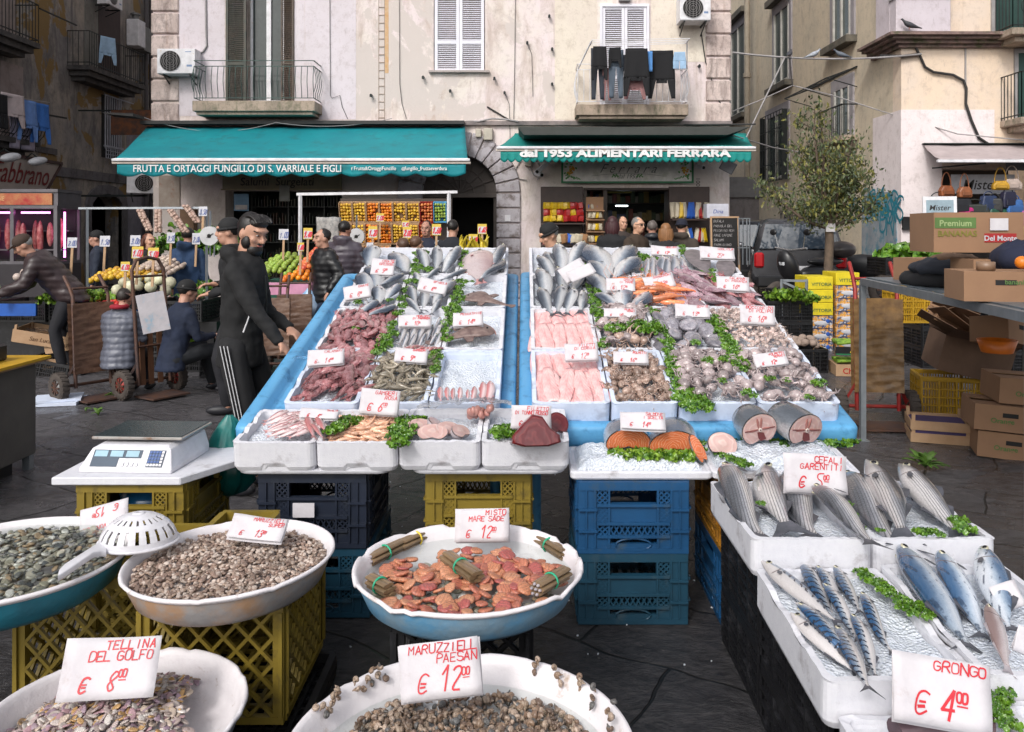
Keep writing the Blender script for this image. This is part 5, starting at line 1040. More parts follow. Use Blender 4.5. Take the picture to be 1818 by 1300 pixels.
def fish_proto(name,prof,zh,th,mt,fin,tail=(.14,.11,.5),dorsal=((.35,.04),(.6,.025)),pec=.08,gape=0,flat=1.0):
 """unit-length fish: snout at x=0, tail root at x~.84; prof = (x, top, bottom) in units of zh; th = half thickness"""
 o_=MB(); n=14; rs=[]
 for(x,a,b)in prof:
  cz=(a-b)/2*zh; hz=(a+b)/2*zh; w=th*min(1,(a+b)/2*1.05)*(1.0 if x>.12 else.8+.2*x/.12)
  rs.append([Vector((x,w*cos(2*pi*j/n)*(1-.12*abs(sin(2*pi*j/n))),cz+hz*sin(2*pi*j/n)))for j in range(n)])
 o_.rings(rs); root=o_.build(name,mt,subsurf=1)
 xt=prof[-1][0]; L_,Hh,fk=tail; f=MB()
 hz=prof[-1][1]*zh; n_=8; up=[];
 for s in(1,-1):
  pts=[(xt-.02,0,s*hz*.2),(xt-.02,0,s*hz),(xt+L_*.45,0,s*Hh*.55),(xt+L_,0,s*Hh),(xt+L_*(1-fk*.6),0,s*Hh*.45),(xt+L_*(1-fk),0,0),(xt,0,0)]
  th_=.004; a=[(p[0],th_*(1 if p[0]<xt+.03 else.4),p[2])for p in pts]; b=[(p[0],-q[1],p[2])for p,q in zip(pts,a)]; k=len(pts)
  f.add(a+b,[tuple(range(k)),tuple(range(2*k-1,k-1,-1))]+[(i,(i+1)%k,k+(i+1)%k,k+i)for i in range(k)],0,False)
 f.build('tail_fin',fin,root)
 f=MB()
 def top_at(x,s=1):
  for(x0,a0,b0),(x1,a1,b1)in zip(prof,prof[1:]):
   if x0<=x<=x1:t_=(x-x0)/(x1-x0); return(lerp(a0,a1,t_)if s>0 else lerp(b0,b1,t_))*zh
  return 0
 for(xd,hd)in dorsal:
  z0,z1=top_at(xd)-.004,top_at(xd+.16)-.004
  pts=[(xd,z0),(xd+.04,z0+hd),(xd+.10,(z0+z1)/2+hd*.8),(xd+.16,z1+.004),(xd+.16,z1-.01),(xd,z0-.01)]; f.prism(pts,-.0025,.0025)
 z0=top_at(.6,-1); f.prism([(.58,-z0+.006),(.60,-z0-.03),(.70,-top_at(.7,-1)),(.70,-top_at(.7,-1)+.01)],-.0025,.0025)
 f.build('back_fin',fin,root)
 f=MB()
 for s in(-1,1):
  pts=[(0,0),(pec*.5,.02),(pec,.012),(pec*1.05,-.012),(pec*.5,-.022),(0,-.008)]
  f.prism(pts,0,.003,T=Matrix.Translation((.245,s*th*.96,-.12*zh))@Matrix.Rotation(s*.22,4,'Z')@Matrix.Rotation(.35,4,'Y'))
 if pec:f.build('side_fin',fin,root)
 xe=.085; wz=.25*zh; we=th*.62
 for(x0,a0,b0),(x1,a1,b1)in zip(prof,prof[1:]):
  if x0<=xe<=x1:t_=(xe-x0)/(x1-x0); we=th*min(1,(lerp(a0,a1,t_)+lerp(b0,b1,t_))/2*1.05)*(.8+.2*xe/.12)*.86; wz=(lerp(a0,a1,t_)-lerp(b0,b1,t_))/2*zh+.18*zh
 f=MB();
 for s in(-1,1):f.ell((xe,s*we,wz),(.027,.011,.027),10,6); f.ell((xe,s*(we+.006),wz),(.018,.009,.018),8,5,1)
 f.build('eye',[EYEW,EYEB],root)
 root['proto']=1; return root
FIN_G=mat('fin_grey',(.10,.10,.12),.45,col2=(.04,.045,.055),ns=12); FIN_P=mat('fin_pale',(.42,.38,.40),.45,col2=(.25,.22,.24),ns=12); FIN_R=mat('fin_pink',(.55,.28,.28),.45)
m_bass=m_fish('bass_skin',(.045,.055,.075),(.30,.33,.37),(.66,.66,.67),.115)
m_bream=m_fish('bream_skin',(.035,.05,.08),(.30,.34,.40),(.66,.66,.67),.18)
m_mullet=m_fish('mullet_skin',(.085,.088,.10),(.34,.34,.37),(.66,.63,.63),.10,'long',rough=.28)
m_mack=m_fish('mackerel_skin',(.014,.075,.18),(.27,.32,.38),(.64,.60,.59),.082,'mackerel',edge=.1,rough=.24)
m_bon=m_fish('bonito_skin',(.035,.10,.21),(.34,.42,.52),(.64,.68,.74),.105,'bonito',rough=.22,edge=.15)
m_hake=m_fish('hake_skin',(.10,.115,.14),(.40,.42,.48),(.68,.64,.64),.08,edge=.2)
m_pinkf=m_fish('red_mullet_skin',(.48,.17,.17),(.62,.36,.38),(.74,.60,.60),.085,metal=.2)
m_pinkb=m_fish('pink_flatfish_skin',(.40,.26,.26),(.55,.42,.42),(.62,.52,.52),.22,metal=.2,dots=.3)
m_cong=m_fish('brown_pink_skin',(.28,.19,.18),(.50,.42,.42),(.66,.58,.58),.10,metal=.25)
P_MAIN=[(0,.10,.08),(.02,.26,.20),(.06,.50,.38),(.12,.74,.62),(.20,.93,.86),(.32,1,1),(.45,.96,.95),(.58,.80,.78),(.70,.56,.52),(.79,.36,.32),(.86,.27,.25)]
P_BREAM=[(0,.10,.10),(.02,.30,.22),(.06,.62,.38),(.12,.90,.60),(.22,1.05,.86),(.34,1.08,.94),(.48,.95,.86),(.62,.68,.62),(.74,.38,.36),(.82,.23,.22),(.86,.20,.20)]
P_MACK=[(0,.10,.08),(.03,.34,.30),(.08,.56,.52),(.16,.82,.80),(.28,1,1),(.42,1,1.02),(.56,.86,.88),(.68,.60,.62),(.78,.32,.34),(.85,.14,.14),(.88,.13,.13)]
fp_bass=fish_proto('sea_bass',P_MAIN,.115,.070,m_bass,FIN_G)
fp_bream=fish_proto('sea_bream',P_BREAM,.185,.080,m_bream,FIN_G,tail=(.14,.12,.55))
fp_mullet=fish_proto('grey_mullet',P_MAIN,.100,.075,m_mullet,FIN_G,tail=(.15,.12,.45),pec=.10)
fp_mack=fish_proto('mackerel',P_MACK,.082,.060,m_mack,FIN_G,tail=(.12,.09,.75),dorsal=((.38,.025),(.62,.015)),pec=.06)
fp_bon=fish_proto('bonito',P_MACK,.108,.082,m_bon,FIN_G,tail=(.12,.15,.8),dorsal=((.30,.02),(.58,.03)),pec=.08)
fp_hake=fish_proto('hake',P_MAIN,.085,.052,m_hake,FIN_P,dorsal=((.3,.02),(.5,.015)),pec=.05)
fp_rmul=fish_proto('red_mullet',P_MAIN,.125,.085,m_pinkf,FIN_R,dorsal=((.3,.03),(.55,.02)),pec=.06)
fp_flat=fish_proto('flatfish',P_BREAM,.20,.06,m_pinkb,FIN_R,tail=(.13,.07,.1),pec=.05)
fp_cong=fish_proto('brown_fish',P_MAIN,.115,.085,m_cong,FIN_P,tail=(.12,.08,.3))
PLN=Vector((0,-.2861,.958)); VAR={}
def bend_proto(o,k,par=None):
 c=o.copy(); c.data=o.data.copy(); COL.objects.link(c)
 for v in c.data.vertices:t_=min(1.05,max(0,v.co.x)); v.co.z+=k*(sin(pi*t_)-.5)*.5; v.co.y+=abs(k)*.35*sin(pi*2*t_)
 if par:c.parent=par
 KIDS[c.name]=[bend_proto(q,k,c)for q in KIDS.get(o.name,())]; return c
for o in(fp_bass,fp_bream,fp_mullet,fp_hake,fp_mack,fp_rmul):VAR[o.name]=[o,bend_proto(o,.09),bend_proto(o,-.07)]
def fish_at(proto,a,b,roll,label,group,n=PLN,scale=None,k=.95):
 """a = snout, b = tail end (world)"""
 a,b=Vector(a),Vector(b); d=b-a; L_=d.length; x=d.normalized(); n=(n-x*n.dot(x)).normalized(); s_=x.cross(n)
 r=R(roll); z=n*cos(r)+s_*sin(r); y=z.cross(x); T=Matrix(((x.x,y.x,z.x,a.x),(x.y,y.y,z.y,a.y),(x.z,y.z,z.z,a.z),(0,0,0,1)))
 proto=random.choice(VAR.get(proto.name,[proto])); sc=(scale or L_)*rnd(.95,1.05); o=dup(proto,mw=T@Matrix.Scale(sc*k,4),label=label,group=group); o['category']='fish' if 'category' not in proto else proto['category']
 if 'proto' in o:del o['proto']
 return o
def fish_s(proto,hx,hy,tx,ty,roll,label,group,lh=.02,lt=-.02,k=1.0):return fish_at(proto,PS(hx,hy,lh),PS(tx,ty,lt),roll,label,group,k=k)
ORD=['first','second','third','fourth','fifth','sixth','seventh','eighth','ninth','tenth','eleventh','twelfth']
GB='sea bass on the grocery side table'
for k,(a,b,c,d,lh,r)in enumerate(((957,456,986,492,.02,82),(968,450,990,482,.01,82),(992,432,1001,486,.07,82),(1035,428,1008,476,.07,-82),(960,478,972,530,.04,82),(994,475,1001,522,.05,82),(1036,486,1014,524,.03,-82),(958,512,983,556,.03,82),(1000,507,990,554,.05,82),(1021,513,1006,554,.04,82),(1035,515,1031,554,.03,-82))):
 w_=('from the back','in the nearer half')[k>6]; fish_s(fp_bass,a,b,c,d+3,r,'%s silver sea bass %s of the box by the blue divider'%(ORD[k if k<7 else k-7],w_),GB,lh,.0,1.08)
GB='sea bream on the grocery side table'
for k,(a,b,c,d,lh,r)in enumerate(((1048,437,1084,486,.03,82),(1117,437,1088,476,.04,-82),(1128,456,1090,492,.05,-82),(1054,462,1080,494,.02,82),(1052,486,1080,524,.03,82),(1134,490,1134,524,.02,-82),(1060,521,1108,548,.03,82),(1100,506,1107,548,.05,-80),(1150,517,1118,550,.04,-82))):
 fish_s(fp_bream,a,b,c,d+2,r,'%s plump silver sea bream counted from the back of its box under the ORATE card'%ORD[k],GB,lh,.01,1.12)
for k in range(8):
 x=1152+k*8.5; fish_s(fp_hake,x+rnd(-2,2),458+rnd(-4,5),x-3+rnd(-3,3)+k,494,70,'%s slim silver fish along the row below the MERLUZZI card'%ORD[k],'slim fish below the MERLUZZI card',.03,0,1.3)
GB='sea bream on the table beside the man'
for k,(a,b,c,d,lh,r)in enumerate(((667,438,655,474,.05,82),(703,449,724,486,.03,82),(662,474,672,510,.04,82),(716,486,676,505,.03,-82),(674,507,673,542,.05,82),(706,503,684,536,.05,-82),(634,524,655,544,.03,82),(668,532,634,562,.04,-82),(703,540,650,563,.04,-82),(648,487,658,520,.01,82))):
 fish_s(fp_bream,a,b,c,d,r,'%s silver sea bream counted from the back of the corner boxes beside the man'%ORD[k],GB,lh,.01,1.12)
GB='sea bass on the table beside the man'
for k,(a,b,c,d,lh,r)in enumerate(((744,441,761,482,.06,82),(777,436,775,482,.08,82),(815,436,785,486,.08,-82),(782,474,752,498,.03,-82),(829,478,784,497,.02,-82),(738,484,745,510,.02,82),(728,507,741,543,.04,82),(755,513,752,550,.03,82),(804,496,768,545,.04,-82),(722,528,748,556,.03,82),(782,530,765,560,.02,-82))):
 fish_s(fp_bass,a,b,c,d,r,'%s silver sea bass from the back of the boxes under the SPIGOLA card'%ORD[k],GB,lh,.0,1.08)
fish_s(fp_flat,842,446,853,503,-80,'round pinkish brown flatfish at the top of the table beside the divider','fish in the top iced box',.03,.01)
fish_s(fp_bass,893,434,870,482,-60,'silver sea bass leaning on the top rim next to the pink flatfish','fish in the top iced box',.07,.01,1.1)
fish_s(fp_bass,896,460,852,500,-60,'pale silver sea bass lying below another beside the pink flatfish','fish in the top iced box',.04,.01,1.1)
for k in range(17):
 x=705+k*5+rnd(-2,2); v=k%3; fish_s(fp_hake,x+14+rnd(-4,4),562+v*14,x+rnd(-3,3)-2,600+v*11,rnd(50,90)*random.choice((1,-1)),'small silver hake lying among many in the box below the MERLUZZI DI PARANZA card','small hake in one box',.03,-.01,1.1)
for k in range(9):
 fish_s(fp_rmul,712+k*8+rnd(-3,3),622+rnd(-4,3),735+k*7,616+rnd(-3,6),80,'small pinkish fish along the near edge of the hake box','small pink fish at the edge of the hake box',.02,.0,1.2)
for k in range(8):
 x=781+k*12.5; fish_s(fp_rmul,x+rnd(-1,1)+(3 if k>5 else 0),688-(10 if k>5 else 0)+rnd(-3,3),x+rnd(-6,2),708,80,'%s small pink mullet along the near edge of the nearly empty iced box'%ORD[k],'pink mullet in the nearly empty iced box',.02,.0,1.25)
def flow(px,py,off=0.0):
 Y=(1.65-(.765-.155*3.36)-off)/((py-PY)/F+.155); return P(px,py,Y)
PL2=Vector((0,-.155,1)).normalized()
for k in range(34):
 px,py=492+(k%6)*13+rnd(-4,4),738+(k//6)*6+rnd(-2,2); fish_at(fp_rmul,flow(px+24,py-7+rnd(-3,3),.03),flow(px-26,py+9+rnd(-3,3),.01),rnd(60,90),'pink red mullet in the heap beside the TRIGLIA card','red mullet in the low front box',PL2)
for k,(a,b,c,d)in enumerate(((546,738,556,772),(560,736,578,766),(552,752,572,774))):fish_at(fp_rmul,flow(a,b,.05),flow(c,d,.02),60,'%s red mullet pointing its head up at the green weed'%ORD[k],'red mullet in the low front box',PL2,k=1.2)
# --- squid, octopus, prawns, fillets
def m_squid(name,a,b,spot):
 t=NT(name); c=t.mix(t.ramp(t.noise(7,6,.65),[(.35,0),(.65,1)]),a,b); c=t.mix(t.ramp(t.noise(42,4,.7),[(.54,0),(.62,.8)]),c,spot)
 q=t.node('ShaderNodeHueSaturation'); t.set(q,'Value',t.math('ADD',t.math('MULTIPLY',t.rand(),.7),.65)); t.l.new(c,q.inputs['Color'])
 MATS[name]=t.out(q.outputs[0],.22,bump=t.bump(t.noise(24,4),.25,.01),Coat_Weight=.6,Coat_Roughness=.1,Subsurface_Weight=.1,Subsurface_Radius=(.02,.01,.01)); return t.mat
m_sqr=m_squid('squid_red',(.22,.055,.06),(.46,.24,.25),(.10,.018,.025)); m_sqp=m_squid('squid_purple',(.23,.11,.15),(.46,.34,.37),(.13,.03,.06))
m_oct=m_squid('octopus_pale',(.27,.21,.21),(.46,.39,.385),(.15,.09,.10)); m_octb=m_squid('octopus_brown',(.22,.13,.095),(.46,.34,.28),(.11,.06,.045)); m_cut=m_squid('cuttle_grey',(.15,.14,.165),(.34,.32,.35),(.075,.07,.09)); m_octy=m_squid('octopus_tiny',(.42,.30,.27),(.60,.50,.46),(.25,.15,.13))
def squid_proto(name,mt,fat=1.0):
 mb=MB(); mb.rings([[Vector((x,w*fat*cos(2*pi*j/12),w*.62*fat*sin(2*pi*j/12)+.0))for j in range(12)]for x,w in((0,.004),(.05,.03),(.15,.07),(.3,.10),(.45,.11),(.56,.095),(.58,.06),(.62,.062),(.68,.06),(.71,.03))])
 mb.prism([(.02,0),(.1,.14),(.22,.17),(.38,.09),(.38,-.09),(.22,-.17),(.1,-.14)],-.006,.012,axis='z')
 root=mb.build(name,mt,subsurf=1); a=MB()
 for k in range(8):
  y=(k-3.5)*.017; s=rnd(-1,1); a.tube([(.69+.30*i/6*rnd(.9,1),y+s*.05*(i/6)**1.5+.02*sin(i*1.3+k),.01*sin(i+k)+.01)for i in range(7)],[.017,.015,.013,.011,.009,.006,.003],6)
 a.build('arms',mt,root)
 e_=MB(); e_.ell((.64,.052,.02),(.014,.012,.014),8,5); e_.ell((.64,-.052,.02),(.014,.012,.014),8,5); e_.build('eye',EYEB,root); root['proto']=1; root['category']='squid'; return root
sq_r=[squid_proto('squid',m_sqr),squid_proto('squid',m_sqr,1.2)]; sq_p=[squid_proto('squid',m_sqp,1.15)]
def octo_proto(name,mt,arms=8,cat='octopus',curl=1.0,hs=1.0):
 mb=MB(); mb.ell((0,0,.16),(.26*hs,.20*hs,.17*hs),14,9,rot=(rnd(-.3,.3),rnd(-.4,.4),0)); mb.ell((.24,0,.12),(.14,.13,.11),10,7)
 for k in range(arms):
  a=2*pi*k/arms*.85+rnd(-.2,.2)-2.6; r0=.12; pts=[]; ca=a; x,y=.26+.06*cos(a),.06*sin(a); tw=rnd(-1,1)*1.1*curl
  for i in range(9):pts.append((x,y,.09+.05*sin(i*1.1+k)-.006*i)); ca+=tw*.34+rnd(-.15,.15); x+=.075*cos(ca); y+=.075*sin(ca)
  mb.tube(pts,[.05,.048,.044,.04,.035,.03,.024,.018,.010],7)
 o=mb.build(name,mt); o['proto']=1; o['category']=cat; return o
oc_b=[octo_proto('octopus',m_octb)for _ in range(3)]; oc_p=[octo_proto('octopus',m_oct,hs=1.15)for _ in range(3)]; oc_y=[octo_proto('octopus',m_octy,curl=1.6)for _ in range(2)]
def cuttle_proto():
 mb=MB(); mb.rings([[Vector((x,w*cos(2*pi*j/14),w*.5*sin(2*pi*j/14)))for j in range(14)]for x,w in((0,.01),(.04,.10),(.14,.19),(.3,.24),(.48,.235),(.6,.18),(.64,.11),(.7,.12),(.78,.10),(.8,.03))])
 o=mb.build('cuttlefish',m_cut,subsurf=1); a=MB()
 for k in range(8):a.tube([(.76+.24*i/5,(k-3.5)*.026+.03*sin(i+k),.03*sin(i*1.4+k))for i in range(6)],[.03,.027,.022,.018,.012,.006],6)
 a.build('arms',m_cut,o); o['proto']=1; o['category']='cuttlefish'; return o
cut=cuttle_proto()
def prawn_proto(name,mt,anten=True,curve=1.6):
 mb=MB(); pts=[]; rr=[]; a=-.3; x=z=0
 for i in range(13):pts.append((x,0,z)); rr.append((.02,.055,.078,.085,.082,.074,.068,.06,.053,.045,.036,.026,.014)[i]*(1+.10*(i%2))); a+=curve/13; x+=.083*cos(a); z-=.083*sin(a)
 mb.tube(pts,rr,9)
 for s in(-1,0,1):mb.bar(pts[-1],(pts[-1][0]+.06,s*.05,pts[-1][2]-.07),.035,.008)
 root=mb.build(name,mt); l=MB()
 for i in range(2,9):
  for s in(-1,1):p=pts[i]; l.tube([(p[0],s*.03,p[2]-.05),(p[0]-.02,s*.06,p[2]-.11),(p[0]-.07,s*.05,p[2]-.15)],[.010,.008,.004],4)
 l.tube([(0,0,.03),(-.08,0,.05),(-.14,0,.04)],[.02,.012,.002],5)
 if anten:
  for s in(-1,1):l.tube([(-.01,s*.02,0),(-.15,s*.1,.05),(-.25,s*.22,.02),(-.2,s*.4,0)],[.006,.005,.004,.003],4)
 l.build('legs_and_feelers',mt,root); e_=MB(); e_.ell((.03,.045,.03),(.016,.014,.016),7,5); e_.ell((.03,-.045,.03),(.016,.014,.016),7,5); e_.build('eye',EYEB,root)
 root['proto']=1; root['category']='prawn'; return root
m_prg=m_squid('prawn_grey',(.20,.17,.125),(.34,.29,.22),(.10,.09,.07)); m_pro=m_squid('prawn_orange',(.62,.16,.055),(.72,.30,.14),(.45,.07,.03)); m_prp=m_squid('prawn_pale',(.66,.34,.20),(.74,.50,.36),(.5,.2,.12))
pr_g=[prawn_proto('prawn',m_prg,curve=c)for c in(.7,1.5,2.2)]; pr_o=[prawn_proto('prawn',m_pro,curve=c)for c in(.5,1.4)]; pr_p=[prawn_proto('shrimp',m_prp,curve=c)for c in(.8,1.8)]
def heap(protos,X0,X1,Y0,Y1,nx,ny,size,label,group,rot0=None,rj=.5,lift=0.0,mound=.03,tilt=.25,layers=1,flip=False,plane=RIM,n=PLN,zoff=-.035,inset=.015,jit=.35):
 """fill a rectangle of the sloping table with overlapping copies"""
 slope=Matrix.Rotation(math.atan(.2986 if plane is RIM else.155),4,'X')
 for l in range(layers):
  for j in range(ny):
   for i in range(nx):
    u,v=(i+.5+rnd(-jit,jit))/nx,(j+.5+rnd(-jit,jit))/ny
    if l:u,v=.5+(u-.5)*.8,.5+(v-.5)*.8
    x=lerp(X0+inset,X1-inset,u); y=lerp(Y1-inset,Y0+inset,v)
    z=plane(y)+zoff+lift+l*size*.16+mound*sin(pi*u)**.5*sin(pi*v)**.5+rnd(-.004,.008)
    a=(rot0 if rot0 is not None else rnd(0,2*pi))+rnd(-rj,rj)
    Rm=Matrix.Translation((x,y,z))@slope@Matrix.Rotation(a,4,'Z')@Euler((rnd(-tilt,tilt)*2,rnd(-tilt,tilt),0)).to_matrix().to_4x4()
    if flip and random.random()<.5:Rm=Rm@Matrix.Rotation(R(90),4,'X')
    s=size*rnd(.88,1.12); p=random.choice(protos); o=dup(p,mw=Rm@Matrix.Scale(s,4)@Matrix.Translation((-.5,0,0))if p['category']!='octopus' else Rm@Matrix.Scale(s,4),label=label,group=group)
    if 'proto' in o:del o['proto']
heap(sq_r,XLB[0]+.01,XLB[1]+.02,YR[1],YR[2]-.02,7,7,.20,'dark red squid heaped in the box behind the CALAMARI card','red squid in the farther box',R(90),.45,mound=.045,zoff=-.02)
heap(sq_r,XLB[0]+.05,XLB[1]-.0,YR[0]+.04,YR[1]-.02,7,6,.22,'dark red squid heaped in the box in front of the CALAMARI card','red squid in the near box',R(-110),.5,mound=.045,zoff=-.02)
heap(pr_g,XLB[1]+.0,XLB[2]-.01,YR[0]+.03,YR[1]-.03,10,11,.12,'grey brown raw prawn in the heap under the GAMBERI card','grey prawns in one heap',None,mound=.06,tilt=.3,flip=True,zoff=-.03)
heap(sq_p,XRB[2]+.20,XRB[3]+.14,YR[2]-.0,YR[3]+.05,4,4,.32,'large purple squid sloping across the box beside the orange prawns','large purple squid',R(125),.25,mound=.05,zoff=-.015)
heap(sq_p+sq_r[:1],XRB[3]+.06,XRB[4],YR[2],YR[3]-.1,4,4,.24,'pinkish squid lying below the second CALAMARI card','pinkish squid by the table edge',R(110),.4,mound=.04,zoff=-.02)
heap(pr_o,XRB[2]-.06,XRB[2]+.30,YR[2]+.05,YR[3]-.12,4,8,.24,'long orange red prawn heaped in front of the GAMBERI card by the squid','orange prawns in one heap',R(10),.35,mound=.05,flip=True,zoff=-.01)
heap(oc_b,XRB[1],XRB[2],YR[0]+.02,YR[1]-.02,7,9,.092,'brown baby octopus in the near box beside the pink fillets','brown baby octopuses',mound=.035,tilt=.5,zoff=-.035)
heap(oc_p,XRB[2],XRB[3]+.02,YR[0]+.02,YR[1]-.02,5,7,.125,'pale grey octopus in the near box between brown octopus and the corner box','pale octopuses in the middle near box',mound=.04,tilt=.5,zoff=-.03)
heap(oc_p,XRB[3]+.02,XRB[4]-.0,YR[0]+.02,YR[1]-.02,5,7,.120,'pale octopus in the corner box under the POLPETTI VERACI card','pale octopuses in the corner box',mound=.04,tilt=.5,zoff=-.03)
heap(oc_p+oc_b[:1],XRB[1]+.02,XRB[2],YR[1],YR[2]-.22,5,4,.125,'pinkish octopus in the box with the strip of green weed','octopuses around the strip of weed',mound=.05,tilt=.5,zoff=-.02)
heap(oc_p,XRB[1]+.08,XRB[2]+.02,YR[2]-.2,YR[2]-.04,4,2,.13,'pinkish octopus in the box with the strip of green weed','octopuses around the strip of weed',mound=.05,tilt=.5,zoff=-.02)
heap([cut],XRB[2]-.01,XRB[3]-.01,YR[1],YR[2]-.02,4,6,.20,'grey cuttlefish piled under the SEPPIE card','grey cuttlefish',R(80),.5,mound=.045,zoff=-.02)
heap(oc_y,XRB[3]-.01,XRB[4]-.0,YR[1],YR[2]-.02,11,12,.062,'tiny pale octopus in the box under the BOCCONCINI card','tiny octopuses',mound=.04,tilt=.6,zoff=-.025)
PF=lambda y:.765+.155*(y-3.36)
heap(pr_p,XF[1]+.04,XF[2]-.01,YF+.03,YB_-.08,10,11,.10,'pale orange shrimp in the low front box under the GAMBERI ROSA card','pale orange shrimps in the low front box',R(10),.5,plane=PF,mound=.035,flip=True,zoff=-.025)
t=NT('pink_fillet_flesh'); x,y,z=t.sep(); ch=t.math('SINE',t.math('ADD',t.math('MULTIPLY',t.math('ABSOLUTE',y),90),t.math('MULTIPLY',x,55)))
c=t.mix(t.ramp(t.noise(5,4),[(.35,0),(.65,1)]),(.80,.34,.34),(.86,.58,.56)); c=t.mix(t.math('MULTIPLY',t.ramp(ch,[(.55,0),(.9,1)]),.2),c,(.84,.62,.60)); c=t.mix(t.ramp(t.math('ABSOLUTE',y),[(.0,.45),(.012,0)]),c,(.70,.20,.20))
FILL=t.out(c,.3,bump=t.bump(ch,.2,.01),Subsurface_Weight=.25,Subsurface_Radius=(.03,.01,.01),Coat_Weight=.4,Coat_Roughness=.15)
mb=MB()
def fl(u,v):
 w=.19*(sin(pi*min(1,max(0,u*.9+.06)))**.32)*(1-.25*u); return(u-.5,(v-.5)*2*w,.026*(1-(2*v-1)**2)*(.4+.6*sin(pi*u))+.012*sin(u*9+v*3))
mb.grid(16,10,fl); fil=mb.build('fish_fillet',FILL,solid=.012); fil['proto']=1; fil['category']='fillet'
for(yy0,yy1,lb)in((YR[1],YR[2],'smooth pink fish fillet in the box behind the CERNIA card'),(YR[0],YR[1],'smooth pink fish fillet in the near box by the blue divider')):
 for r_ in range(2):
  for k in range(8):
   x=lerp(XRB[0]+.045,XRB[1]-.045,k/7)+rnd(-.012,.012); y=lerp(yy1-.14,yy0+.17,r_)+rnd(-.015,.015)
   T=Matrix.Translation((x,y,RIM(y)-.030+.012*r_+.010*(k%2)))@Matrix.Rotation(math.atan(.2986)+.05,4,'X')@Matrix.Rotation(R(90)+rnd(-.16,.16),4,'Z'); o=dup(fil,mw=T@Matrix.Scale(.33,4)@Matrix.Diagonal((1,.72,1,1)),label=lb,group=lb[5:].replace('pink fish fillet','fillets')); del o['proto']
t=mat('sole_skin',(.17,.145,.15),.35,col2=(.10,.085,.09),ns=9,con=.2,bump=.3,bs=50,coat_weight=0)if False else mat('sole_skin',(.20,.17,.175),.35,col2=(.11,.095,.10),ns=9,con=.25,bump=.3,bs=50)
mb=MB(); mb.rings([[Vector((x,w*cos(2*pi*j/16),.035*sin(2*pi*j/16)*min(1,w*5)))for j in range(16)]for x,w in((0,.02),(.03,.09),(.12,.155),(.3,.19),(.5,.185),(.7,.13),(.85,.07),(.9,.05),(1,.10))]); sole=mb.build('sole',t,subsurf=1); sole['proto']=1; sole['category']='fish'
fish_at(sole,PS(1228,443,.03),PS(1256,486,.01),0,'long grey sole with its head by the SOGLIOLA card','grey soles',k=1); fish_at(sole,PS(1288,460,.03),PS(1290,492,.01),0,'short rounded grey sole in front of the SOGLIOLA card','grey soles',k=1.1)
mk=mat('monkfish_skin',(.105,.065,.06),.4,col2=(.24,.17,.15),ns=9,con=.3,bump=.6,bs=25)
def monk(a,b,rz,s,lb):
 p=PS(a,b,.0); e=empty('monkfish',p,(Matrix.Rotation(math.atan(.2986),3,'X')@Matrix.Rotation(R(rz),3,'Z')).to_euler(),lb,'fish','monkfish on ice',scale=s); mb=MB()
 prof=((-.30,.10,.03),(-.26,.22,.06),(-.14,.30,.10),(.0,.30,.125),(.14,.22,.11),(.26,.12,.08),(.42,.085,.06),(.60,.055,.042),(.72,.03,.03))
 mb.rings([[Vector((x,w*cos(2*pi*j/16)*(1+.10*nz(x*20,j)),h*.55+h*.55*sin(2*pi*j/16)+.012*nz(x*16,j*2)))for j in range(16)]for x,w,h in prof]); mb.build('body',mk,e,subsurf=1)
 mb=MB(); mb.prism([(.70,-.02),(.86,-.09),(.90,0),(.86,.09),(.70,.02)],.02,.03,axis='z'); mb.build('tail_fin',mk,e)
 mb=MB()
 for s_ in(-1,1):mb.prism([(.12,s_*.18),(.22,s_*.34),(.32,s_*.33),(.30,s_*.16)],.04,.06,axis='z')
 mb.build('side_fin',mk,e); mb=MB(); mb.ell((-.16,.10,.105),(.02,.02,.012),8,5); mb.ell((-.16,-.10,.105),(.02,.02,.012),8,5); mb.build('eye',EYEB,e)
 mb=MB(); mb.tube([(-.29+.10*abs(k/8)**2*.6,.26*k/8,.035)for k in range(-8,9)],.012,6); mb.build('mouth',mat('pink_mouth',(.35,.18,.16),.4),e)
monk(848,532,-30,.30,'brown monkfish with a thin tail pointing at the blue divider'); monk(845,592,-150,.34,'dark monkfish curled in front of the PESCATRICE card')
# --- green weed and parsley
GREEN=NT('green_weed'); q_=GREEN
GREEN=q_.out(q_.mix(q_.ramp(q_.noise(18,5,.7),[(.35,0),(.7,1)]),(.025,.10,.008),(.17,.32,.025)),.32,bump=q_.bump(q_.noise(60,3),.4,.004),Coat_Weight=.4,Coat_Roughness=.15); MATS['green']=GREEN
GREENL=mat('light_green_weed',(.24,.38,.04),.35,col2=(.05,.13,.012),ns=20,con=.2,bump=.3)
def weed_mesh(n,R_,leaf=.02,hgt=.03,long=1.0):
 mb=MB()
 for k in range(n):
  r=R_*math.sqrt(random.random()); a=rnd(0,2*pi); c=Vector((r*cos(a)*long,r*sin(a),hgt*rnd(.0,1)*(1-r/R_*.7))); s=leaf*rnd(.6,1.3)
  Rm=Matrix.Translation(c)@Euler((rnd(-.9,.9),rnd(-.9,.9),rnd(0,6.28))).to_matrix().to_4x4(); ph=rnd(0,9)
  mb.grid(4,3,lambda u,v:((u-.5)*2*s*(1-.5*abs(v-.5)),(v-.5)*1.5*s*(1-.3*(u-.5)**2),.38*s*sin(u*7+ph)+.3*s*sin(v*8+ph*2)),T=Rm)
 return mb
WEED=[weed_mesh(40,.048,.013,.022).build('weed_tuft',GREEN),weed_mesh(56,.055,.014,.026,1.3).build('weed_tuft',GREEN),weed_mesh(34,.05,.02,.018).build('weed_tuft',GREENL)]
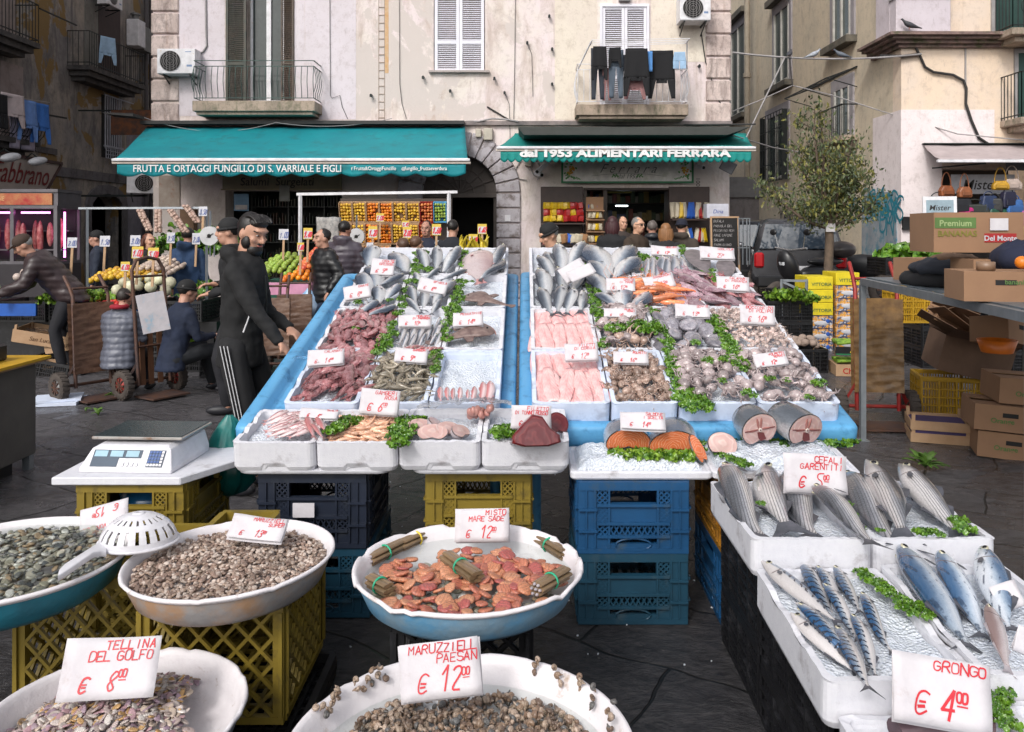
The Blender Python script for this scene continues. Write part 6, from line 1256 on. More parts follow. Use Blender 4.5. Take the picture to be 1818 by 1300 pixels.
for o in WEED:o['proto']=1; o['category']='green weed'
def weed(p,s=1.0,k=None,label=None,group='tufts of green weed between the fish',n=PLN,rz=None):
 w=WEED[random.randrange(2)if k is None else k]; q=n.to_track_quat('Z','Y').to_matrix().to_4x4(); o=dup(w,mw=Matrix.Translation(p)@q@Matrix.Rotation(rnd(0,6.28)if rz is None else rz,4,'Z')@Matrix.Scale(s,4),label=label,group=group); del o['proto']; return o
def weed_line(pts,s,n,label,k=None,off=.015,fn=PS):
 for i in range(n):
  t=i/(n-1)*(len(pts)-1); a=min(int(t),len(pts)-2); f=t-a; x=lerp(pts[a][0],pts[a+1][0],f)+rnd(-3,3); y=lerp(pts[a][1],pts[a+1][1],f); weed(fn(x,y,off),s*rnd(.8,1.15),k,label)
LT='curly green weed '
weed_line([(748,450),(735,480),(722,520),(706,556)],.75,9,LT+'between the sea bream and the sea bass beside the man')
weed_line([(740,478),(762,478)],.6,3,LT+'lying across the top sea bass')
weed_line([(824,448),(826,470)],.7,3,LT+'beside the pink flatfish')
weed_line([(818,500),(812,530),(797,560),(790,600)],.75,10,LT+'running down beside the two monkfish')
weed_line([(695,575),(688,600),(672,625)],.75,6,LT+'between the squid and the hake')
weed_line([(772,625),(775,655)],.6,4,LT+'beside the nearly empty iced box')
for p,s,l in(((635,537),.6,'small green sprig beside the ORATE card at the tray edge'),((632,583),.5,'green sprig lying on the farther squid heap'),((692,533),.5,'green sprig by the lower sea bream'),((838,500),.35,'tiny green sprig alone on the ice of the monkfish box')):weed(PS(*p,.03),s,0,l)
weed_line([(1046,440),(1048,480),(1052,520),(1060,555)],.7,12,LT+'between sea bass and sea bream on the grocery side table')
weed_line([(1131,450),(1146,462),(1170,458),(1150,480)],.8,8,LT+'beside the slim fish below the MERLUZZI card')
weed_line([(1211,438),(1216,452)],.7,3,LT+'between the MERLUZZI and SOGLIOLA cards')
weed_line([(1226,487),(1262,480),(1268,497)],.6,5,LT+'in front of the two soles')
weed_line([(1130,538),(1148,548)],.6,3,LT+'under the sea bream by the orange prawns')
weed_line([(1060,560),(1066,580)],.6,3,LT+'beside the farther pink fillets')
weed_line([(1092,582),(1120,578),(1160,584)],.95,8,LT+'across the box of pinkish octopus',off=.05)
weed_line([(1166,555),(1176,585),(1185,610)],.75,7,LT+'between pinkish octopus and cuttlefish')
weed_line([(1268,565),(1280,590),(1300,615),(1312,650)],.85,10,LT+'between cuttlefish and tiny octopus')
weed_line([(1188,622),(1196,650),(1203,680)],.8,8,LT+'between brown and pale octopus boxes')
weed_line([(1212,698),(1228,712),(1240,722)],1.05,7,'tuft of green weed hanging over the front of the pale octopus box',off=.0)
weed_line([(1075,604),(1070,612)],.7,2,LT+'by the FILETTI DI CERNIA card')
for p,s,l in(((1255,640),.7,'green sprig on top of the middle pale octopus'),((1287,637),.7,'second green sprig on the middle pale octopus'),((1235,608),.6,'dark green sprig on the near cuttlefish'),((1367,672),.6,'round green leaf on the corner octopus'),((1396,675),.45,'small green leaf on the corner octopus'),((1330,700),.8,'green tuft at the wall between the two pale octopus boxes'),((1455,680),.8,'green tuft at the outer edge of the corner octopus box'),((1437,706),.5,'green sprig on the near rim of the corner octopus box'),((1282,676),.5,'green sprig beside the wet pale octopus')):weed(PS(*p,.045),s,0,l)
def pl(px,py,z):return PZ(px,py,z)
UP=Vector((0,0,1))
for pts,n,s,lb in(([(590,765),(610,755),(625,745)],6,.9,'tuft of dark green weed between the mullet and the orange shrimps'),([(708,776),(716,758),(735,742),(708,790)],8,.95,'tuft of dark green weed between the shrimps and the pale steaks'),([(885,768),(905,762),(895,775)],5,.95,'tuft of bright green weed beside the red tuna'),([(930,784),(975,784)],4,.45,'sprig of weed under the red tuna')):
 for i in range(n):
  t=i/(n-1)*(len(pts)-1); a=min(int(t),len(pts)-2); f=t-a; weed(flow(lerp(pts[a][0],pts[a+1][0],f),lerp(pts[a][1],pts[a+1][1],f),.02),s,random.randrange(2),lb,n=UP)
for(x,y,s,k,lb)in[(1020+i*12,776-(i%3)*3,.8,1,'tuft of green weed along the blue lip behind the salmon')for i in range(6)]+[(1100+i*13,806+(i%2)*5,.95,2,'long light green weed lying on the ice in front of the salmon')for i in range(11)]+[(1300+i*16,790-(i%3)*7,1.0,0,'tuft of green weed under the big grey steaks')for i in range(14)]+[(1280+i*11,806+i*5,.7,0,'trail of green weed running to the board edge beside the pale steak')for i in range(5)]+[(1240,785,.8,0,'tuft of weed by the small salmon slice'),(1240,800,.6,1,'small tuft of weed at the gap between the two ice boards')]:
 weed(pl(x,y,.675),s,k,lb,n=UP)
 # --- salmon, tuna, steaks
def m_face(name,flesh,line,skin,sc,conc=60,bone=None):
 t=NT(name); x,y,z=t.sep(); w=t.node('ShaderNodeTexWave',wave_type='RINGS',rings_direction='SPHERICAL'); w.inputs['Scale'].default_value=conc*.55; w.inputs['Distortion'].default_value=7; w.inputs['Detail'].default_value=2; w.inputs['Detail Scale'].default_value=1.5; t.l.new(t.tc.outputs['Object'],w.inputs['Vector'])
 c=t.mix(t.ramp(w.outputs['Fac'],[(.72,0),(.98,.75)]),flesh,line); c=t.mix(t.ramp(t.noise(8,5),[(.4,0),(.7,.6)]),c,dk(flesh,.62))
 MATS[name]=t.out(c,.3,bump=t.bump(w.outputs['Fac'],.2,.004),Coat_Weight=.5,Coat_Roughness=.12,Subsurface_Weight=.15,Subsurface_Radius=(.02,.008,.004)); return t.mat
F_SAL=m_face('salmon_flesh',(.66,.17,.06),(.78,.42,.28),None,1,55); F_PAL=m_face('pale_steak_flesh',(.56,.36,.33),(.66,.50,.46),None,1,20); F_TUN=m_face('tuna_flesh',(.12,.008,.012),(.20,.03,.03),None,1,22)
SK_SAL=m_fish('salmon_skin',(.10,.12,.16),(.45,.47,.50),(.68,.68,.70),.09); SK_GR=m_fish('big_fish_skin',(.075,.085,.10),(.15,.165,.19),(.46,.46,.48),.11,rough=.22)
BONE=mat('bone_white',(.74,.66,.60),.4); BLOODY=mat('dark_blood_meat',(.16,.03,.03),.35)
def fish_cut(p,L_,rx,rzz,rot,label,group,face,skin,name='fish_steak',dome=False,detail=True,cat='fish steak'):
 """a piece of fish: axis along local -y; cut face towards -y"""
 e=empty(name,p,rot,label,cat,group); n=28
 def prof(k,s=1.0):
  a=2*pi*k/n; x=rx*s*cos(a); z=rzz*s*sin(a)
  if dome:z=max(z,-rzz*.12*s-.02*abs(cos(a)))*(1 if z>0 else.8)
  else:
   if sin(a)<-.80:z+=rzz*s*.38*(1-abs(cos(a))/.6)
  return x,z
 mb=MB(); mb.rings([[Vector((prof(k,s)[0],y,prof(k,s)[1]))for k in range(n)]for y,s in((0,1),(L_*.3,1.01),(L_*.7,.97),(L_,.86),(L_*1.06,.6),(L_*1.08,.2))],cap=False); mb.build('skin',skin,e)
 mb=MB(); mb.rings([[Vector((prof(k,s)[0],-.003-.004*(1-s),prof(k,s)[1]))for k in range(n)]for s in(.97,.8,.6,.4,.2,.03)]); mb.build('cut_face',face,e)
 if detail:
  mb=MB(); mb.cyl((0,-.012,rzz*.05),(0,.0,rzz*.05),rx*.10,12); mb.cyl((0,-.014,rzz*.05),(0,-.0,rzz*.05),rx*.04,8,1); mb.bar((-rx*.85,-.008,rzz*.1),(rx*.85,-.008,rzz*.02),.004,.003,1); mb.build('backbone',[BONE,BLOODY],e)
  mb=MB()
  for s in(-1,1):mb.ell((s*rx*.34,-.006,rzz*.04),(rx*.28,.004,rzz*.07),12,5,rot=(0,s*.1,0)); mb.ell((s*rx*.09,-.006,rzz*.42),(rx*.07,.004,rzz*.36),10,5,rot=(0,s*.12,0))
  mb.build('dark_meat',mat('red_brown_meat',(.36,.15,.13),.35),e)
  mb=MB(); mb.prism([(-rx*.16,-rzz*.1),(0,-rzz*.12),(rx*.2,-rzz*.2),(rx*.32,-rzz*.60),(0,-rzz*.66),(-rx*.1,-rzz*.5)],-.009,-.004); mb.build('belly_hollow',BLOODY,e)if not dome else None
 return e
fish_cut(P(1116,790,3.52),.12,.102,.080,(R(14),R(4),R(6)),'salmon half with orange face under the SALMONE card, nearer the tuna','salmon halves on the ice',F_SAL,SK_SAL,'salmon_piece',True,False,'salmon')
fish_cut(P(1196,794,3.50),.14,.108,.080,(R(16),R(-8),R(-8)),'salmon half with orange face on the side of the pale steak','salmon halves on the ice',F_SAL,SK_SAL,'salmon_piece',True,False,'salmon')
fish_cut(P(1240,798,3.46),.02,.024,.07,(R(-15),R(-24),R(20)),'thin slice of salmon leaning by the pale steak',None,F_SAL,SK_SAL,'salmon_slice',False,False,'salmon')
fish_cut(P(1283,789,3.50),.05,.064,.052,(R(-20),R(12),R(-8)),'small pale pink fish steak between the salmon and the big grey steaks',None,F_PAL,FIN_P,detail=False)
fish_cut(P(1348,763,3.56),.12,.084,.078,(R(14),R(-10),R(10)),'big grey fish steak nearer the salmon','big grey fish steaks',F_PAL,SK_GR)
fish_cut(P(1430,764,3.56),.16,.098,.076,(R(14),R(4),R(26)),'big grey fish steak at the outer corner of the blue table','big grey fish steaks',F_PAL,SK_GR)
e=empty('tuna_piece',pl(951,778,.80)+Vector((0,0,-.01)),(R(-15),0,R(5)),'wedge of deep red tuna under the TONNO card','tuna')
mb=MB(); mb.rings([[Vector((x*s,y,z*s+.02))for x,z in((-.10,-.03),(-.095,.0),(-.05,.05),(-.01,.085),(.03,.075),(.06,.03),(.10,.0),(.105,-.03),(.05,-.045),(-.05,-.045))]for y,s in((-.03,.86),(-.025,.96),(0,1),(.08,1),(.10,.8))]); mb.build('flesh',F_TUN,e)
fish_cut(flow(990,752,.03),.03,.05,.05,(R(-30),0,R(20)),'second dark piece of tuna behind the red wedge',None,F_TUN,BLOODY,detail=False,cat='tuna')
for k,(x,y,s,rx_)in enumerate(((768,768,.055,.0),(745,757,.05,.4),(795,762,.05,.7),(818,766,.045,1.1),(775,752,.05,1.6))):fish_cut(flow(x,y,.02),.02,s*1.2,s*.85,(R(-55),0,rx_),'pale swordfish steak in the low box, %s'%['dark skinned and nearest the front','touching the green weed','in the middle','by the plastic bag','at the back'][k],'pale steaks in the low front box',F_PAL,SK_GR if k==0 else FIN_P,detail=False)
mb=MB()
for k in range(22):mb.ell((rnd(-.06,.06),rnd(-.04,.04),rnd(0,.05)),(.022,.016,.013),8,5,rot=(rnd(0,3),rnd(0,3),rnd(0,3)))
tag(mb.build('bagged_prawn_meat',mat('pink_meat',(.52,.27,.23),.35,col2=(.38,.16,.14),ns=20,bump=.3),loc=flow(852,742,.0)),'pinkish mussel meat in a clear bag at the corner of the steak box','shellfish meat')
t=NT('clear_plastic'); t.b.inputs['Transmission Weight'].default_value=.95; PLAS=t.out((.9,.92,.95),.12,IOR=1.1,Alpha=.45)
mb=MB(); mb.grid(24,12,lambda u,v:(u*.42-.2,v*.20-.05,.05+.05*sin(u*2.6)*(1-v)+.02*nz(u*7,v*6)+.012*nz(u*25,v*20))); tag(mb.build('plastic_bag',PLAS,loc=flow(820,745,.01)),'clear crumpled plastic bag over the steak box','plastic bag')
mb=MB(); mb.grid(12,8,lambda u,v:(u*.12-.10,v*.10-.04,.02+.02*nz(u*9,v*7))); tag(mb.build('plastic_bag',PLAS,loc=PS(555,642,-.03)),'folded clear plastic bag under the CALAMARI card','plastic bag')
# --- price cards of the two tables
PC=price_card
def pc(x0,x1,y0,y1,lines,price,label,rz=0,lean=-35,off=.05,**k):
 p=PS((x0+x1)/2,y1,off); return PC((x0+x1)/2,y1,x1-x0,y1-y0,p.y,lines,price,label,rz,lean,**k)
pc(657,698,455,488,['ORATE','GROSSE'],'9.00','white card ORATE 9,00 among the farthest sea bream',-3)
pc(612,659,502,530,['ORATE'],'8.00','white card ORATE 8,00 sticking out over the blue tray beside the man',12,fold=True)
pc(739,790,493,519,['SPIGOLA'],'8.00','white card SPIGOLA 8,00 on the sea bass',-12)
pc(707,765,557,580,['MERLUZZI','DI PARANZA'],'10.00','white card MERLUZZI DI PARANZA above the small hake')
pc(804,857,551,579,['PESCATRICE'],'14.00','white card PESCATRICE above the nearer monkfish',3)
pc(545,609,618,648,['CALAMARI'],'14.00','white card CALAMARI 14,00 between the two squid boxes',5)
pc(699,757,616,643,['GAMBERI'],'9.00','white card GAMBERI 9,00 above the grey prawns',-4)
def pf(x0,x1,y0,y1,*a,off=.05,**k):p=flow((x0+x1)/2,y1,off); return PC((x0+x1)/2,y1,x1-x0,y1-y0,p.y,*a,**k)
pf(636,705,692,736,['GAMBERI','ROSA'],'6.00','large white card GAMBERI ROSA 6,00 above the pale orange shrimps',rz=-4,lean=-22,big=.42)
pf(530,598,722,743,['TRIGLIA'],'8.00','white card TRIGLIA 8,00 above the red mullet',rz=-3,lean=-50)
pf(906,976,721,762,['FILETTO','DI TONNO ROSSO'],'14.00','white card FILETTO DI TONNO ROSSO behind the red tuna',rz=-2,lean=-15)
pc(1003,1052,460,492,[],None,'blank white card tilted over the sea bass, the one behind',32,off=.10); pc(1013,1062,470,492,[],None,'blank white folded card tilted over the sea bass, the one in front',26,off=.12,fold=False)
pc(1157,1205,434,453,['MERLUZZI'],'12.00','white card MERLUZZI 12,00 above the slim silver fish',-3)
pc(1244,1305,435,460,['SOGLIOLA'],'25.00','white card SOGLIOLA 25,00 behind the two soles',-3)
pc(1077,1128,490,517,['ORATE','DI MARE'],'12.00','white card ORATE DI MARE 12,00 in the grocery side sea bream',-2)
pc(1148,1202,484,512,['GAMBERONI'],'13.00','white card GAMBERONI 13,00 tilted above the orange prawns',12)
pc(1273,1330,487,516,['CALAMARI','DI PARANZA'],'16.00','white card CALAMARI DI PARANZA 16,00 above the pinkish squid',-5)
pc(1072,1129,546,563,['POLPETTI','VERACI'],'16.00','low white card POLPETTI behind the strip of green weed',-2)
pc(1200,1261,538,563,['SEPPIE'],'13.00','white card SEPPIE 13,00 above the grey cuttlefish',-2)
pc(1316,1377,540,576,['BOCCONCINI','DI POLIPO'],'16.00','white card BOCCONCINI DI POLIPO 16,00 above the tiny octopus',-3,lean=-25)
pc(1003,1062,608,640,['FILETTI','DI CERNIA'],'12.00','white card FILETTI DI CERNIA 12,00 between the two boxes of pink fillets',2,lean=-28)
pc(1089,1151,622,645,['POLPETTI'],'16.00','white card POLPETTI 16,00 above the brown baby octopus',-2)
pc(1342,1402,624,650,['POLPETTI','VERACI'],'12.00','white card POLPETTI VERACI 12,00 above the corner octopus box',8)
PC(1142,762,80,34,pl(1142,762,.80).y,['SALMONE','I SCELTA'],'14.00','white card SALMONE I SCELTA 14,00 lying on the salmon halves',rz=-3,lean=-45,curl=1.3)
# --- plastic crates
def crate(name,x0,x1,y0,y1,z0,z1,m,label,style='rack',group=None,rz=0,parent=None,loc=None,turn=None):
 w,d,h=x1-x0,y1-y0,z1-z0; mb=MB(); t=.018
 def P3(face,u,v,o=0):
  return{'f':(u,-o,v),'b':(w-u,d+o,v),'l':(-o,d-u,v),'r':(w+o,u,v)}[face]
 def bx3(face,u0,u1,v0,v1,o0,o1,mi=0):
  a,b=P3(face,u0,v0,o0),P3(face,u1,v1,o1); mb.bb(min(a[0],b[0]),max(a[0],b[0]),min(a[1],b[1]),max(a[1],b[1]),min(a[2],b[2]),max(a[2],b[2]),mi)
 def lat(face,u0,u1,v0,v1,n,wd=.008,k=None):
  cw=(u1-u0)/n; m_=k or max(1,round((v1-v0)/cw)); chh=(v1-v0)/m_
  for i in range(n):
   for j in range(m_):
    for(a,b)in(((0,0),(1,1)),((1,0),(0,1))):
     p,q=P3(face,u0+(i+a[0])*cw,v0+(j+a[1])*chh,-t*.4),P3(face,u0+(i+b[0])*cw,v0+(j+b[1])*chh,-t*.4+(.001 if a[0]else 0))
     mb.bar(p,q,wd,t*.7,up={'f':(0,1,0),'b':(0,1,0),'l':(1,0,0),'r':(1,0,0)}[face])
 for face in 'fblr':
  W=w if face in 'fb' else d
  k=.0005 if face in 'lr' else 0; e0=0 if face in 'fb' else t
  bx3(face,e0,W-e0,h-.035,h,-t,.006+k); bx3(face,e0,W-e0,0,.022,-t,.004+k)
  if style=='rack':
   cp=W*.17; lt=W*.10
   for u0,u1 in((e0,cp),(W-cp,W-e0)):bx3(face,u0,u1,.022,h-.035,-t,0)
   for vv in(.30,.60):
    for u0,u1 in((e0,cp),(W-cp,W-e0)):bx3(face,u0,u1,h*vv,h*vv+.01,.0,.014)
   for u in(.03,cp-.012,W-cp+.004,W-.04):bx3(face,u,u+.006,.022,h-.035,.0,.009)
   bx3(face,cp,W-cp,h*.40,h*.66,-t*.6,-t*.2);
   for vv in(.40,.655,.22):bx3(face,cp,W-cp,h*vv,h*vv+.012,-t,.010)
   lat(face,cp,cp+lt,h*.22,h-.035,2,.006); lat(face,W-cp-lt,W-cp,h*.22,h-.035,2,.006); lat(face,cp+lt,W-cp-lt,h*.22+.01,h*.40,9,.006,1)
   for u in(cp+lt,W-cp-lt-.008):bx3(face,u,u+.008,.022,h-.035,-t,.006)
   bx3(face,cp,cp+lt,.022,h*.22,-t*.6,-.002); bx3(face,W-cp-lt,W-cp,.022,h*.22,-t*.6,-.002)
   mb.tube([P3(face,W/2+(W*.16)*cos(a*pi/8),h*.12+.026*sin(a*pi/8),.0)for a in range(17)],.005,5)
   bx3(face,cp+lt,W-cp-lt,.022,.04,-t,-.001)
  elif style=='diamond':
   cp=.035
   for u0,u1 in((e0,cp),(W-cp,W-e0)):bx3(face,u0,u1,.022,h-.035,-t*1.6,0); bx3(face,u0+(0 if u0==e0 else.02),u0+(0 if u0==e0 else.02)+.012,.022,h-.035,.0005,.010)
   lat(face,cp,W-cp,.022,h-.035,max(3,round((W-.07)/.075)),.011)
   bx3(face,W*.30,W*.70,h*.80,h*.86,-t,-.002)if face in 'lr' else None
  elif style=='slots':
   n=max(4,int(W/.16)); rows=5 if h>.22 else 3
   for i in range(n+1):u=lerp(0,W-.014,i/n); bx3(face,max(e0,u),min(W-e0,u+.014),.022,h-.035,-t,.008)
   for j in range(1,rows):v=lerp(.022,h-.035,j/rows); bx3(face,e0,W-e0,v-.005,v+.005,-t,.007)
   for i in range(int(W/.022)):u=.01+i*.022; bx3(face,u,u+.009,.022,h-.035,-t*.6,-t*.2)
 for i in range(9):y=lerp(.02,d-.03,i/8); mb.bb(t,w-t,y,y+.014,.004,.014)
 for i in range(11):x=lerp(.02,w-.03,i/10); mb.bb(x,x+.014,t,d-t,.0145,.022)
 o=mb.build(name,m); o.matrix_world=loc if loc is not None else Matrix.Translation((x0,y0,z0)); return tag(o,label,'crate',group)
CR_B=mat('blue_crate',(.008,.068,.175),.45,col2=(.006,.05,.13),ns=5,dirt=(.04,.07,.10),ds=9,dth=.62,bump=.15); CR_N=mat('navy_crate',(.012,.018,.035),.45,dirt=(.03,.035,.045),ds=9,dth=.62); CR_T=mat('petrol_crate',(.010,.055,.095),.45,dirt=(.04,.07,.09),ds=9,dth=.62)
CR_Y=mat('olive_yellow_crate',(.24,.17,.022),.45,col2=(.19,.135,.02),ns=4,dirt=(.09,.065,.02),ds=8,dth=.6,bump=.15); CR_Y2=mat('yellow_crate',(.50,.29,.015),.45,dirt=(.25,.15,.02),ds=8,dth=.62); CR_K=mat('black_crate',(.008,.008,.010),.45,dirt=(.03,.03,.035),ds=9,dth=.6); CR_BR=mat('brown_orange_crate',(.38,.17,.015),.5,dirt=(.15,.07,.02),ds=8)
cx=lambda p,s:(p-PX)/s
GC='plastic crates holding up the fish'
crate('plastic_crate',cx(1027,427),cx(1222,427),3.36,3.90,.005,.30,CR_T,'petrol blue crate on the ground under the salmon board',group=GC); crate('plastic_crate',cx(1027,427),cx(1223,427),3.355,3.90,.302,.60,CR_B,'bright blue crate carrying the salmon board',group=GC)
crate('plastic_crate',cx(463,420),cx(655,420),3.42,3.95,.005,.30,CR_T,'dark petrol crate at the bottom of the stack under the shrimp box',group=GC); crate('plastic_crate',cx(458,420),cx(650,420),3.41,3.95,.302,.615,CR_N,'nearly black crate with a small pale tag under the shrimp box',group=GC)
mb=MB(); mb.bb(cx(522,420),cx(560,420),3.385,3.39,.44,.50); tag(mb.build('paper_tag',PAPER),'small pale tag stuck on the nearly black crate','tag')
crate('plastic_crate',cx(755,420),cx(942,420),3.44,3.95,.302,.612,CR_Y,'olive yellow crate under the steak box',group=GC); crate('plastic_crate',cx(755,420),cx(942,420),3.44,3.95,.005,.30,CR_Y,'lower olive crate hidden behind the big blue basin',group=GC)
crate('plastic_crate',cx(1283,427),cx(1283,427)+.46,3.34,3.88,.0,.30,CR_B,'blue crate standing on the ground behind the mullet boxes',group=GC); crate('plastic_crate',cx(1283,427),cx(1283,427)+.46,3.34,3.88,.302,.60,CR_BR,'orange brown crate under the board of grey steaks',group=GC)
crate('plastic_crate',cx(135,430),cx(325,430),3.33,3.85,.302,.60,CR_Y,'olive crate with a blue bag inside, under the scale board',group=GC); crate('plastic_crate',cx(135,430)+.01,cx(325,430),3.33,3.85,.005,.30,CR_Y,'lower olive crate under the scale',group=GC)
mb=MB(); mb.ell((cx(230,430),3.6,.47),(.16,.2,.10),16,8); o=mb.build('blue_bag',mat('blue_bag',(.01,.08,.18),.2)); tag(o,'crumpled blue bag inside the olive crate under the scale','bag')
crate('plastic_crate',-.76-.46,-.76,2.55,3.05,.085,.475,CR_Y,'olive lattice crate under the basin of small snails','diamond',GC); crate('plastic_crate',-.76-.45,-.70,2.5,3.0,.0,.08,CR_K,'low black crate under the olive lattice crate','slots',GC)
crate('plastic_crate',-1.72,-1.24,2.72,3.22,.05,.475,CR_Y,'olive lattice crate under the turquoise basin','diamond',GC)
crate('plastic_crate',-1.23,-1.0,3.08,3.30,.02,.50,CR_Y,'narrow olive crate standing between the two far basins','rack',GC)
crate('plastic_crate',-.40,.02,2.46,2.86,.0,.455,CR_K,'black lattice crate under the big blue basin','diamond',GC)
crate('plastic_crate',-1.35,-.9,1.98,2.42,.0,.225,CR_K,'black crate hidden under the basin of clams at the corner','slots',GC); crate('plastic_crate',-.4,.1,1.62,2.05,.0,.35,CR_K,'black crate hidden under the basin of large snails','slots',GC)
for k,(y0,y1,z0,z1)in enumerate(((2.12,2.72,.0,.20),(2.12,2.72,.202,.385),(2.72,3.25,.0,.24),(2.72,3.25,.242,.49),(1.55,2.08,.0,.29))):
 crate('plastic_crate',.80,1.28,y0,y1,z0,z1,CR_K,['lowest black crate under the mackerel box','upper black crate under the mackerel box','lower black crate under the mullet boxes','upper black crate under the mullet boxes','black crate under the GRONGO box at the front corner'][k],'slots',GC)
 if k in(1,3,4):crate('plastic_crate',1.30,1.55,y0,y1,z0 if k<4 else 0,z1,CR_K,['','black crate under the bonito box','','black crate under the outer mullet box','black crate under the squid basin corner'][k],'slots',GC)
 # --- boxes at the right front
def sbox(x0,x1,y0,y1,zr0,zr1,h,label,**k):
 T=frame_at((x0,y0,zr0-h),(x1,y0,zr0-h),(x0,y1,zr1-h)); return styro_box(T,x1-x0,math.hypot(y1-y0,zr1-zr0),h,label,'white fish boxes at the front corner',**k)
sbox(.76,1.164,2.68,3.30,.62,.62,.128,'box of striped mullet beside the blue crate',ice=.085); sbox(1.168,1.576,2.68,3.30,.62,.62,.128,'outer box of striped mullet',ice=.085)
sbox(.765,1.168,2.05,2.668,.505,.53,.13,'box of mackerel with blue striped backs',ice=.10); sbox(1.172,1.58,2.05,2.668,.52,.545,.13,'box of bonito at the picture edge',ice=.10)
sbox(.79,1.19,1.43,2.04,.42,.42,.13,'box in front of the mackerel with the GRONGO card',ice=.06); sbox(1.2,1.62,1.5,2.04,.44,.46,.13,'box at the corner behind the squid basin',ice=.09)
def fz_at(proto,hx,hy,tx,ty,zh,zt,roll,label,group,k=1.0):return fish_at(proto,PZ(hx,hy,zh),PZ(tx,ty,zt),roll,label,group,UP,k=k)
GM='striped grey mullet in the two front boxes'; ml=['dark striped mullet nearest the ice board, weed on its head','second striped mullet with a split tail','striped mullet half under the CEFALI card','striped mullet lying over the front rim, tail hanging out','striped mullet emerging behind the CEFALI card','pale striped mullet resting its head high on the back rim','striped mullet with weed on its flank by the outer edge']
for k,(a,b,c,d,zh,zt,r)in enumerate(((1283,828,1362,962,.67,.60,78),(1352,824,1402,956,.66,.60,-78),(1400,840,1447,948,.63,.60,78),(1446,864,1560,970,.69,.64,78),(1498,846,1598,962,.62,.60,78),(1544,816,1608,960,.72,.60,-78),(1596,824,1712,958,.70,.60,-78))):fz_at(fp_mullet,a,b,c,d,zh,zt,r,ml[k],GM,1.03)
GK='mackerel with blue striped backs'; kl=['longest mackerel along the outer wall of its box','mackerel lying belly up in the middle of the far group','short mackerel third from the outer wall at the back','mackerel at the back nearest the green weed','mackerel crossing over the middle of the heap','mackerel at the inner edge with its tail fanned','mackerel above the lowest one by the outer wall','lowest mackerel hugging the near wall','mackerel with a pale belly at the near end','mackerel tucked under the others at the near end']
for k,(a,b,c,d,zh,zt,r)in enumerate(((1352,996,1500,1116,.56,.51,-78),(1420,1000,1490,1100,.52,.49,80),(1452,1006,1500,1090,.53,.50,78),(1482,1004,1530,1092,.53,.50,78),(1464,1036,1528,1140,.56,.51,78),(1526,1050,1586,1160,.55,.49,78),(1410,1070,1536,1180,.56,.51,78),(1404,1088,1532,1206,.53,.50,-78),(1514,1090,1560,1205,.55,.50,75),(1486,1112,1544,1225,.52,.52,78))):fz_at(fp_mack,a,b,c,d,zh,zt,r,kl[k],GK,1.04)
for k,(a,b,c,d,zh,zt,r,lb)in enumerate(((1598,968,1735,1170,.60,.50,70,'biggest bonito at the edge of the green weed'),(1668,978,1758,1150,.60,.50,70,'slimmer bonito in the middle of the three'),(1742,970,1800,1140,.62,.52,-70,'dark bonito partly under the brown pink fish'))):fz_at(fp_bon,a,b,c,d,zh,zt,r,lb,'bonito in the front corner box',.98)
fz_at(fp_cong,1755,1072,1793,1200,.60,.52,60,'brown pink fish lying tail down over the bonito','other fish in the front corner',1.0)
for i in range(8):weed(PZ(1530+i*14.5,1018+i*10,.535),.62,random.randrange(2),'tuft in the strip of green weed between mackerel and bonito',n=UP)
for i in range(7):weed(PZ(1752+rnd(-5,22)+i*4,1195+i*15,.48),.60,0,'tuft in the green weed beside the GRONGO card',n=UP)
for(x,y,s,lb)in((1292,850,.5,'weed draped over the head of the darkest mullet'),(1310,868,.35,'small weed on the darkest mullet'),(1350,894,.4,'green leaf between the first two mullets'),(1505,895,.45,'weed along the mullet over the front rim'),(1515,915,.45,'weed trail further along the rim mullet'),(1530,938,.4,'lowest weed sprig by the rim mullet'),(1563,942,.35,'small weed beside the box join'),(1622,873,.5,'weed on the flank of the outer mullet'),(1640,945,.7,'weed clump at the front edge of the outer mullet box'),(1662,948,.6,'second weed clump at the front edge of the outer mullet box'),(1700,925,.75,'weed clump behind the outer mullet'),(1712,940,.75,'weed clump at the corner of the outer mullet box')):weed(PZ(x,y,.655 if y<900 else.63),s,0,lb,n=UP)
PC(1450,876,110,66,PZ(1448,876,.665).y,['CEFALI','GARENTITI'],'5.00','large white card CEFALI GARENTITI 5,00 among the striped mullet',rz=-3,lean=-15,big=.42)
PC(1672,1292,172,112,1.86,['GRONGO'],'4.00','largest white card GRONGO 4,00 leaning over the front corner box',rz=-9,lean=-22,big=.44,curl=1.6)
PC(1800,1080,50,42,2.35,[],None,'back of a blank card rising at the picture edge above the brown pink fish',rz=14,lean=-30,curl=1.5); PC(1812,1160,30,45,2.2,[],None,'blank card corner standing beside the GRONGO card weed',rz=-20,lean=-10)
mb=MB(); mb.tube([PZ(1590,1300,.45),PZ(1640,1282,.46),PZ(1700,1278,.46),PZ(1760,1292,.45)],[.03,.045,.045,.03],12); tag(mb.build('conger_eel',mat('eel_skin',(.14,.09,.10),.2,col2=(.08,.05,.06),ns=9)),'dark glossy conger eel at the foot of the GRONGO card','fish')
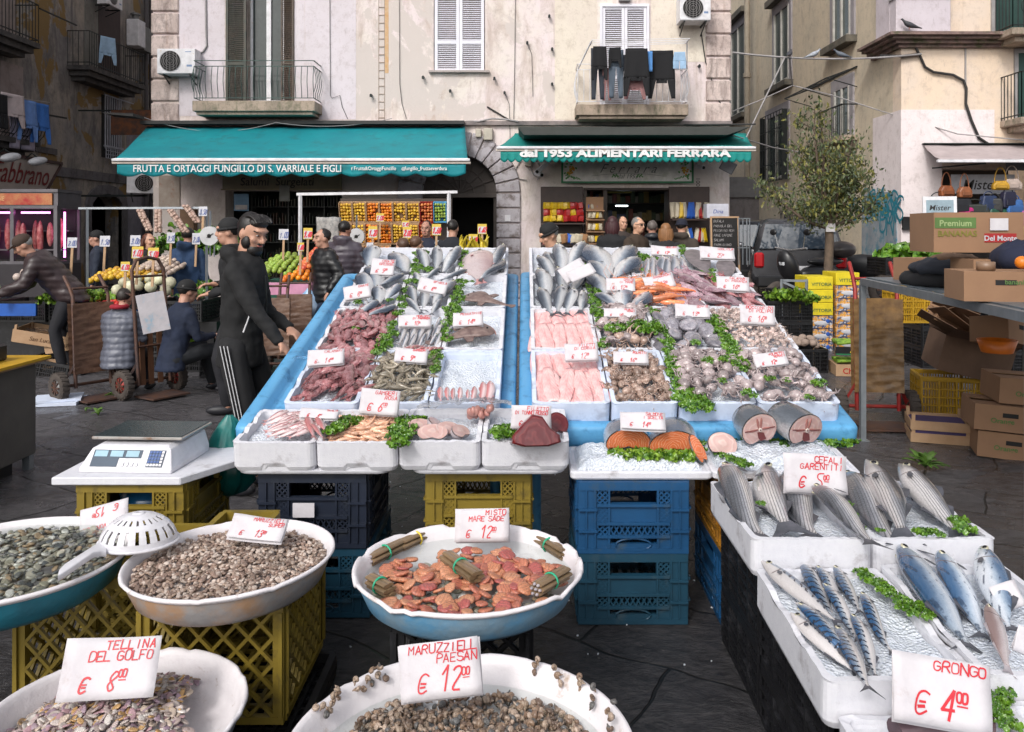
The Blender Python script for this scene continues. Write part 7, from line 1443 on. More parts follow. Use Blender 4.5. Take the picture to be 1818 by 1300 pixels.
# --- basins with shellfish
def m_basin(name,a,b):return mat(name,a,.5,col2=b,ns=11,con=.25,dirt=dk(b,.8),ds=6,dth=.56,bump=.5,bs=35)
RIMW=mat('basin_rim_white',(.76,.73,.75),.45,col2=(.68,.64,.66),ns=10,dirt=(.32,.22,.14),ds=13,dth=.66,bump=.4)
t=NT('shell_water'); WATER=t.mat; fr_=t.node('ShaderNodeFresnel'); gl_=t.node('ShaderNodeBsdfGlossy'); gl_.inputs['Roughness'].default_value=.04; tr_=t.node('ShaderNodeBsdfTransparent'); tr_.inputs[0].default_value=(.9,.93,.92,1); mx_=t.node('ShaderNodeMixShader'); b_=t.bump(t.noise(14,3),.25,.01); t.l.new(b_,gl_.inputs['Normal']); t.l.new(b_,fr_.inputs['Normal']); lw_=t.node('ShaderNodeLayerWeight'); t.l.new(t.math('MULTIPLY_ADD',t.math('POWER',lw_.outputs['Facing'],4.0),.5),mx_.inputs[0]); t.n[-1].inputs[2].default_value=.02; t.l.new(tr_.outputs[0],mx_.inputs[1]); t.l.new(gl_.outputs[0],mx_.inputs[2]); t.l.new(mx_.outputs[0],t.n['Material Output'].inputs[0])
def basin(px,py,r,z,h,m_out,label,ry=1.0,broken=.0,tilt=(0,0),water=None,Y=None):
 Y=Y or F*(H-z)/(py-PY); p=P(px,PY+(H-z)*F/Y,Y); e=empty('basin',(p.x,Y,z-h),(R(tilt[0]),R(tilt[1]),0),label,'basin','round basins of shellfish'); n=96; sd=rnd(0,99)
 def chip(j):
  a=2*pi*j/n; v=nz(cos(a)*6,sin(a)*6,sd); w=nz(cos(a)*16,sin(a)*16,sd)
  return-broken*.012*min(1,max(0,(v-.16)*9))*(1+.4*w)-broken*.004*max(0,w)
 def ring(rr,zz,c=0):return[Vector((rr*cos(2*pi*j/n),rr*ry*sin(2*pi*j/n),zz+c*chip(j)))for j in range(n)]
 mb=MB(); mb.rings([ring(r*.72,0),ring(r*.80,.008),ring(r*.88,h*.25),ring(r*.945,h*.7),ring(r*.955,h*.86)],cap=False); mb.add(ring(r*.72,0),[tuple(range(n))[::-1]],0,True); mb.build('shell',m_out,e)
 mb=MB(); mb.rings([ring(r*.957,h*.84),ring(r*.985,h*.90,1),ring(r,h*.95,1),ring(r*.995,h,1),ring(r*.975,h+.002,1),ring(r*.955,h*.94,.6),ring(r*.93,h*.82),ring(r*.90,h*.45),ring(r*.84,h*.22),ring(r*.3,h*.17)],cap=False); mb.add(ring(r*.3,h*.17),[tuple(range(n))],0,True); mb.build('rim',RIMW,e)
 if water:mb=MB(); mb.add([Vector((0,0,water*h))]+ring(r*.915,water*h),[(0,1+j,1+(j+1)%n)for j in range(n)],0,True); o=mb.build('water',WATER); o.location=e.location; o.rotation_euler=e.rotation_euler; tag(o,'shallow water in the '+label,'water',kind='stuff')
 return e,Vector((p.x,Y,z-h)),r
def m_shell(name,cols,rough=.35,ridges=0):
 t=NT(name); r=t.math('FRACT',t.math('ADD',t.rand(),t.node('ShaderNodeNewGeometry').outputs['Random Per Island'])); n=len(cols); c=t.ramp(r,[(i/n,x)for i,x in enumerate(cols)],'CONSTANT'); c=t.mix(t.ramp(t.noise(22,5),[(.45,0),(.7,.65)]),c,(.10,.07,.05))
 x,y,z=t.sep(); w=t.math('SINE',t.math('MULTIPLY',t.math('ADD',x,t.math('MULTIPLY',t.noise(5,2),.3)),34)); c=t.mix(t.math('MULTIPLY',t.ramp(w,[(.5,0),(.9,1)]),.3),c,(.05,.04,.03))
 MATS[name]=t.out(c,rough,bump=t.bump(w,.2,.02)); return t.mat
def clam(name,m,sx=1,sy=.72,sz=.34,cat='clam',bumpy=0):
 mb=MB(); rs=[]
 for i in range(9):a=-pi/2+pi*i/8; rs.append([Vector((sx*.5*cos(a)*cos(b)*(1+.08*cos(b))+.0,sy*.5*cos(a)*sin(b)*(1+.18*sin(b)),sz*.5*sin(a)*(.6+.4*cos(a))))for b in[2*pi*j/12 for j in range(12)]])
 for r_ in(rs[0],rs[-1]):
  for p in r_:p.x*=.1; p.y*=.1
 if bumpy:rs=[[p*(1+bumpy*((j%2)-.5))for j,p in enumerate(r)]for r in rs]
 mb.rings(rs); o=mb.build(name,m); o['proto']=1; o['category']=cat; return o
def snail(name,m,cat='sea snail'):
 mb=MB(); pts=[]; rr=[]
 for i in range(22):a=i*.62; r=.26*(1-i/23); pts.append((r*cos(a),r*sin(a),.05+.42*(i/22)**.8)); rr.append(.22*(1-i/23)+.02)
 mb.tube(pts,rr,7); mb.tube([(.26,0,.05),(.42,-.10,-.02),(.62,-.2,-.05)],[.2,.12,.05],7); o=mb.build(name,m); o['proto']=1; o['category']=cat; return o
def fill_basin(c,r,protos,size,nobj,nstuff,zt,label,group,ry=1.0,dome=.02,region=None,tilt=.6,stack=.02,stuffname='shells',stufflabel=''):
 """nobj shells nearest the camera / on top as things, the rest as one object"""
 pts=[]; tries=0
 while len(pts)<nobj+nstuff and tries<(nobj+nstuff)*40:
  tries+=1; a,q=rnd(0,2*pi),math.sqrt(random.random()); x,y=q*cos(a)*r,q*sin(a)*r*ry
  if region and not region(x/r,y/(r*ry)):continue
  pts.append((x,y,zt+dome*(1-q*q)+rnd(0,stack)))
 pts.sort(key=lambda p:p[1]-p[2]*6); st=MB()
 for i,(x,y,z)in enumerate(pts):
  Rm=Matrix.Translation((c.x+x,c.y+y,c.z+z))@Euler((rnd(-tilt,tilt),rnd(-tilt,tilt),rnd(0,6.28))).to_matrix().to_4x4()@Matrix.Scale(size*rnd(.75,1.2),4); p=random.choice(protos)
  if i<nobj:o=dup(p,mw=Rm,label=label,group=group); del o['proto']
  else:
   me=p.data; st.add([v.co for v in me.vertices],[tuple(f.vertices)for f in me.polygons],0,True,Rm)
 if st.v:tag(st.build(stuffname,protos[0].data.materials[0]),stufflabel or 'mass of '+label+'s','shellfish',kind='stuff')
m_c1=m_shell('wedge_shell',[(.52,.42,.34),(.44,.27,.30),(.58,.50,.46),(.34,.24,.30),(.50,.30,.12),(.62,.57,.53),(.28,.22,.2),(.48,.38,.36)]); m_c2=m_shell('grey_clam',[(.20,.20,.17),(.38,.36,.30),(.12,.13,.13),(.50,.46,.38),(.26,.24,.18),(.60,.58,.54),(.09,.10,.11),(.34,.24,.15)]); m_c3=m_shell('scallop',[(.52,.17,.11),(.60,.24,.13),(.45,.11,.10),(.56,.20,.12),(.62,.28,.16)]); m_c4=m_shell('snail_brown',[(.28,.19,.13),(.20,.13,.09),(.36,.27,.20),(.15,.10,.075),(.42,.32,.25),(.12,.12,.12)])
m_c5=m_shell('tiny_snail',[(.36,.26,.20),(.46,.36,.30),(.28,.19,.15),(.22,.15,.12),(.55,.46,.40)]); st_c=MB()
wed=[clam('wedge_clam',m_c1,1,.55,.26),clam('wedge_clam',m_c1,1,.6,.3)]; gry=[clam('grey_clam',m_c2,1,.75,.45)]; scal=[clam('scallop',m_c3,1,.92,.36,'scallop',.07)]; sn1=[snail('sea_snail',m_c4)]; sn2=[clam('small_snail',m_c5,1,.7,.6,'sea snail')]
BAS_B=m_basin('blue_basin',(.10,.27,.44),(.20,.30,.38)); BAS_T=m_basin('turquoise_basin',(.015,.17,.24),(.02,.14,.2)); BAS_R=m_basin('rusty_basin',(.36,.22,.13),(.30,.29,.29)); BAS_W=m_basin('grey_white_basin',(.42,.44,.5),(.3,.32,.38))
e,c,r=basin(14,988,.375,.57,.125,BAS_T,'turquoise basin of grey clams at the picture edge',water=.9); fill_basin(c,r*.88,gry,.030,190,950,.085,'mottled grey green clam in the turquoise basin','clams in the turquoise basin',dome=.0,stufflabel='grey green clams packed deeper in the turquoise basin')
e,c,r=basin(412,985,.335,.575,.115,BAS_R,'rust stained basin of tiny brown snails',broken=.25,tilt=(0,-1.5)); fill_basin(c,r*.90,sn2,.019,300,2600,.075,'tiny brown snail in the rust stained basin','tiny snails in the rust stained basin',dome=.012,stack=.015,stufflabel='tiny brown snails heaped in the rust stained basin')
e,c,r=basin(832,999,.372,.57,.12,BAS_B,'big chipped blue basin of scallops and razor clams',broken=1.0,water=.62,ry=.97); CB=c
fill_basin(c,r*.80,scal,.052,175,0,.064,'orange red scallop in the chipped blue basin','scallops in the blue basin',dome=.015,tilt=.45,region=lambda x,y:y<.74-.45*abs(x)or(y<.35 and abs(x)<.93)); fill_basin(c,r*.80,gry,.036,190,0,.045,'grey clam among the scallops in the chipped blue basin','clams in the blue basin',dome=.008,tilt=.3,region=lambda x,y:y<.62-.3*abs(x))
e,c,r=basin(205,1262,.345,.335,.125,BAS_W,'white basin of wedge clams at the corner',broken=.5,ry=.98); fill_basin(c,r*.86,wed,.030,300,1700,.045,'cream and violet wedge clam in the white corner basin','wedge clams in the corner basin',dome=.075,stack=.02,region=lambda x,y:x<.60-.3*y+.22*nz(y*3,x*2,5)+.05*nz(y*14,x*9)and y<.93,stufflabel='wedge clams heaped in the white corner basin')
e,c,r=basin(817,1322,.405,.47,.12,BAS_W,'white basin of large brown snails at the bottom',broken=.3,water=.45); fill_basin(c,r*.84,sn1,.024,300,2400,.036,'large brown snail in the white basin at the bottom','large snails in the bottom basin',dome=.018,stack=.02,tilt=1.5,region=lambda x,y:y<.9 and nz(x*5,y*5,2)>-.42+.25*max(0,y),stufflabel='brown snails spread over the white basin at the bottom')
for k,(a,q)in enumerate(((62,1.0),(50,.98),(40,1.0),(30,.98),(20,1.0),(12,.97),(128,.98),(134,1.0),(140,.98),(148,1),(155,.97),(160,1))):
 for s in range(3):o=dup(sn1[0],mw=Matrix.Translation((c.x+r*.93*q*cos(R(a))+rnd(-.012,.012),c.y+r*.93*q*sin(R(a))+rnd(-.012,.012),c.z+.105+.018*s))@Euler((rnd(0,6),rnd(0,6),rnd(0,6))).to_matrix().to_4x4()@Matrix.Scale(.023,4),label='large brown snail climbing the inner wall of the bottom basin',group='snails climbing the basin wall'); del o['proto']
RAZ=mat('razor_shell',(.24,.16,.09),.3,col2=(.11,.075,.04),ns=9,con=.3,bump=.2); BAND=[mat('green_band',(.02,.40,.22),.5),mat('yellow_band',(.75,.55,.05),.5)]
def razors(ax_,ay_,bx_,by_,z,lb,band=0):
 a,b=PZ(ax_,ay_,z),PZ(bx_,by_,z); e=empty('razor_clams',(a+b)/2,(0,0,math.atan2(b.y-a.y,b.x-a.x)),lb,'razor clams','bundles of razor clams'); L_=(b-a).length
 for k in range(7):
  an=2*pi*k/6; rr=.015 if k<6 else 0; y,zz=rr*cos(an),rr*sin(an)+.01; mb=MB(); d=rnd(-.008,.008); mb.rings([[Vector((x+d,y+w*.0085*cos(2*pi*j/8)*(1+abs(x)*1.2/L_),zz+w*.0065*sin(2*pi*j/8)))for j in range(8)]for x,w in((-L_/2,.92),(-L_*.45,1),(L_*.45,1),(L_/2,.95))]); mb.build('shell',RAZ,e)
  mb=MB(); mb.ell((-L_/2+d-.002,y,zz),(.008,.006,.005),8,4); mb.build('foot',FIN_P,e)
 mb=MB(); mb.tube([(0,.026*cos(t_*pi/8),.01+.024*sin(t_*pi/8))for t_ in range(17)],.0035,5); mb.build('rubber_band',BAND[band],e)
razors(655,1000,712,972,.53,'bundle of razor clams with a green band near the basin rim'); razors(710,974,768,948,.53,'bundle of razor clams with a yellow band',1); razors(792,992,846,1030,.56,'bundle of razor clams lying across the middle of the scallops'); razors(948,956,1004,990,.53,'bundle of razor clams at the far inner wall'); razors(952,1052,1004,1022,.54,'bundle of razor clams at the near inner wall'); razors(658,1036,692,1054,.53,'small bundle of razor clams half under the rim')
PC(855,962,96,56,PZ(855,962,.56).y,['MISTO','MARE SADE'],'12.00','white card MISTO MARE SADE 12,00 at the back rim of the blue basin',rz=1,lean=-18,big=.36)
PC(450,958,100,44,PZ(450,958,.60).y,['MARUZZIELL','SUPER'],'13.00','white card MARUZZIELL 13,00 on the tiny snails',rz=-6,lean=-50)
PC(193,958,92,50,PZ(193,958,.62).y,['VONGOLE'],'15.00','white card standing upside down on the turquoise basin of clams',rz=196,lean=-35,loc=PZ(186,895,.62))
PC(185,1243,172,100,PZ(185,1243,.375).y,['TELLINA','DEL GOLFO'],'8.00','white card TELLINA DEL GOLFO 8,00 on the wedge clams',rz=3,lean=-30,fold=False,big=.40)
PC(785,1240,145,92,PZ(785,1240,.50).y,['MARUZZIELL','PAESAN'],'12.00','white card MARUZZIELL PAESAN 12,00 on the large brown snails',rz=6,lean=-20,big=.44)
e=empty('scoop',PZ(246,960,.60),(0,0,R(0)),'white slotted plastic scoop lying upside down across the basin rims','scoop'); SCW=mat('white_plastic',(.74,.73,.77),.3)
d=MB(); n=64;
for i in range(7):
 for j in range(n):
  if i in(1,2,4)and j%3==0:continue
  a0,a1=2*pi*j/n,2*pi*(j+1)/n; p0,p1=pi/2*i/7.3,pi/2*(i+1)/7.3
  d.add([(.125*cos(p)*cos(a),.105*cos(p)*sin(a),.095*sin(p))for p,a in((p0,a0),(p0,a1),(p1,a1),(p1,a0))],[(0,1,2,3)],0,False)
d.ell((0,0,.092),(.024,.02,.006),12,4); d.build('bowl',SCW,e,solid=.003)
d=MB(); a_,b_=Vector((-.08,-.05,.0)),PZ(104,1022,.615)-e.location; d.rings([[Vector(a_.lerp(b_,t_))+Vector((k_[0]*w_*.7,k_[0]*w_*-1.5,k_[1]*.010))+Vector((0,0,.012*sin(t_*pi)))for k_ in((-.5,-1),(.5,-1),(.5,1),(-.5,1))]for t_,w_ in((0,.09),(.15,.055),(.3,.042),(.9,.046),(1,.03))]); d.build('handle',SCW,e,bevel=.004,seg=2)
d=MB(); d.tube([(.128*cos(2*pi*k/30),.108*sin(2*pi*k/30),0)for k in range(31)],.006,6); d.build('rim',SCW,e)
T0=.602; x0,x1=cx(99,429),cx(326,429); mb=MB(); mb.prism([(x0,3.30),(x1,3.30),(x1+.14,3.55),(x1+.14,3.83),(x0+.05,3.83),(x0+.0,3.6)][::-1],T0,T0+.032,axis='z'); tag(mb.build('foam_board',STYRO,bevel=.004),'white foam board under the market scale','foam board')
e=empty('market_scale',(cx(222,425),3.36,T0+.034),(0,0,R(-3)),'white digital market scale with a wet glass top','scale'); w_,d_=.36,.36
mb=MB(); mb.rings([[Vector(p)for p in q]for q in([(-w_/2-.02,0,0),(w_/2+.02,0,0),(w_/2+.02,d_,0),(-w_/2-.02,d_,0)],[(-w_/2-.02,0,.012),(w_/2+.02,0,.012),(w_/2+.02,d_,.03),(-w_/2-.02,d_,.03)],[(-w_/2+.01,.055,.088),(w_/2-.01,.055,.088),(w_/2,d_,.095),(-w_/2,d_,.095)],[(-w_/2+.03,.08,.098),(w_/2-.03,.08,.098),(w_/2-.02,d_-.02,.105),(-w_/2+.02,d_-.02,.105)])],smooth=False); mb.build('body',SCW,e,bevel=.006,seg=2)
mb=MB(); mb.box((0.0,.24,.118),(.40,.29,.012)); mb.build('pan',mat('pan_metal',(.50,.47,.44),.3,.6,dirt=(.25,.12,.05),ds=14),e,bevel=.003); mb=MB(); mb.box((0.0,.24,.1255),(.385,.275,.003)); mb.build('glass_top',mat('wet_dark_glass',(.03,.045,.05),.06,bump=.3,bs=70),e)
ang=math.atan2(.055,.076); Tf=Matrix.Translation((0,0,.012))@Matrix.Rotation(math.atan2(.076,.055),4,'X'); L1=.094
def onf(mb,x0,x1,v0,v1,o=.002,m=0):mb.add([(x0,v0,o),(x1,v0,o),(x1,v1,o),(x0,v1,o),(x0,v0,o-.0018),(x1,v0,o-.0018),(x1,v1,o-.0018),(x0,v1,o-.0018)],[(0,1,2,3),(4,7,6,5),(0,4,5,1),(1,5,6,2),(2,6,7,3),(3,7,4,0)],m,False,Tf)
mb=MB(); onf(mb,-.155,.055,.05,.085); onf(mb,-.155,-.04,.012,.05); onf(mb,.085,.155,.012,.085); mb.build('dark_panel',mat('scale_panel',(.02,.05,.09),.3),e)
mb=MB()
for k in range(3):onf(mb,-.148+k*.068,-.148+k*.068+.055,.055,.081,.0035)
mb.build('display',mat('lcd',(.30,.48,.58),.2),e)
mb=MB()
for i in range(5):
 for j in range(5):onf(mb,.089+i*.013,.089+i*.013+.010,.016+j*.0137,.016+j*.0137+.010,.0045,m=1 if(i>3 or j==0)else 0)
for k in range(4):onf(mb,-.025+k*.02,-.025+k*.02+.014,.014,.032,.0045,m=1)
mb.build('keys',[mat('blue_keys',(.03,.09,.30),.4),SCW],e)
# --- market goods
WOODL=mat('pale_wood',(.46,.30,.18),.75,col2=(.36,.22,.12),ns=6,bump=.3); CARD=mat('cardboard',(.30,.17,.095),.85,col2=(.25,.14,.08),ns=3,bump=.15); CARDI=mat('cardboard_inside',(.20,.12,.075),.9)
RUSTY=mat('rusty_tube',(.13,.06,.035),.6,.4,col2=(.07,.05,.05),ns=12,bump=.3); TYRE=mat('tyre',(.045,.036,.032),.85,col2=(.075,.06,.05),ns=10,bump=.5); REDP=mat('red_paint',(.35,.02,.02),.45,.2,col2=(.2,.03,.02),ns=9)
def fruit(name,col,r=1,sz=1,cat=None,col2=None,nub=0):
 mb=MB(); mb.ell((0,0,0),(.5,.5,.5*sz),10,7); nub and mb.ell((0,0,.42*sz),(.14,.14,.16),6,4); o=mb.build(name,mat('fr_'+name+str(int(col[0]*100)),col,.4,col2=col2 or dk(col,.75),ns=2,vary=.2)); o['proto']=1; o['category']=cat or name; return o
F_LEM=fruit('golden_apple',(.72,.42,.04)); F_ORA=fruit('orange',(.80,.23,.015)); F_RED=fruit('red_apple',(.42,.03,.025),col2=(.6,.25,.06)); F_GRN=fruit('green_apple',(.30,.42,.06)); F_CAU=fruit('cauliflower',(.62,.60,.42),sz=.8); F_TOM=fruit('tomato',(.62,.05,.02)); F_PEA=fruit('peach',(.75,.24,.08),col2=(.6,.08,.04)); F_FEN=fruit('fennel',(.55,.62,.40),sz=.7); F_GAR=fruit('garlic',(.58,.46,.38)); F_LEEK=fruit('onion',(.50,.40,.36))
def place(p,loc,s,label,group):o=dup(p,loc=loc,rot=(rnd(0,6),rnd(0,6),rnd(0,6)),scale=s*rnd(.88,1.12),label=label,group=group); 'proto' in o and o.__delitem__('proto'); return o
def mound(p,x0,x1,y0,y1,z,h,s,label,group,layers=1):
 nx,ny=max(1,int((x1-x0)/s)),max(1,int((y1-y0)/s))
 for i in range(nx):
  for j in range(ny):u,v=(i+.5)/nx,(j+.5)/ny; place(p,(lerp(x0,x1,u)+rnd(-.2,.2)*s,lerp(y0,y1,v)+rnd(-.2,.2)*s,z+h*v+h*.5*sin(pi*u)+s*.4),s,label,group)
def leafy(n,R_,leaf,hgt,m,name,loc,label,cat='vegetables',sx=1):o=weed_mesh(n,R_,leaf,hgt,sx).build(name,m,loc=loc); return tag(o,label,cat,kind='stuff')
YR_=14.4; sr=F/YR_; rx=lambda p:(p-PX)/sr; rzz_=lambda p:H+(PY-p)/sr
kinds=[F_LEM,F_LEM,F_ORA,F_ORA,F_LEM,F_LEM,F_RED,F_GRN]
for r_ in range(3):
 for k in range(8):
  if r_==2 and k>3:continue
  xa,xb=rx(605+k*23.7),rx(605+(k+1)*23.7); p=kinds[k]if r_<2 else(F_ORA if k in(2,3)else F_LEM); dn=['top','middle','lowest'][r_]; zt=rzz_(357+r_*38); yy=YR_-.10*r_
  if r_==1 and k==7:continue
  e=empty('fruit_crate',(xa,yy,zt-.34),(R(18),0,0),'%s tier crate of %ss, number %s along the rack'%(dn,str(p['category']).replace('_',' '),ORD[k]),'crate','tilted crates of the fruit rack'); w=xb-xa
  mb=MB(); mb.bb(0,w-.006,.0,.02,-.02,.34); mb.bb(0,.012,-.10,-.0005,-.02,.34); mb.bb(w-.018,w-.006,-.10,-.0005,-.02,.34); mb.bb(.0125,w-.0185,-.10,-.001,-.02,-.006); mb.build('box',WOODL if k<6 else REDP if k==6 else BLUEP,e)
  for i in range(4):
   for j in range(6):
    if random.random()<.05:continue
    v=Matrix.Rotation(R(18),3,'X')@Vector((.04+i*(w-.08)/3+rnd(-.008,.008),-.05+rnd(-.012,.008),.02+j*.056+rnd(-.008,.008))); place(p,e.location+v,.058,'fruit in the %s tier crate of %ss'%(dn,str(p['category']).replace('_',' ')),'fruit stacked in the rack: '+str(p['category']))
mb=MB(); mb.bb(rx(600),rx(800),YR_+.2,YR_+.3,.0,rzz_(352)); mb.bb(rx(600),rx(800),YR_-.4,YR_+.199,1.3,1.34); tag(mb.build('rack_backboard',WOODD),'dark backboard of the fruit rack under the teal awning','rack')
def pipes(segs,label,r=.012,m=None,nm='pipe_frame'):
 mb=MB(); [mb.bar(a,b,r*2)for a,b in segs]; return tag(mb.build(nm,m or STEEL),label,'frame')
a,b,c,d=P(527,345,12),P(812,341,12),P(533,345,12),P(797,341,12); pipes(((a,b),(c,Vector((c.x,12,0))),(d,Vector((d.x,12,0)))),'white square pipe frame standing in front of the fruit rack',.02,WHITEM)
a,b,c=P(140,370,9.9),P(367,369,9.9),P(155,370,9.9); pipes(((a,b),(c,Vector((c.x,9.9,0))),(b,Vector((b.x,9.9,0)))),'thin grey pipe frame over the vegetable stall')
for k,(px,dx,n)in enumerate(((249,.06,12),(281,.0,13),(303,.10,13),(330,.08,10))):
 p=P(px,370 if k<3 else 362,9.85); mb=MB()
 for i in range(n):
  for s in(-1,1):mb.ell((dx*i/n*2+s*.022,rnd(-.01,.01),-.03-i*.021),(.026,.024,.022),7,5,m=0)
 tag(mb.build('garlic_string',mat('garlic_skin',(.50,.38,.31),.6,col2=(.36,.22,.18),ns=16),loc=p),'%s garlic string hanging from the thin pipe'%['slanting leftmost','straight plump','longest slanting','shortest high'][k],'garlic','garlic strings')
def tray_scale(px,py,Y,lb):
 e=empty('hanging_scale',P(px,py,Y),label=lb,cat='scale'); mb=MB(); mb.cyl((0,.03,0),(0,-.03,0),.115,24); mb.build('dial',mat('dial_white',(.55,.55,.56),.4),e); mb=MB(); mb.bar((-.03,-.034,-.02),(.05,-.034,.03),.012,.004); mb.cyl((0,-.031,0),(0,-.036,0),.025,8); mb.build('pointer',DARK,e); mb=MB(); [mb.bar((q*.05,0,-.11),(q*.05,0,-.25),.012)for q in(-1,0,1)]; mb.bar((0,0,.11),(0,0,.3),.02); mb.build('rods',STEEL,e)
tray_scale(373,419,9.7,'grey dial scale hanging at the end of the garlic pipe'); tray_scale(633,420,11.3,'white dial scale hanging in front of the fruit rack')
YEL=mat('sign_yellow',(.70,.50,.06),.6); WHS=mat('sign_white_card',(.62,.62,.66),.6); INKB=mat('blue_ink',(.08,.12,.35),.6)
def stick(px,py,w,h,Y,txt,yel,lb,rz=0):
 e=empty('price_sign',P(px,py,Y),(R(-6),R(rz),0),lb,'price sign','price signs on sticks'); ww,hh=w*Y/F,h*Y/F
 mb=MB(); mb.bb(-ww/2,ww/2,-.006,0,-hh,0); mb.build('card',YEL if yel else WHS,e); mb=MB(); mb.bb(-.014,.014,.001,.012,-hh-.30,-.02); mb.build('stick',WOODL,e)
 L=MB(); n=len(txt)
 if yel:mb2=MB(); mb2.bb(-ww*.42,ww*.42,-.0085,-.0065,-hh*.94,-hh*.26); mb2.build('inner_panel',WHS,e)
 lh=hh*(.48 if n<5 else.34); lw=min(lh*.62,ww*.84/n/1.06); hand(L,txt,-ww*.40,0,lh,lw,0,Matrix(((1,0,0,0),(0,0,-1,-.0095),(0,1,0,-hh*.82),(0,0,0,1))),th=lh*(.2 if yel else.1),slant=.25); L.build('numerals',RED_INK if yel else INKB,e)
for a in((129,422,17,18,9.4,'2.00',0,'white sign in front of the pink lit meat case'),(187,419,18,19,9.8,'1.50',0,'white sign before the man in the dark cap'),(241,418,18,19,9.8,'3.00',0,'white sign beside the auburn haired woman'),(245,438,20,21,9.2,'1.00',1,'yellow sign 1,00 above the cauliflowers'),(273,440,19,22,9.1,'5.00',1,'yellow sign 5,00 next to the sign 1,00'),(223,465,16,17,9.0,'4.00',1,'yellow sign 4,00 lowest among the vegetables'),(304,413,14,19,10.6,'2.50',0,'white sign left of the blue anorak'),(349,414,14,20,10.8,'2.00',0,'white sign right of the blue anorak'),(361,367,15,17,9.85,'3.50',0,'white paper hanging at the end of the garlic pipe'),(504,407,17,19,10.8,'1.00',0,'white sign above the green apples'),(547,405,16,20,10.5,'1.40',1,'yellow sign 1,40 above the peaches'),(534,431,12,15,10.2,'1.60',1,'small yellow sign between apples and peaches'),(662,402,16,21,10.9,'1.20',1,'yellow sign 1,20 in front of the orange crates'),(723,403,15,20,10.9,'2.00',1,'yellow sign 2,00 above the bending woman'),(775,398,16,20,10.9,'1.60',1,'yellow sign 1,60 between seller and dark coat'),(856,398,16,18,10.8,'1.60',1,'yellow sign 1,60 beside the arched door'),(840,416,16,17,10.2,'1.20',1,'yellow sign 1,20 over the bananas'),(675,379,14,15,14.0,'1.00',1,'small sign 1,00 fixed to the orange crates of the rack'),(720,392,13,12,13.9,'2.40',1,'small pinkish sign fixed to the middle of the rack'),(657,431,12,13,10.4,'1.80',0,'small pale sign behind the corner fish box'),(1484,402,0,0,0,'',0,'')):
 if a[2]:stick(*a[:7],a[7])
mb=MB(); mb.bb(-3.6,-.55,10.3,11.6,0,.95); tag(mb.build('market_counter',mat('green_cloth',(.01,.10,.06),.8,col2=(.005,.06,.035),ns=3,bump=.4,bs=12),bevel=.02),'fruit counter covered in dark green cloth','counter')
for p,x0,x1,y0,y1,z,h,s,lb in((F_GRN,-3.5,-2.95,10.35,11.1,.97,.22,.075,'green apple in the mound by the bearded man'),(F_PEA,-2.95,-2.55,10.35,11.0,1.0,.26,.075,'peach in the mound under the sign 1,40'),(F_ORA,-3.05,-2.55,10.1,10.35,.95,.1,.075,'orange in the heap by the black puffer jacket'),(F_ORA,-1.95,-1.25,10.3,11.0,.97,.2,.08,'orange in the heap in front of the rack')):mound(p,x0,x1,y0,y1,z,h,s,lb,'fruit heaped on the green counter')
mb=MB(); mb.bb(-3.2,-2.6,10.02,10.08,.84,.99); tag(mb.build('pink_crate',mat('pink_box',(.62,.28,.42),.6)),'pink printed fruit box at the front of the green counter','box')
for k in range(14):mb=MB(); a=rnd(-.5,.5); mb.tube([(rnd(-.01,.01)+.05*sin(t*.6)*cos(a*3),.0,-.1+t*.035)for t in range(7)],[.008,.018,.022,.023,.02,.015,.006],6); tag(mb.build('banana',mat('banana_yellow',(.62,.48,.04),.45),loc=P(820+k*3.6,432+(k%3)*4,10.0),rot=(rnd(-.6,.6),a,rnd(0,3))),'banana in the bunch under the lower yellow sign','banana','bananas by the arched door')
mb=MB(); mb.grid(8,8,lambda u,v:((u-.5)*.34*(1-.2*v),.05*nz(u*5,v*5),-.45*v+.0)); o=mb.build('paper_bags',mat('newspaper',(.42,.40,.38),.8,dirt=(.2,.2,.2),ds=20,dth=.5),solid=.03,loc=P(583,386,11.2)); tag(o,'bundle of newspaper bags hanging before the dark shop','paper bags')
for k in range(5):
 x=-6.9+k*.62; crate('plastic_crate',x,x+.58,9.6,10.2,.55,.80,CR_K,'%s black crate in the row carrying the vegetables'%ORD[k],'slots','black crates of the vegetable stall')
mb=MB(); mb.bb(-8.4,-3.7,9.7,11.4,0,.54); tag(mb.build('market_counter',CR_K),'dark counter carrying the vegetable crates','counter')
for p,x0,x1,y0,y1,z,h,s,lb in((F_CAU,-4.95,-4.2,9.5,9.9,.80,.16,.15,'white cauliflower in the heap under the signs'),(F_TOM,-5.0,-4.6,9.2,9.45,.72,.05,.05,'red tomato in the blue carton by the quilted vest'),(F_GAR,-5.1,-4.5,10.3,11.0,1.05,.14,.07,'garlic head in the pale heap behind the cauliflowers'),(F_LEM,-5.5,-4.7,10.1,10.5,.95,.12,.08,'yellow pepper in the heap by the garlic'),(F_FEN,-6.75,-6.2,9.3,9.8,.76,.12,.10,'white fennel bulb before the flat cap man'),(F_LEEK,-6.3,-5.9,9.9,10.3,.95,.2,.1,'pale bulb in the heap by the flat cap man')):mound(p,x0,x1,y0,y1,z,h,s,lb,'vegetables heaped on the stall: '+str(p['category']))
mb=MB(); mb.bb(-5.05,-4.55,9.1,9.5,.55,.71); tag(mb.build('carton',mat('blue_carton',(.02,.16,.42),.6)),'blue carton of tomatoes beside the quilted vest','box')
mb=MB(); mb.bb(-6.9,-5.6,9.24,9.27,.66,.80); tag(mb.build('blue_banner',mat('blue_banner',(.01,.10,.45),.5)),'blue strip with a white label below the fennel','banner')
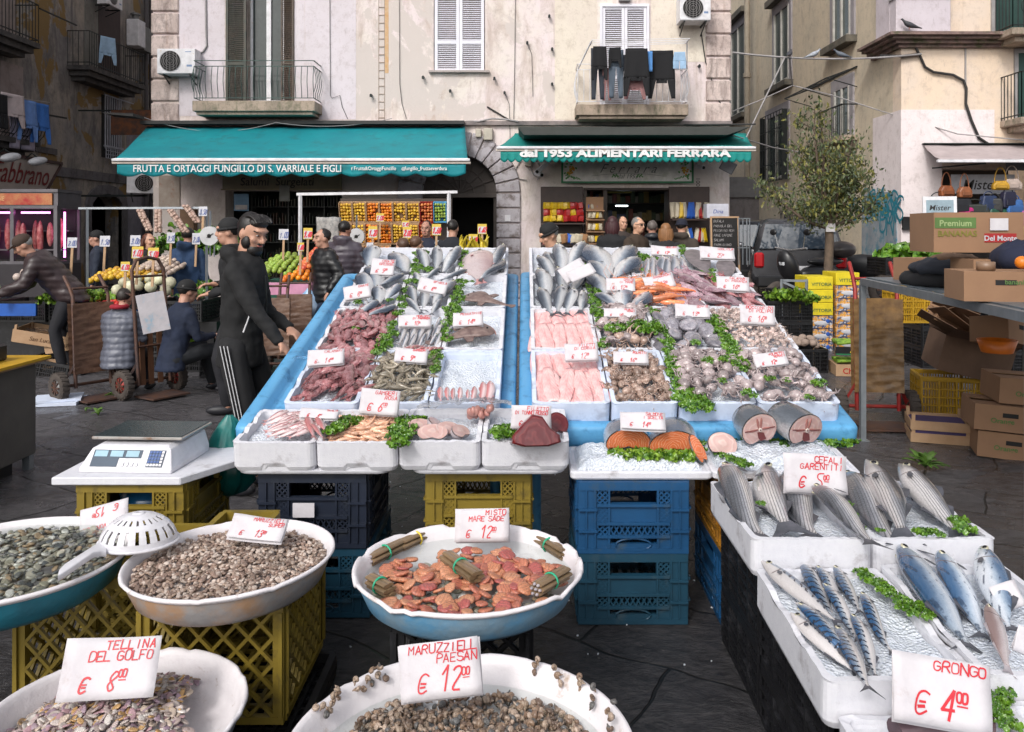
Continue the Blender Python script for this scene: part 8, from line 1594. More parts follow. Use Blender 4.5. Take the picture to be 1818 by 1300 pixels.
for loc,n,R_,lf,hg,lb,m in(((-5.3,9.6,.82),120,.42,.05,.14,'green lettuce leaves piled among the cauliflowers',GREENL),((-4.0,10.0,.85),80,.35,.05,.2,'green leafy heap right of the cauliflowers',GREEN),((-6.9,9.7,.80),90,.35,.05,.1,'green leaves piled at the picture edge',GREENL),((-3.75,10.9,1.0),90,.3,.05,.25,'pale green beans piled by the black beanie',GREENL),((-5.4,12.6,1.3),120,.5,.07,.5,'dark green leaves heaped behind the blue anorak',GREEN),((-4.9,12.6,1.3),120,.45,.07,.5,'dark green herbs heaped below the garlic strings',GREEN)):leafy(n,R_,lf,hg,m,'leafy_vegetables',loc,lb)
def wood_crate(loc,w,d,h,rot,lb,slats=2,text=None,m=None,grp='wooden fruit crates'):
 e=empty('wooden_crate',loc,rot,lb,'crate',grp); m=m or WOODL; gp=h/slats
 mb=MB()
 for k in range(slats):
  z0,z1=k*gp+.006,(k+1)*gp-.018
  mb.bb(0,w,0,.008,z0,z1); mb.bb(0,w,d-.008,d,z0,z1); mb.bb(0,.008,.009,d-.009,z0,z1); mb.bb(w-.008,w,.009,d-.009,z0,z1)
 mb.bb(.009,w-.009,.009,d-.009,0,.006); mb.build('slatted_box',m,e); mb=MB()
 for x in(.009,w-.034):mb.bb(x,x+.025,.009,.034,.007,h+.03); mb.bb(x,x+.025,d-.034,d-.009,.007,h+.03)
 mb.build('corner_post',m,e)
 if text:mb=MB(); textmb(mb,text[0],text[1],MT((w/2,-.003,h*.3),R(90)),0,0,.01,.3); mb.build('print',text[2],e)
 return e
def G_(px,py):p=PZ(px,py,0); return Vector((p.x,p.y,.012))
pt_=mat('brown_print',(.14,.07,.03),.7); q=G_(75,660); q0=q.copy()
wood_crate((q.x-.0,q.y,.0),.6,.4,.16,(0,0,R(8)),'lowest wooden crate in the tipping stack by the grey counter',2); wood_crate((q.x+.05,q.y-.02,.20),.55,.4,.15,(R(4),R(-10),R(-6)),'middle wooden crate sliding off the stack by the grey counter',1,('Frutta',.08,pt_)); wood_crate((q.x-.3,q.y-.1,.36),.62,.42,.17,(R(4),R(10),R(6)),'upper wooden crate with clear plastic inside, tipped over the stack',1,('San Luca',.07,pt_))
mb=MB(); mb.grid(14,8,lambda u,v:(u*.5-.25,v*.3,.05*nz(u*5,v*5)+.03)); tag(mb.build('plastic_bag',PLAS,loc=(q.x,q.y,.44)),'crumpled clear plastic in the upper tipped crate','plastic bag')
crate('plastic_crate',0,.6,0,.4,0,.2,CR_K,'black crate lying on its side by the stack of wooden crates','slots',loc=Matrix.Translation((q.x+.0,q.y-.35,.02))@Euler((0,R(12),R(6))).to_matrix().to_4x4())
crate('plastic_crate',0,.6,0,.4,0,.25,CR_K,'dark crate tilted behind the tipped wooden crate','slots',loc=Matrix.Translation((q.x+.3,q.y+.5,.55))@Euler((R(10),R(-20),R(10))).to_matrix().to_4x4())
p=G_(65,722); mb=MB(); mb.box((p.x+.1,p.y+.15,.02),(.45,.35,.03),rot=(0,0,.2)); mb.box((p.x+.12,p.y+.15,.05),(.4,.3,.02),rot=(.02,0,.4)); tag(mb.build('foam_lid_scrap',STYROB),'pale broken foam lids on the ground by the black crate','foam scraps')
for k,(x,y)in enumerate(((202,655),(300,655),(362,665))):
 for j in range(2 if k<2 else 1):p=G_(x,y+6); crate('plastic_crate',p.x-.05,p.x+.52,p.y,p.y+.4,.0+.22*j,.21+.22*j,CR_K,['%s black crate the seated boy sits on','%s black crate under the seated man in navy','%s low black crate of greens beside the seated man'][k]%('upper' if j else 'lower'),'slots','black crates used as seats')
def wheel(par,c,r,w,hub):
 e=MB(); prof=((r*.55,-w*.4),(r*.85,-w*.5),(r,-w*.3),(r*1.0,w*.3),(r*.85,w*.5),(r*.55,w*.4),(r*.55,-w*.4)); T=Matrix.Translation(c)@Matrix.Rotation(R(90),4,'Y'); e.lathe(prof,28,T=T)
 for k in range(20):a=2*pi*k/20; e.box((0,0,0),(.012,r*.16,w*.8),T=T@Matrix.Rotation(a,4,'Z')@Matrix.Translation((r*.985,0,0)))
 o=e.build('wheel',TYRE,par); e=MB(); e.lathe(((r*.10,-w*.45),(r*.54,-w*.32),(r*.54,w*.32),(r*.10,w*.45)),20,T=T);
 e.build('rim',hub,o); e=MB(); [e.box((0,0,0),(r*.1,r*.44,w*.98),0,T@Matrix.Rotation(pi*k/4,4,'Z')@Matrix.Translation((0,r*.27,0)))for k in range(8)]; e.cyl((0,0,-w*.52),(0,0,w*.52),r*.12,10,T=T); e.build('hub',RUSTY,o)
def hand_truck(loc,rz,h,lb,hub,col,lean=8,wrap=None,loop=1):
 e=empty('hand_truck',loc,(0,0,R(rz)),lb,'hand truck','market hand trucks'); L_=R(lean); up=lambda x,t,y=0:(x,.10+t*sin(L_)+y,.12+t*cos(L_))
 mb=MB(); w=.17
 for q in(-1,1):mb.tube([up(q*w,0),up(q*w,h*.78)]+([up(q*w,h*.9),up(q*w*.7,h*.98),up(0,h)]if loop else[up(q*w*1.0,h*.85,.05),up(q*w,h*.95,.16)]),.018,8)
 for t in(.3,.6,.85):mb.tube([up(-w,h*t),up(w,h*t)],.013,6)
 if loop:[mb.tube([up(q*w,h*.7),up(q*w,h*.72,.12),up(q*w*1.05,h*.45,.26),up(q*w*.9,h*.28,.04)],.014,6)for q in(-1,1)]
 mb.tube([(-.30,.17,.14),(.30,.17,.14)],.016,8); [mb.bar((q*w,.12,.35),(q*.27,.17,.14),.02)for q in(-1,1)]; mb.build('frame',col,e)
 mb=MB(); mb.bb(-.2,.2,-.18,.13,.01,.025); mb.build('toe_plate',RUSTY,e)
 for q in(-1,1):wheel(e,(q*.29,.17,.14),.14,.085,hub)
 if wrap:mb=MB(); mb.grid(14,40,lambda u,v:up(lerp(-w-.03,w+.03,u),lerp(h*.12,h*.72,v),-.05+.02*sin(pi*u)+.012*nz(u*3,v*30)+.006*nz(u*8,v*60))); mb.grid(14,40,lambda u,v:up(lerp(w+.03,-w-.03,u),lerp(h*.12,h*.72,v),.05+.012*nz(u*3,v*30))); mb.build('tape_wrap',wrap,e)
 else:mb=MB(); [mb.bb(x,x+.05,.09+.04,.10+.05,.12,h*.55,T=Matrix.Rotation(-L_*.6,4,'X'))for x in(-.12,-.03,.07)]; mb.build('wooden_slat',mat('brown_slat',(.16,.07,.035),.7),e)
 return e
WR1=mat('brown_parcel_tape',(.155,.085,.052),.5,col2=(.10,.05,.032),ns=16,bump=.9,bs=30); WR2=mat('amber_tape',(.26,.15,.06),.25,col2=(.12,.07,.035),ns=10,bump=.9,bs=18)
GREYH=mat('grey_hub',(.2,.2,.2),.4,.5)
hand_truck(G_(176,711),55,1.12,'hand truck wrapped in brown tape with grey hubs',GREYH,RUSTY,wrap=WR1,loop=0,lean=4); hand_truck(G_(286,706),58,1.25,'rusty hand truck with round handle and red hubs',REDP,RUSTY,lean=6)
hand_truck(G_(478,675),10,1.05,'hand truck with brown taped back behind the bearded man, the nearer one',GREYH,RUSTY,wrap=WR1,loop=0); hand_truck(G_(520,660),10,1.05,'second brown taped hand truck behind the blue table',GREYH,RUSTY,wrap=WR1,loop=0)
mb=MB(); mb.box((0,0,0),(.22,.012,.34)); o=mb.build('white_carton_sheet',mat('printed_white',(.60,.57,.60),.6,dirt=(.2,.4,.55),ds=7,dth=.6)); o.matrix_world=Matrix.Translation(P(272,555,6.9))@Euler((R(5),R(-10),R(20))).to_matrix().to_4x4(); tag(o,'white printed carton sheet hung on the rusty hand truck','carton')
p=PZ(64,830,0); e=empty('steel_counter',(p.x,p.y,0),label='grey steel counter with a yellow edged top at the picture edge',cat='counter'); mb=MB(); mb.bb(-.8,0,-1.5,0,.10,.735); mb.build('cabinet',mat('dull_steel',(.15,.14,.13),.45,.4,col2=(.10,.095,.09),ns=3),e,bevel=.005); mb=MB(); mb.bb(-.8,.05,-1.5,.04,.735,.75); mb.build('top',WOODL,e); mb=MB(); mb.bb(-.8,.07,-1.5,.06,.751,.77); mb.build('yellow_edge',mat('yellow_board',(.62,.36,.02),.5),e); mb=MB(); [mb.bb(x,x+.05,y,y+.05,0,.10)for x in(-.75,-.06)for y in(-1.4,-.06)]; mb.build('leg',STEEL,e); mb=MB(); mb.bb(-.7,-.07,-1.3,-.15,.0,.09); mb.build('black_tub',CR_K,e)
mb=MB(); mb.bb(-.7,-.10,-.9,-.15,.772,.88); o=mb.build('black_tray',CR_K,loc=(p.x,p.y,0),bevel=.01); tag(o,'black tray standing on the yellow edged counter','tray')
mb=MB(); mb.rings([[Vector((r*cos(a)*(1+.55*nz(cos(a)*2.2,sin(a)*2.2,z*7))+.05*nz(z*6,3),r*.7*sin(a)*(1+.4*nz(cos(a)*3,sin(a)*3,z*9)),z))for a in[2*pi*k/40 for k in range(40)]]for z,r in((0,.02),(.02,.065),(.07,.09),(.13,.10),(.19,.085),(.25,.075),(.30,.055),(.34,.04),(.38,.012))]); tag(mb.build('carrier_bag',mat('teal_bag',(.01,.17,.15),.3,col2=(.005,.1,.09),ns=9,bump=.5,bs=9),loc=P(406,880,3.8)),'teal green plastic bag hanging by the corner of the blue table','carrier bag')
mb=MB(); mb.rings([[Vector((r*cos(a)*(1+.3*nz(a*2,z*9)),r*.6*sin(a),z))for a in[2*pi*k/18 for k in range(18)]]for z,r in((-.36,.05),(-.33,.12),(-.22,.14),(-.1,.11),(-.03,.04),(0,.02))]); tag(mb.build('carrier_bag',mat('white_bag',(.55,.60,.68),.35,bump=.4,bs=9,col2=(.15,.35,.6),ns=3),loc=P(548,512,9.9)),'white carrier bag held by the woman in the black puffer jacket','carrier bag')
def packs(x0,x1,z,Y,n,cols,w,h,label,name,group):
 for k in range(n):mb=MB(); mb.rings([[Vector((a*w*s,b*.06*t_,z_*h))for a,b in((-.5,-.4),(0,-1),(.5,-.4),(.5,.4),(0,1),(-.5,.4))]for z_,s,t_ in((0,1,.15),(.12,.95,.9),(.5,1,1),(.88,.95,.9),(1,1,.12))],smooth=False); o=mb.build(name,cols[k%len(cols)],loc=(lerp(x0,x1,(k+.5)/n),Y+rnd(-.02,.02),z),rot=(R(rnd(-8,8)),R(rnd(-12,12)),R(rnd(-25,25)))); tag(o,label%ORD[k%12],'snack bag',group)
cy,cr,cb=mat('yellow_pack',(.70,.46,.02),.3),mat('red_pack',(.42,.02,.02),.3),mat('blue_pack',(.03,.12,.5),.3); cw_=mat('cream_pack',(.55,.48,.36),.4)
YS=16.9; ss=F/YS
for r_,(y,c)in enumerate(((372,[cy,cy,cy,cy,cr,cr]),(384,[cr,cy,cr,cr,cy,cr]),(394,[cy,cy,cy,cr,cr,cr]))):packs((965-PX)/ss,(1036-PX)/ss,H+(PY-y)/ss,YS,6,c,.15,.15,'%s crisp bag along the '+['top','middle','bottom'][r_]+' row of the grocery shelf','crisp_bag','crisp bags outside the grocery')
packs((1192-PX)/ss,(1254-PX)/ss,H+(PY-388)/ss,YS,9,[cw_,cw_,cy,cw_,cb,cb,cw_,cr,cw_],.11,.34,'%s tall snack packet beside the white carton','snack_packet','snack packets at the grocery'); packs((1042-PX)/ss,(1068-PX)/ss,H+(PY-372)/ss,YS,4,[cb,cw_,cb,cw_],.08,.12,'%s small packet on top of the carton tower','small_packet','packets on the carton tower')
for r_ in range(3):packs((1042-PX)/ss,(1068-PX)/ss,H+(PY-388-r_*21)/ss,YS-.2,4,[cw_,cw_,cy,cw_],.08,.14,'%s packet in the '+['upper','middle','lower'][r_]+' window of the carton tower','small_packet','packets in the carton tower')
packs((1220-PX)/ss,(1256-PX)/ss,H+(PY-430)/ss,YS,6,[cw_,cb,cw_,cr,cw_,cy],.09,.3,'%s tall packet under the snack shelf','snack_packet','packets under the snack shelf'); packs((990-PX)/ss,(1036-PX)/ss,H+(PY-432)/ss,YS-.3,6,[cw_,mat('brown_bread',(.35,.18,.08),.7),cb,cw_],.16,.2,'%s bread bag behind the man in the black cap','bread_bag','bread bags')
mb=MB()
for a,b,y in((962,1038,396),(1190,1256,389),(962,1038,434)):mb.bb((a-PX)/ss,(b-PX)/ss,YS-.25,YS+.3,H+(PY-y)/ss-.03,H+(PY-y)/ss-.005)
tag(mb.build('shelf_board',PANEL),'brown shelves holding snacks outside the grocery','shelf')
mb=MB(); [mb.bb((1040-PX)/ss,(1071-PX)/ss,YS-.3,YS-.05,H+(PY-y)/ss-.02,H+(PY-y)/ss)for y in(374,390,411,432)]; mb.bb((1040-PX)/ss,(1071-PX)/ss,YS-.045,YS-.03,1.0,H+(PY-350)/ss); tag(mb.build('carton_tower',CARD),'tower of open cartons beside the grocery door','carton')
e=empty('carton',P(1255,387,16),label='white carton with blue italic lettering on the shelf by the chalkboard',cat='carton'); mb=MB(); mb.bb(0,.43,0,.3,0,.28); mb.build('box',mat('white_carton',(.55,.55,.62),.6),e); mb=MB(); textmb(mb,'Dina',.11,MT((.22,-.003,.09),R(90)),0,0,.01,.2); mb.build('print',INKB,e)
e=empty('chalkboard',P(1265,452,14.5),(R(-5),0,0),'black chalkboard with white writing outside the grocery','chalkboard'); mb=MB(); mb.bb(0,.46,0,.02,0,.66); mb.build('board',DARK,e); mb=MB(); mb.bb(-.03,0,-.01,.02,-.4,.69); mb.bb(.46,.49,-.01,.02,-.4,.69); mb.bb(0,.46,-.01,.02,.66,.69); mb.build('frame',WOODL,e); mb=MB(); T=Matrix(((1,0,0,0),(0,0,-1,-.003),(0,1,0,0),(0,0,0,1)))
for k,s in enumerate(('BUFALA','PROVOLA DEL','PECORINO ROM','PANE CAFONE','SALUMI','PARMIGIANO','PROSCIUTTO')):hand(mb,s,.03,.58-k*.085,.04,.03,0,T)
mb.build('chalk_writing',GREYC,e)
pipes([(P(x,388,14.3),P(x,470,14.3))for x in(1312,1319,1326,1331)]+[(P(1310,y,14.3),P(1332,y,14.3))for y in(388,410,440)],'wire cage trolley beside the chalkboard',.008,STEEL,'cage_trolley')
# --- tree
def tree():
 base=Vector(((1468-PX)*11.9/F,11.9,0)); e=empty('tree',base,label='small leafy tree with open crown standing by the yellow boxes',cat='tree'); mb=MB(); tips=[]
 top=1.65+.25; mb.tube([(0,0,0),(.01,0,.8),(.04,.0,1.5),(.02,0,top+.05)],[.085,.07,.062,.06],10)
 for k in range(11):
  a=2*pi*k/11+rnd(-.3,.3); L_=rnd(.6,1.35); el=rnd(.12,1.15); st=Vector((.02,0,rnd(1.6,top))); pts=[st]
  for i in range(5):pts.append(pts[-1]+Vector((cos(a)*cos(el)*(1 if cos(a)>0 else.8),sin(a)*cos(el)*.8,sin(el)))*L_*.26); a+=rnd(-.25,.25); el+=rnd(-.05,.2); tips.append(pts[-1].copy())
  mb.tube(pts,[.035,.028,.022,.016,.011,.006],6)
  for i in range(3):q=pts[2+i]; d=Vector((rnd(-1,1),rnd(-1,1),rnd(-.2,.9)))*.3; mb.tube([q,q+d*.5,q+d+Vector((0,0,.05))],[.012,.008,.004],5); tips+=[q+d,q+d*.6]
 tips.append(Vector((-.1,0,3.35))); mb.tube([(0,0,top),(-.05,0,2.6),(-.1,0,3.4)],[.04,.025,.006],6); tips+=[Vector((-.08,0,2.7+.14*k))for k in range(5)]
 mb.build('trunk',mat('bark',(.15,.105,.075),.9,col2=(.08,.06,.045),ns=14,bump=.8,bs=30),e); lv=MB()
 for t_ in tips:
  for _ in range(44):
   d=Vector((random.gauss(0,.10),random.gauss(0,.10),random.gauss(0,.085))); s=rnd(.026,.048); T=Matrix.Translation(t_+d)@Euler((rnd(0,6),rnd(0,6),rnd(0,6))).to_matrix().to_4x4(); lv.add([(-s,0,0),(0,-s*.42,.1*s),(s,0,0),(0,s*.42,.1*s)],[(0,1,2,3)],0 if random.random()<.62 else 1 if random.random()<.75 else 2,False,T)
 lv.build('crown',[mat('leaf_green',(.09,.115,.045),.5),mat('leaf_yellow',(.22,.21,.05),.5),mat('leaf_dark',(.03,.05,.02),.5)],e)
 mb=MB(); mb.bb(-.05,.09,-.09,-.085,1.62,1.74); mb.build('paper_label',PAPER,e)
tree()
# --- vehicles
CHR=mat('silver_metal',(.45,.45,.46),.25,.8); BLK=mat('black_plastic',(.015,.015,.017),.35); TAIL=mat('tail_light',(.45,.01,.015),.2); WIN=mat('car_glass',(.035,.05,.07),.05)
def car(loc,rz,body,lb,s=1):
 e=empty('parked_car',loc,(0,0,R(rz)),lb,'car','cars parked by the alley',scale=s)
 mb=MB(); w=.80; sec=[(0.02,.42,.95,.96),(.06,.30,1.0,1.0),(.5,.25,1.02,1.0),(1.2,.25,1.0,1.0),(2.2,.25,.98,1.0),(2.9,.26,.88,.97),(3.25,.3,.72,.9),(3.35,.4,.6,.8)]
 mb.rings([[Vector((x*w*q,y,z))for x,z in((-.96,z0),(-1,z0+.15),(-1.0,z1*.72),(-.95,z1-.03),(-.8,z1),(.8,z1),(.95,z1-.03),(1.0,z1*.72),(1,z0+.15),(.96,z0))]for y,z0,z1,q in sec]); mb.build('body',body,e,subsurf=1)
 mb=MB(); mb.rings([[Vector((x*w*q,y+dy,z))for x,z,dy in((-.93,.93,0),(-.74,zt-.04,.0),(-.6,zt,.0),(.6,zt,.0),(.74,zt-.04,.0),(.93,.93,0))]for y,zt,q in((.05,.98,1),(.22,1.42,1),(.55,1.50,1),(1.5,1.50,1),(2.0,1.36,.98),(2.55,.96,.95))]); mb.build('roof',body,e,subsurf=0)
 mb=MB(); mb.prism([(-.64,.98),(-.54,1.40),(.54,1.40),(.64,.98)],0,.02,T=Matrix.Translation((0,.05,-.0))@Matrix.Translation((0,0,1))@Matrix.Rotation(R(-20),4,'X')@Matrix.Translation((0,-.012,-1)))
 for q in(-1,1):mb.add([(q*w*.925,.45,.99),(q*w*.925,2.2,.99),(q*w*.78,1.75,1.38),(q*w*.78,.55,1.42)],[(0,1,2,3)]);
 mb.build('window',WIN,e,solid=.02); mb=MB(); [mb.box((q*.66,.0,.78),(.16,.06,.26))for q in(-1,1)]; mb.build('tail_light',TAIL,e,bevel=.03)
 mb=MB(); mb.bb(-.7,.7,-.05,.06,.32,.52); mb.build('bumper',BLK,e,bevel=.03); mb=MB(); mb.bb(-.26,.26,-.065,-.051,.58,.69); mb.build('number_plate',WHITEM,e)
 for q in(-1,1):mb=MB(); mb.ell((q*.92,2.0,1.0),(.1,.06,.07),10,6); mb.build('mirror',body,e)
 for x in(-.74,.74):
  for y in(.5,2.75):wheel(e,(x,y,.29),.29,.18,CHR)
car(P(1420,545,13.6)*1+Vector((0,0,-P(1420,545,13.6).z+.35)),-14,mat('silver_paint',(.10,.10,.11),.25,.6),'small grey hatchback parked beside the tree, window open'); car(Vector((P(1352,500,15.6).x,15.6,.35)),-14,mat('dark_paint',(.03,.03,.035),.2,.4),'dark small car parked deeper in the alley')
mb=MB(); e=empty('scooter',Vector((P(1445,500,12.6).x,12.6,.33)),(0,0,R(28)),'black scooter with top box leaning beside the tree','scooter')
mb.ell((.1,0,.62),(.42,.14,.15),16,8); mb.ell((.25,0,.82),(.40,.12,.07),14,6); mb.ell((-.55,0,.75),(.13,.18,.28),12,8,rot=(0,R(-20),0)); mb.bb(-.5,.1,-.12,.12,.28,.38); mb.ell((-.72,0,.42),(.2,.07,.1),10,6); mb.build('body',BLK,e,subsurf=0)
mb=MB(); mb.ell((.62,0,1.0),(.24,.21,.14),14,8); mb.build('top_box',mat('top_box',(.05,.04,.04),.3),e); mb=MB(); mb.tube([(-.5,-.32,1.04),(-.52,0,1.0),(-.5,.32,1.04)],.018,6); mb.tube([(-.5,-.25,1.04),(-.52,-.3,1.25)],.008,5); mb.tube([(-.5,.25,1.04),(-.52,.3,1.25)],.008,5); mb.build('handlebar',CHR,e)
mb=MB(); [mb.ell((-.52,q*.34,1.28),(.02,.07,.05),10,6)for q in(-1,1)]; mb.build('mirror',BLK,e); mb=MB(); mb.ell((-.66,0,.82),(.04,.09,.07),10,6); mb.build('headlight',mat('lens',(.6,.62,.65),.1),e); mb=MB(); mb.tube([(.0,-.14,.3),(.7,-.16,.42)],[.045,.06],10); mb.build('exhaust',CHR,e)
mb=MB(); mb.grid(6,6,lambda u,v:(-.58+.12*v,(u-.5)*.44*(1-.3*v),1.0+.5*v)); mb.build('windscreen',PLAS,e)
for x in(-.78,.5):wheel_T=empty; f=MB(); f.lathe(((.13,-.05),(.24,-.055),(.27,0),(.24,.055),(.13,.05)),24,T=Matrix.Translation((x,0,.27))@Matrix.Rotation(R(90),4,'X')); w_=f.build('wheel',TYRE,e); f=MB(); f.cyl((x,-.04,.27),(x,.04,.27),.13,14); f.build('rim',CHR,w_)
e=empty('motorbike',Vector((P(1510,480,14).x,14,.33)),(0,0,R(-40)),'dark motorbike front wheel and fork beyond the scooter','motorbike'); mb=MB(); mb.ell((.2,0,.7),(.5,.15,.2),14,8); mb.ell((-.35,0,.95),(.14,.16,.18),10,7); mb.tube([(-.7,0,.3),(-.35,0,1.05)],.03,6); mb.tube([(-.35,-.35,1.1),(-.35,.35,1.1)],.015,6); mb.build('body',BLK,e)
for x in(-.75,.6):wheel(e,(0,0,0),.3,.1,CHR); e.children and[setattr(o,'matrix_local',Matrix.Translation((x,0,.3))@Matrix.Rotation(R(90),4,'Z'))for o in[KIDS[e.name][-1]]]
# --- crates, boxes and rack behind the table
VY=mat('vivid_yellow_box',(.78,.62,.02),.5); VP=mat('floral_box',(.70,.32,.03),.5,col2=(.04,.06,.14),ns=14,con=.06,dirt=(.70,.72,.74),ds=26,dth=.56)
for col,(x0,x1,top,n)in enumerate(((1433,1479,491,6),(1484,1526,484,6))):
 Y=11.0+.1*col; sv=F/Y; zt=H+(PY-top)/sv; hh=.178
 for k in range(n):
  e=empty('fruit_box',((x0-PX)/sv,Y,zt-hh*(k+1)),label='%s box from the top of the %s stack beside the tree'%(ORD[k],'shorter' if not col else 'taller'),cat='box',group='yellow and floral fruit boxes'); yl=k<(3 if not col else 1); mb=MB(); mb.bb(0,(x1-x0)/sv,0,.5,.003,hh-.003); mb.build('carton',VY if yl else VP,e,bevel=.004); mb=MB()
  if yl:textmb(mb,'VITTORIA',.062,MT(((x1-x0)/sv/2+.02,-.004,.05),R(90)),0,0,.02); mb.build('print',mat('green_print',(.05,.14,.05),.6),e)
  else:mb.ell(((x1-x0)/sv*.55,-.002,hh*.42),(.11,.004,.032),14,5); mb.ell(((x1-x0)/sv*.8,-.003,hh*.58),(.03,.004,.03),10,5,1); mb.build('printed_label',[WHS,cb],e)
crate('plastic_crate',3.55,4.0,11.3,11.8,0,.8,CR_K,'tall black crates behind the shorter stack of yellow boxes','slots')
for k in range(5):crate('plastic_crate',4.75,5.3,9.6,10.1,.24*k,.24*k+.235,CR_K,'%s black crate from the ground in the near stack behind the metal table'%ORD[k],'slots','black crates stacked behind the metal table'); crate('plastic_crate',5.35,5.95,9.3,9.8,.24*k,.24*k+.235,CR_K,'%s black crate from the ground in the far stack behind the metal table'%ORD[k],'slots','black crates stacked behind the metal table')
for k in range(3):crate('plastic_crate',3.0,3.55,9.9,10.3,.26*k,.26*k+.255,CR_K,'%s black crate from the ground beside the corner octopus box'%ORD[k],'slots','black crates beside the table corner')
leafy(90,.32,.06,.14,GREENL,'green_stalks',(3.3,10.0,.80),'pale green stalks on the black crates beyond the table corner'); leafy(110,.42,.10,.16,GREEN,'green_leaves',(5.4,11.2,1.28),'big green leaves in the crate by the graffiti wall'); crate('plastic_crate',4.9,5.9,10.9,11.5,1.03,1.27,CR_K,'black crate of big green leaves by the graffiti wall','slots')
q=G_(1415,662); crate('plastic_crate',q.x,q.x+.36,q.y,q.y+.4,0,.27,CR_K,'black crate with potato sacks beside the celery boxes','slots'); mb=MB(); [mb.ell((q.x+rnd(.0,.36),q.y+rnd(0,.5),.30+rnd(0,.05)),(.05,.05,.04),8,6)for _ in range(22)]; tag(mb.build('potato_sack',mat('net_sack',(.36,.27,.22),.85,bump=.6)),'net sack of potatoes on the black crate','sack'); mb=MB(); [mb.ell((q.x-.25+rnd(0,.4),q.y+.5+rnd(0,.3),.38+rnd(0,.08)),(.055,.055,.045),8,6)for _ in range(20)]; tag(mb.build('potato_sack',MATS['net_sack']),'net sack of potatoes behind the first one','sack')
q=G_(1484,668); e=empty('celery_box',(q.x,q.y,0),(0,0,R(-8)),'stacked celery boxes with black, green and red printed sides','box'); mb=MB(); mb.bb(0,.5,0,.35,0,.13); mb.build('lower_box',WOODL,e); mb=MB(); mb.bb(0,.5,0,.02,.235,.33); mb.build('black_side',BLK,e); mb=MB(); mb.bb(0,.5,-.004,-.001,.24,.255); mb.bb(.30,.5,-.008,-.005,.24,.255,1); mb.build('tricolour_strip',[GRN,TAIL],e); mb=MB(); textmb(mb,'Perelli',.09,MT((.26,-.004,.27),R(90)),0,0,.01,.4); mb.build('print',VY,e); mb=MB(); textmb(mb,"Ch'e Oro",.09,MT((.25,-.004,.03),R(90)),0,0,.01); mb.build('lower_print',TAIL,e)
for z in(.15,.36):
 for k in range(8):mb=MB(); mb.tube([(.02,.03+k*.035,z+rnd(0,.03)),(.25,.04+k*.035,z+.02),(.5,.04+k*.03,z+.02)],[.02,.014,.012],6); o=mb.build('celery_stalk',GREENL,loc=(q.x,q.y,0),rot=(0,0,R(-8))); tag(o,'pale green celery stalk in the %s printed box'%('lower' if z<.3 else 'upper'),'celery','celery stalks')
pipes([(P(1386,y,10.6),P(1434,y+1,10.6))for y in(498,575)]+[(P(x,496,10.6),P(x,590,10.6))for x in(1388,1432)]+[(P(1388,500,10.6),P(1432,520,10.6))],'grey metal barrier beside the yellow boxes',.015,STEEL,'street_barrier')
TZ=1.245; A_,B_,C_,D_=Vector((2.65,6.3,TZ)),Vector((2.33,3.7,TZ)),Vector((3.6,3.6,TZ)),Vector((3.9,6.25,TZ)); e=empty('metal_table',(0,0,0),label='tall galvanised metal table holding cartons and coats',cat='table'); mb=MB()
for a,b in((A_,B_),(B_,C_),(C_,D_),(D_,A_)):mb.bar(a,b,.04,.05)
mb.build('frame',STEEL,e); mb=MB(); mb.add([A_+Vector((.02,-.02,.027)),B_+Vector((.02,.02,.027)),C_+Vector((-.02,.02,.027)),D_+Vector((-.02,-.02,.027))],[(3,2,1,0)]); mb.build('top',mat('scratched_zinc',(.22,.27,.31),.4,.6,col2=(.12,.15,.18),ns=7),e,solid=.008)
for p in(A_,B_,C_,D_):mb=MB(); q=p-A_*0; mb.bb(p.x-.02,p.x+.02,p.y-.02,p.y+.02,0,TZ-.026); mb.bb(p.x-.04,p.x+.04,p.y-.04,p.y+.04,0,.008); mb.build('leg',STEEL,e)
def carton(loc,w,d,h,rot,lb,prints=(),m=None,hole=True,flaps=0,group='brown cartons around the metal table'):
 e=empty('cardboard_box',loc,rot,lb,'box',group); t=.006; mb=MB(); mb.bb(-w/2,w/2,-d/2,-d/2+t,0,h); mb.bb(-w/2,w/2,d/2-t,d/2,0,h); mb.bb(-w/2,-w/2+t,-d/2+t,d/2-t,0,h); mb.bb(w/2-t,w/2,-d/2+t,d/2-t,0,h); mb.bb(-w/2+t,w/2-t,-d/2+t,d/2-t,.0,t)
 if flaps:[mb.add([(-w/2,q*d/2,h),(w/2,q*d/2,h),(w/2,q*(d/2+.13*flaps),h+.08),(-w/2,q*(d/2+.13*flaps),h+.08)],[(0,1,2,3)])for q in(-1,1)]
 else:mb.bb(-w/2+t,w/2-t,-d/2+t,-d*.12,h-t,h-.0005); mb.bb(-w/2+t,w/2-t,d*.12,d/2-t,h-t,h-.0005)
 mb.build('carton',m or CARD,e)
 if hole:mb=MB(); mb.bb(-.05,.05,-d/2-.002,-d/2-.0005,h*.55,h*.72); mb.build('hand_hole',DARK,e)
 for(txt,sz,x,z,mt,bar)in prints:
  mb=MB(); bar and mb.bb(x-sz*bar,x+sz*bar,-d/2-.003,-d/2-.001,z-sz*.25,z+sz*1.0); textmb(mb,txt,sz,MT((x,-d/2-.0045,z),R(90)),1 if bar else 0,0,.02); mb.build('print',[mt,WHS if bar else mt]if txt!='Premium' else[mt,mat('pale_green_print',(.35,.45,.2),.6)],e)
 return e
GP_=mat('green_print2',(.10,.19,.05),.7); WRD=mat('wine_print',(.40,.02,.02),.6)
